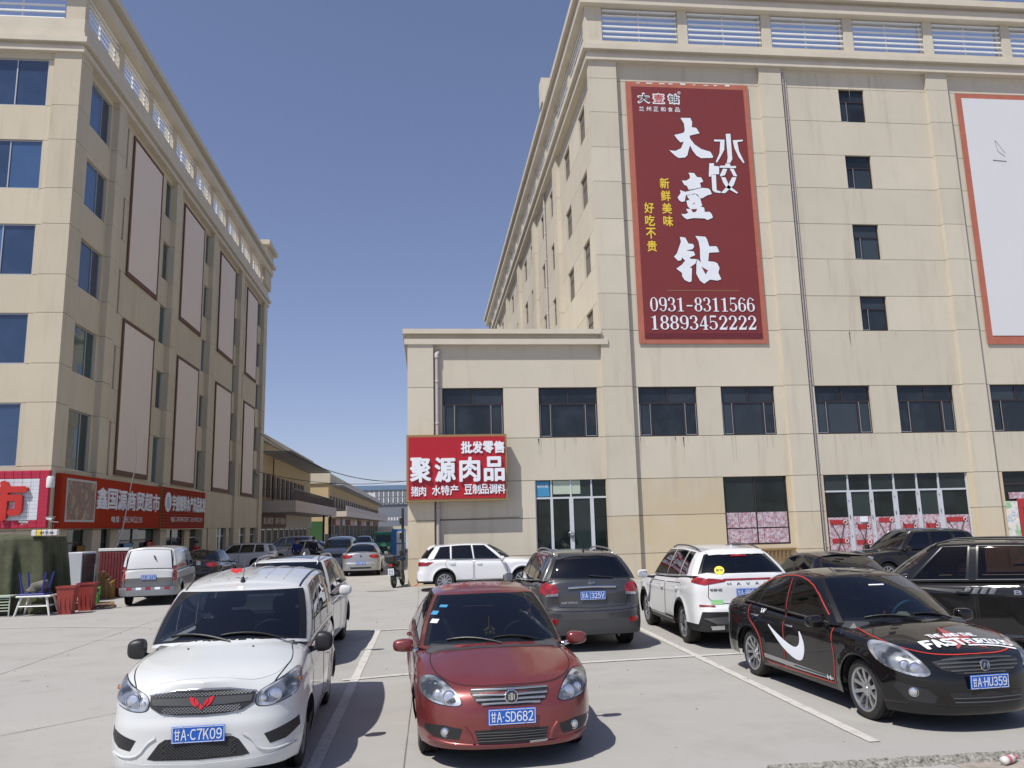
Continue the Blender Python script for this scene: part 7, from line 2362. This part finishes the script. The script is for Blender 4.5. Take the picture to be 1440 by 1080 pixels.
def quick(name, label, x, y, hd, paint_, kind='sedan', **kw):
    """a smaller car with the same parts, for places farther off"""
    if kind == 'sedan':
        sp = dict(red.sp); sp.update(paint=paint_, gh=sedan_gh(roof=[(1.8, 1.38), (2.1, 1.42), (2.6, 1.44), (3.1, 1.40), (3.5, 1.34)], rD=3.72, rD0=3.92, rE=3.2, rE0=3.1, trim='seal', glass='car_glass_dark', glass_side='car_glass_dark'), crease=(.74, .86, .01))
    elif kind == 'suv':
        sp = suv_spec(paint=paint_, gh=suv_gh(trim='seal'))
    else:
        sp = dict(van.sp); sp.update(paint=paint_, wheel=(.185, .19, 'steel', 7, 'hub_grey'))
    sp.update(kw)
    c = Car(name, label, x, y, hd, sp)
    if kind == 'sedan':
        c.door([('s', 1.36, .32), ('s', 1.40, .87), ('s', 2.46, .92), ('s', 2.46, .32)]); c.door([('s', 2.50, .32), ('s', 2.50, .92), ('s', 3.3, .96), ('s', 3.06, .32)])
        lights(c, [('f', .48, .60), ('f', .58, .72), ('s', .50, .79), ('s', .40, .60), ('f', .58, .55)], 'headlamp', az=38, sm=1)
        rear_lamps(c, [('r', .36, .96), ('r', .62, .98), X(c, (.34, .95)), X(c, (.30, .82)), ('r', .62, .80), ('r', .42, .84)], sm=1)
        c.patch('grille', [('f', .36, .70), ('f', -.36, .70), ('f', -.30, .56), ('f', .30, .56)], 'black_plastic', off=.005); c.mirror(1.48, .90, .80, size=(.13, .20, .14))
    elif kind == 'suv':
        doors4(c); c.mirror(1.58, 1.07, .88, size=(.13, .22, .18)); c.roof_rail(1.95, 4.0, .60, 'alloy', .04)
        lights(c, [('f', .50, .78), ('f', .58, .86), ('s', .50, .92), ('s', .44, .78), ('f', .62, .74)], 'headlamp_dark', az=38, sm=1)
        rear_lamps(c, [('r', .50, 1.0), ('r', .70, 1.02), X(c, (.40, 1.0)), X(c, (.36, .86)), ('r', .55, .86)], sm=0)
        c.patch('grille', [('f', .42, .84), ('f', -.42, .84), ('f', -.38, .62), ('f', .38, .62)], 'black_plastic', off=.005)
    else:
        c.mirror(1.30, 1.02, .80, mat='black_plastic')
        lights(c, [('f', .46, .80), ('f', .70, .90), ('s', .40, .82), ('f', .66, .64), ('f', .46, .66)], 'headlamp', az=38, sm=1)
        c.patch('grille', [('f', .42, .82), ('f', -.42, .82), ('f', -.36, .62), ('f', .36, .62)], 'black_plastic', off=.005)
        c.ribbon('door_gap', [('s', 2.28, .3), ('s', 2.28, 1.0)], .012, 'seam', off=.004, mirror=True); c.ribbon('door_gap', [('s', 3.12, .3), ('s', 3.12, 1.0)], .012, 'seam', off=.004, mirror=True)
    return c
quick('saloon_car', 'black saloon seen from behind, its roof just above the black saloon with stickers', 8.35, 16.6, 88, 'paint_black')
quick('suv', 'black SUV with silver roof rails parked sideways by the poster-covered doors', 15.95, 25.6, 183, 'paint_black2', 'suv')
q = quick('saloon_car', 'silver saloon with red tail lights driving up the street, seen from behind', -3.05, 40.3, 90, 'paint_silver', W=1.76)
q.plate('r', .60, '甘A·66F28'); q.disc('badge', ('r', 0, .90), .05, 'grey_plastic', az=180)
q.patch('bumper_slot', [('r', .5, .42), ('r', -.5, .42), ('r', -.45, .34), ('r', .45, .34)], 'black_plastic', az=180, off=.004)
quick('saloon_car', 'small dark car in the shade just beyond the white and grey delivery van', -9.3, 36.0, 92, 'paint_black2')
q = quick('suv', 'white crossover parked sideways in the shade by the shop pillars, nose to the left', -11.0, 49.3, 176, 'paint_white2', 'suv')
q.root.scale = (.96, .96, .86)
quick('saloon_car', 'pale car behind the tail of the shaded white crossover', -8.2, 56.0, 165, 'paint_white')
quick('microvan', 'beige microvan parked sideways under the first canopy', -10.3, 60.5, 185, 'paint_shade', 'van', H=1.8)
quick('microvan', 'grey microvan facing the camera in the middle of the street', -5.0, 47.5, -92, 'paint_silver2', 'van')
quick('saloon_car', 'small pale car facing the camera, behind the grey microvan', -5.6, 73, -90, 'paint_silver')
quick('suv', 'whitish car far up the street beside the green truck', -3.9, 86, 90, 'paint_silver', 'suv')
# ================================================================== THINGS ROUND THE LEFT CORNER
def top(o, label, cat, group=None, loc=None):
    if loc: o.location = loc
    return tag(o, label, cat, group)
# tarpaulin over a stack of goods
def tarp():
    cx, cy, hx_, hy_, H = -12.75, 25.75, 1.72, .85, 2.22
    n = 200; rows = 24
    rr = random.Random(11)
    ph = [rr.uniform(0, 6.28) for _ in range(6)]
    V = []
    for k in range(rows + 1):
        t = k / rows
        for i in range(n):
            a = 2 * math.pi * i / n
            q = 7
            ca, sa = math.cos(a), math.sin(a)
            r_ = (abs(ca) ** q + abs(sa) ** q) ** (-1 / q)
            fold = (math.sin(a * 11 + ph[0] + t * .5) * .55 + math.sin(a * 19 + ph[1] + t * 1.6) * .35 + math.sin(a * 37 + ph[2] - t) * .25)
            fold = math.copysign(abs(fold) ** .7, fold)
            if t < .12:
                s_ = t / .12; z = H + .05 * (1 - s_) * math.sin(a * 3 + ph[3]) - .04 * s_ ** 3
                w_ = s_ ** .8 * .985
            else:
                s_ = (t - .12) / .88; z = (H - .04) * (1 - s_ ** 1.05); w_ = .985 + .03 * s_ ** .5 + .10 * s_ ** 2 + 0
            fo = fold * .17 * min(1, max(0, t - .10) * 2.2)
            V.append((cx + hx_ * r_ * ca * w_ + fo * ca, cy + hy_ * r_ * sa * w_ + fo * sa, max(z, .01 + .02 * math.sin(a * 20))))
    mb = MB()
    mb.add(V, [(k * n + i, (k + 1) * n + i, (k + 1) * n + (i + 1) % n, k * n + (i + 1) % n) for k in range(rows) for i in range(n)])
    return mb.obj('tarpaulin', 'tarp_green', smooth=True)
top(tarp(), 'olive green tarpaulin draped in folds over a tall stack below the crimson sign', 'tarpaulin')
e = empty('sachet_box', (-11.1, 24.95, 2.2), 0, 'row of small white and yellow packets lying on top of the green tarpaulin', 'packets')
for k in range(5):
    mb = MB(); mb.bev(-.34 + k * .145, -.205 + k * .145, -.07, .07, 0, .17, .012); q = mb.obj('packet', 'letter_yellow' if k == 1 else 'white_plastic', e)
mb = MB(); write(mb, '好又佳', -.10, .05, .38, .07, .002, on_front(0, -.072, 0), bold=.01); mb.obj('lettering', 'dark_text', e, fix=False)
# white plastic stool-table with a blue stool upside down on it
def stool(name, mat, label, loc, w_=.55, h=.55, flip=False, sx=1.0, rails=True):
    e = empty(name, loc, 0, label, 'stool')
    sg = -1 if flip else 1
    zf = (lambda z: h - z) if flip else (lambda z: z)
    mb = MB(); a, b = sorted((zf(h - .05), zf(h))); mb.bev(-w_ / 2 * sx, w_ / 2 * sx, -w_ / 2, w_ / 2, a, b, .02); mb.obj('seat', mat, e)
    for ix in (-1, 1):
        for iy in (-1, 1):
            mb = MB(); mb.tube([(ix * w_ * .36 * sx, iy * w_ * .36, zf(h - .05)), (ix * w_ * .50 * sx, iy * w_ * .47, zf(0))], [.035, .024], 6); mb.obj('leg', mat, e)
    if rails:
        mb = MB()
        for a, b in (((-1, -1), (1, -1)), ((-1, 1), (1, 1)), ((-1, -1), (-1, 1)), ((1, -1), (1, 1))):
            mb.tube([(a[0] * w_ * .43 * sx, a[1] * w_ * .42, zf(h * .48)), (b[0] * w_ * .43 * sx, b[1] * w_ * .42, zf(h * .48))], .016, 5)
        mb.obj('stretcher', mat, e)
    return e
stool('plastic_table', 'white_plastic', 'low white plastic table with splayed legs, under the upturned blue stool', (-10.93, 24.45, 0), .62, .56, sx=1.5)['category'] = 'table'
stool('upturned_stool', 'blue_plastic', 'dark blue plastic stool lying upside down on the white table', (-11.0, 24.45, .562), .52, .62, True, 1.35, False)
mb = MB(); bm = bmesh.new(); bmesh.ops.create_icosphere(bm, subdivisions=3, radius=1)
rr = random.Random(4)
for v in bm.verts:
    p = v.co.copy(); k = 1 + .14 * math.sin(p.x * 5 + p.z * 4) + .10 * math.sin(p.y * 9 + 1)
    v.co = Vector((p.x * .30 * k, p.y * .17 * k, max(-.11, p.z * .16 * k + .12 * p.x)))
me = bpy.data.meshes.new('cloth_sack'); bm.to_mesh(me); bm.free(); me.polygons.foreach_set('use_smooth', [True] * len(me.polygons))
o = link_mesh('cloth_sack', me, 'bag_cloth'); top(o, 'crumpled grey cloth sack lying between the legs of the blue stool', 'sack', None, (-10.95, 24.42, .77))
e = empty('metal_rack', (-12.0, 24.5, 0), 0, 'pale green metal rack with a small ladder end, cut by the left edge', 'rack')
mb = MB(); mb.box(-.9, .42, -.25, .25, .53, .57); mb.obj('rack_top', 'pale_green', e)
for x in (.12, .40):
    mb = MB(); mb.tube([(x, -.2, 0), (x, -.2, .53)], .018, 6); mb.obj('leg', 'pale_green', e)
for k in range(5):
    mb = MB(); mb.tube([(.12, -.2, .16 + k * .08), (.40, -.2, .16 + k * .08)], .011, 5); mb.obj('rung', 'pale_green', e)
mb = MB(); mb.tube([(-.9, -.2, .14), (.12, -.2, .14)], .012, 5); mb.obj('rail', 'pale_green', e)
def bin_(loc, label, sc=1):
    e = empty('waste_bin', loc, R(6), label, 'bin')
    mb = MB()
    h = .74 * sc
    v = []
    for z, w_ in ((0, .17), (h * .96, .23)):
        v += [(-w_, -w_, z), (w_, -w_, z), (w_, w_, z), (-w_, w_, z)]
    for z, w_ in ((h, .215), (.05, .15)):
        v += [(-w_, -w_, z), (w_, -w_, z), (w_, w_, z), (-w_, w_, z)]
    f = [(0, 1, 2, 3)]
    for a, b in ((0, 4), (4, 8), (8, 12)):
        for i in range(4): f.append((a + i, a + (i + 1) % 4, b + (i + 1) % 4, b + i))
    f.append((12, 13, 14, 15))
    mb.add(v, f); mb.obj('bin_body', 'bin_red', e, fix=False)
    mb = MB()
    for (a, b, c, d) in ((-.25, .25, -.25, -.22), (-.25, .25, .22, .25), (-.25, -.22, -.22, .22), (.22, .25, -.22, .22)): mb.box(a, b, c, d, h - .045, h)
    mb.obj('bin_rim', 'bin_red', e)
    for x in (-.12, 0, .12):
        mb = MB(); mb.box(x - .008, x + .008, -.212, -.196, .12, h - .1); mb.obj('rib', 'bin_red', e)
    return e
bin_((-10.18, 24.55, 0), 'faded red square plastic bin standing beside the white table', 1.05)
bin_((-10.02, 25.5, 0), 'second red plastic bin, half hidden behind the faded red one', 1.08)
e = empty('pallet', (-10.15, 26.4, 0), R(20), 'low wooden pallet with chipped ends under the green crates', 'pallet')
for k in range(4):
    mb = MB(); mb.box(-.5, .55, -.45 + k * .28, -.25 + k * .28, .09, .115); mb.obj('board', 'wood', e)
for k in range(4):
    mb = MB(); mb.bev(-.5 + k * .32, -.40 + k * .32, -.45, .55, 0, .088, .008); mb.obj('bearer', 'wood', e)
for k, (x, y, z, l) in enumerate(((-10.32, 26.45, .117, 'green printed crate at the bottom of the pair on the pallet'), (-10.30, 26.5, .362, 'green printed crate stacked on top on the pallet'))):
    e = empty('crate', (x, y, z), R(14 + 5 * k), l, 'crate')
    mb = MB(); mb.bev(-.26, .26, -.19, .19, 0, .235, .012); mb.obj('crate_box', 'crate_green', e)
    for q in range(3):
        mb = MB(); mb.bev(-.22 + q * .15, -.10 + q * .15, -.20, -.188, .12, .20, .004); mb.obj('crate_slot', 'white_plastic' if q < 2 else 'fridge_dark', e)
# freezer
e = empty('freezer', (-11.73, 28.5, 0), 0, 'tall white upright freezer with a dark glass door, beside the red bins', 'freezer')
mb = MB(); mb.bev(-.34, .30, 0, 1.15, .05, 1.62, .02); mb.obj('cabinet', 'fridge_white', e)
mb = MB(); mb.bev(.30, .345, .02, 1.0, .14, 1.56, .01); d = mb.obj('door', 'fridge_dark', e)
mb = MB(); mb.bev(.345, .38, .90, .95, .6, 1.2, .01); mb.obj('handle', 'fridge_white', d)
mb = MB(); mb.box(.302, .34, 1.0, 1.14, .1, 1.6); mb.obj('side_strip', 'sheet_metal', e)
e = empty('display_board', (-11.1, 30.3, 0), 0, 'maroon printed board with a pale top strip, between the freezer and the delivery van', 'board')
mb = MB(); mb.bev(-.48, .48, 0, .35, 0, 1.60, .01); mb.obj('board_body', 'poster_maroon', e)
mb = MB(); mb.bev(-.52, .52, -.02, .37, 1.60, 1.70, .01); mb.obj('top_strip', 'white_plastic', e)
for k in range(9):
    mb = MB(); mb.bev(-.46 + k * .103, -.375 + k * .103, -.015, 0, .05, 1.55, .004); mb.obj('slat', 'poster_maroon', e)
for k in range(4):
    mb = MB(); mb.bev(-.06, .06, -.3, .3, 0, .9 - .1 * k, .01); o = mb.obj('wooden_frame', ('wood', 'ochre_panel')[k % 2])
    top(o, ('brown wooden frame leaning closest to the white freezer', 'ochre board leaning second from the white freezer', 'brown frame leaning third from the white freezer', 'ochre board leaning next to the maroon board')[k], 'board', None, (-11.28 - .0 + .12 * k, 29.85, 0)); o.rotation_euler = (R(6), 0, R(10))
# lantern, cameras, wall lamp
e = empty('paper_lantern', (-13.72, 31.42, 2.22), 0, 'worn red lantern with gold rims hanging at the corner below the signs', 'lantern')
mb = MB()
mb.lathe([(.09, -.15), (.19, -.09), (.22, 0), (.19, .09), (.09, .15)], 14, 'z'); mb.obj('lantern_body', 'lantern_red', e)
for z in (-.18, .15):
    mb = MB(); mb.lathe([(.085, z), (.095, z), (.095, z + .03), (.085, z + .03)], 14, 'z'); mb.obj('lantern_rim', 'gold_trim', e)
mb = MB(); mb.tube([(0, 0, .16), (0, .1, .4)], .008, 5); mb.obj('cord', 'dark_metal', e)
for k, (x, y, z, l) in enumerate(((-13.68, 31.1, 2.80, 'white bullet camera fixed at the block corner, right of the other camera'), (-14.55, 31.05, 2.72, 'white bullet camera in front of the crimson sign'))):
    e = empty('security_camera', (x, y, z), R(-30 + 40 * k), l, 'camera')
    mb = MB(); mb.tube([(-.16, 0, .02), (.14, 0, -.02)], .055, 10); mb.obj('camera_body', 'white_plastic', e)
    mb = MB(); mb.bev(-.17, .19, -.07, .07, .055, .07, .005); mb.obj('sun_shield', 'white_plastic', e)
    mb = MB(); mb.lathe([(0, .142), (.045, .142)], 12, 'x', (0, 0, -.02)); mb.obj('lens', 'fridge_dark', e)
    mb = MB(); mb.tube([(-.05, 0, -.04), (-.12, .1, -.10), (-.12, .42, -.12)], .014, 5); mb.obj('bracket', 'white_plastic', e)
e = empty('wall_lamp', (-13.88, 31.36, 4.15), 0, 'pale round lamp canister on the block corner above the signs', 'lamp')
mb = MB(); mb.lathe([(0, -.20), (.13, -.20), (.14, -.14), (.14, .16), (.10, .22), (0, .22)], 16, 'z'); mb.obj('lamp_body', 'white_plastic', e, angle=40)
mb = MB(); mb.box(-.03, .03, 0, .22, -.03, .03); mb.obj('bracket', 'sheet_metal', e)

# ================================================================== STREET END THINGS
def motorbike():
    e = empty('motorbike', (-1.08, 31.0, 0), R(78), 'dark motorbike with a red tail light and white plate, leaning at the wing corner', 'motorbike')
    for x in (-.62, .66):
        w_ = empty('wheel', (x, 0, .29)); w_.parent = e
        mb = MB(); mb.lathe([(.21, -.045), (.27, -.05), (.29, -.02), (.29, .02), (.27, .05), (.21, .045)], 28, 'y', closed=True); mb.obj('tyre', 'rubber', w_, angle=40)
        mb = MB(); mb.lathe([(.21, -.03), (.19, 0), (.21, .03)], 24, 'y')
        for k in range(6): mb.tube([(0, 0, 0), (.2 * math.cos(k * 1.047), 0, .2 * math.sin(k * 1.047))], .012, 4)
        mb.lathe([(0, -.06), (.05, -.06), (.05, .06), (0, .06)], 12, 'y'); mb.obj('rim', 'alloy_dark', w_)
    mb = MB(); mb.tube([(-.62, .09, .29), (-.15, .10, .42), (.10, .10, .40)], .03, 6); mb.tube([(-.62, -.09, .29), (-.15, -.10, .42)], .03, 6)
    mb.tube([(-.75, 0, .78), (-.2, 0, .70), (.2, 0, .75), (.42, 0, .92)], .035, 6); mb.tube([(-.2, 0, .7), (0, 0, .35)], .03, 6); mb.obj('frame', 'dark_metal', e)
    mb = MB(); mb.tube([(.66, .08, .29), (.46, .07, .95)], .022, 6); mb.tube([(.66, -.08, .29), (.46, -.07, .95)], .022, 6); mb.obj('fork', 'alloy_dark', e)
    mb = MB(); mb.tube([(.38, .36, 1.02), (.42, .20, 1.06), (.44, 0, 1.0), (.42, -.20, 1.06), (.38, -.36, 1.02)], .015, 6); mb.obj('handlebar', 'dark_metal', e)
    mb = MB(); mb.bev(-.16, .20, -.13, .13, .28, .62, .06); mb.obj('engine', 'alloy_dark', e)
    bm = bmesh.new(); bmesh.ops.create_uvsphere(bm, u_segments=16, v_segments=10, radius=1)
    for v in bm.verts: v.co = Vector((v.co.x * .27 + .14, v.co.y * .14, v.co.z * .13 + .84))
    me = bpy.data.meshes.new('fuel_tank'); bm.to_mesh(me); bm.free(); me.polygons.foreach_set('use_smooth', [True] * len(me.polygons)); link_mesh('fuel_tank', me, 'paint_black', e)
    mb = MB(); mb.bev(-.78, -.08, -.14, .14, .78, .88, .045); mb.obj('saddle', 'rubber', e)
    mb = MB(); mb.bev(-.92, -.58, -.19, .19, .90, 1.18, .05); mb.obj('top_case', 'black_plastic', e)
    mb = MB(); mb.bev(-.90, -.82, -.08, .08, .76, .86, .02); mb.obj('tail_light', 'taillamp', e)
    mb = MB(); mb.bev(-.915, -.90, -.11, .11, .46, .70, .004); p = mb.obj('number_plate', 'plate_white', e)
    mb = MB()
    for k in range(4): mb.box(-.919, -.916, -.08, -.01, .49 + k * .05, .51 + k * .05); mb.box(-.919, -.916, .01, .08, .49 + k * .05, .51 + k * .05)
    mb.obj('plate_marks', 'dark_text', p)
    mb = MB(); mb.prism([(-.90, .80), (-.55, .62), (-.40, .64), (-.5, .80)], 'y', -.10, .10); mb.obj('mudguard', 'black_plastic', e)
    for s_ in (1, -1):
        mb = MB(); mb.tube([(.40, .22 * s_, 1.06), (.36, .30 * s_, 1.22)], .008, 5); mb.lathe([(0, 0), (.055, .004), (.055, .014), (0, .02)], 12, 'x', (.35, .32 * s_, 1.25)); mb.obj('mirror', 'black_plastic', e)
    mb = MB(); mb.tube([(-.7, -.16, .34), (-.1, -.15, .30)], .045, 8); mb.obj('exhaust', 'alloy', e)
    e.rotation_euler = (R(-5), 0, R(78))
motorbike()
e = empty('gate_post', (-.98, 33.2, 0), 0, 'tall black post with loudspeakers beside the wing corner', 'post')
mb = MB(); mb.bev(-.055, .055, -.055, .055, 0, 2.95, .01); mb.obj('post', 'dark_metal', e)
for z in (1.0, 1.7, 2.3):
    mb = MB(); mb.bev(-.13, .0, -.14, -.06, z, z + .26, .015); mb.obj('speaker_box', 'black_plastic', e)
e = empty('notice_stand', (-1.95, 55.8, 0), 0, 'blue framed board with two white panels beside the green cab', 'board')
mb = MB(); mb.bev(-.45, .50, 0, .12, 0, 2.05, .01); mb.obj('stand_frame', 'blue_board', e)
for z in (.25, 1.12):
    mb = MB(); mb.box(-.12, .42, -.015, -.002, z, z + .78); mb.obj('panel', 'white_tile', e)
def trike():
    e = empty('cargo_tricycle', (-3.05, 57.2, 0), 0, 'green cargo tricycle with a cab facing the camera, beside the blue framed board', 'tricycle')
    mb = MB()
    prof = [(-.02, .35), (-.10, .9), (.05, 1.15), (.28, 1.85), (1.3, 1.88), (1.35, .35)]
    mb.prism([(a, b) for a, b in prof], 'x', -.62, .62); mb.obj('cab', 'green_truck', e)
    mb = MB(); mb.add([(-.54, .045, 1.16), (.54, .045, 1.16), (.50, .245, 1.74), (-.50, .245, 1.74)], [(0, 1, 2, 3)]); mb.obj('windscreen', 'shop_glass', e)
    for sx in (-.40, .40):
        mb = MB(); mb.lathe([(.10, -.12), (.11, -.14), (0, -.16)], 14, 'y', (sx, 0, .78)); mb.obj('headlight', 'lamp_white', e)
    mb = MB(); mb.bev(-.25, .25, -.13, -.08, .66, .88, .01); mb.obj('grille', 'black_plastic', e)
    mb = MB(); mb.bev(-.60, .60, -.14, -.06, .40, .52, .02); mb.obj('bumper', 'black_plastic', e)
    mb = MB(); mb.box(-.66, .66, 1.4, 3.2, .55, 1.1); mb.obj('cargo_bed', 'green_truck', e)
    for x, y in ((0, .25), (-.58, 2.5), (.58, 2.5)):
        mb = MB(); mb.lathe([(0, -.06), (.28, -.06), (.28, .06), (0, .06)], 18, 'x', (x, y, .28)); mb.obj('wheel', 'rubber', e)
    for s_ in (-1, 1):
        mb = MB(); mb.tube([(s_ * .62, .2, 1.3), (s_ * .76, .1, 1.45)], .012, 5); mb.bev(s_ * .76 - .05, s_ * .76 + .05, .07, .10, 1.38, 1.6, .01); mb.obj('mirror', 'black_plastic', e)
trike()

# people under the canopy
def person(loc, rz, top_, legs_, label, stride=.12, h=1.7):
    o_ = empty('person', loc, rz, label, 'person')
    k = h / 1.75
    def skin(name, verts, edges, rad, mat):
        me = bpy.data.meshes.new(name); me.from_pydata([tuple(c * k for c in v) for v in verts], edges, [])
        ob = bpy.data.objects.new(name, me); COL.objects.link(ob)
        md = ob.modifiers.new('s', 'SKIN'); ob.modifiers.new('b', 'SUBSURF').levels = 1
        for i, r_ in enumerate(rad):
            me.skin_vertices[0].data[i].radius = (r_[0] * k, r_[1] * k) if isinstance(r_, tuple) else (r_ * k, r_ * k)
        me.skin_vertices[0].data[0].use_root = True
        dg = bpy.context.evaluated_depsgraph_get()
        m2 = bpy.data.meshes.new_from_object(ob.evaluated_get(dg))
        bpy.data.objects.remove(ob)
        m2.name = name; m2.polygons.foreach_set('use_smooth', [True] * len(m2.polygons))
        m2.materials.clear()
        return link_mesh(name, m2, mat, o_)
    s_ = stride
    skin('body', [(0, 0, .95), (0, 0, 1.15), (0, 0, 1.38), (0, 0, 1.48), (.01, 0, 1.56), (.02, 0, 1.66), (.01, 0, 1.73), (0, .19, 1.40), (.02, .25, 1.15), (.10, .24, .92), (.13, .23, .83), (0, -.19, 1.40), (.0, -.25, 1.15), (.06, -.25, .92), (.08, -.24, .83), (0, .09, .90), (s_ * .5, .10, .50), (s_, .10, .09), (s_ + .12, .11, .04), (0, -.09, .90), (-s_ * .4, -.10, .50), (-s_, -.10, .09), (-s_ + .12, -.11, .04)],
         [(0, 1), (1, 2), (2, 3), (3, 4), (4, 5), (5, 6), (2, 7), (7, 8), (8, 9), (9, 10), (2, 11), (11, 12), (12, 13), (13, 14), (0, 15), (15, 16), (16, 17), (17, 18), (0, 19), (19, 20), (20, 21), (21, 22)],
         [(.13, .16), (.12, .15), (.12, .17), .065, .06, (.095, .085), .07, .06, .045, .036, .032, .06, .045, .036, .032, .09, .06, .04, .035, .09, .06, .04, .035], 'skin')
    skin('jacket', [(0, 0, .92), (0, 0, 1.15), (0, 0, 1.40), (0, 0, 1.50), (0, .19, 1.40), (.02, .25, 1.15), (.10, .24, .93), (0, -.19, 1.40), (0, -.25, 1.15), (.06, -.25, .93)],
         [(0, 1), (1, 2), (2, 3), (2, 4), (4, 5), (5, 6), (2, 7), (7, 8), (8, 9)], [(.16, .20), (.14, .18), (.14, .19), .075, .075, .06, .05, .075, .06, .05], top_)
    skin('trousers', [(0, 0, .95), (0, .09, .88), (s_ * .5, .10, .50), (s_, .10, .10), (0, -.09, .88), (-s_ * .4, -.10, .50), (-s_, -.10, .10)], [(0, 1), (1, 2), (2, 3), (0, 4), (4, 5), (5, 6)], [(.13, .17), .11, .08, .06, .11, .08, .06], legs_)
    mb = MB(); mb.lathe([(.11, 0), (.112, .05), (.09, .10), (.04, .13), (0, .135)], 14, 'z', (-.005, 0, 1.66 * k)); mb.obj('hair', 'hair', o_, smooth=True)
    for y, a in ((.11, s_), (-.11, -s_)):
        mb = MB(); mb.bev(a - .08, a + .20, y - .05, y + .05, 0, .09, .03); mb.obj('shoe', 'hair', o_)
    return o_
person((-7.25, 46.5, 0), R(-100), 'cloth_blue', 'cloth_dark', 'person in a dark blue jacket standing left of the grey microvan')
person((-6.75, 49.5, 0), R(-60), 'cloth_dark', 'cloth_dark', 'person in dark clothes walking just left of the grey microvan', .18)
person((-12.6, 46.2, 0), R(-30), 'cloth_red', 'cloth_dark', 'person in a red top at the seafood shop door')
# bottle on the lower ground
e = empty('plastic_bottle', (5.16, 7.16, -.012), R(25), 'crushed clear bottle with a pink cap lying at the bottom right edge', 'bottle')
mb = MB(); mb.lathe([(0, -.02), (.034, -.015), (.036, .03), (.030, .06), (.036, .09), (.034, .13), (.016, .16), (.016, .175)], 16, 'x'); mb.obj('bottle_body', 'white_plastic', e, smooth=True)
mb = MB(); mb.lathe([(.02, .17), (.022, .20), (0, .202)], 14, 'x'); mb.obj('cap', 'bottle_pink', e, angle=40)
mb = MB(); mb.lathe([(.0372, .03), (.0372, .08)], 16, 'x'); mb.obj('bottle_label', 'bottle_pink', e)
# flat stain and worn patch on the slab; middle one paints the motorbike's shadow
for x, y, a, b in ((-9.6, 26.0, .45, .2), (-1.6, 29.0, .6, .25), (5.2, 29.5, .28, .10)):
    mb = MB(); n = 18; rr = random.Random(int(x * 10))
    mb.add([(a * math.cos(6.283 * i / n) * rr.uniform(.7, 1.1), b * math.sin(6.283 * i / n) * rr.uniform(.7, 1.1), 0) for i in range(n)], [tuple(range(n))])
    o = mb.obj('stain_shadow_patch', 'slab_joint', fix=False); o.location = (x, y, .0035); tag(o, kind='structure')
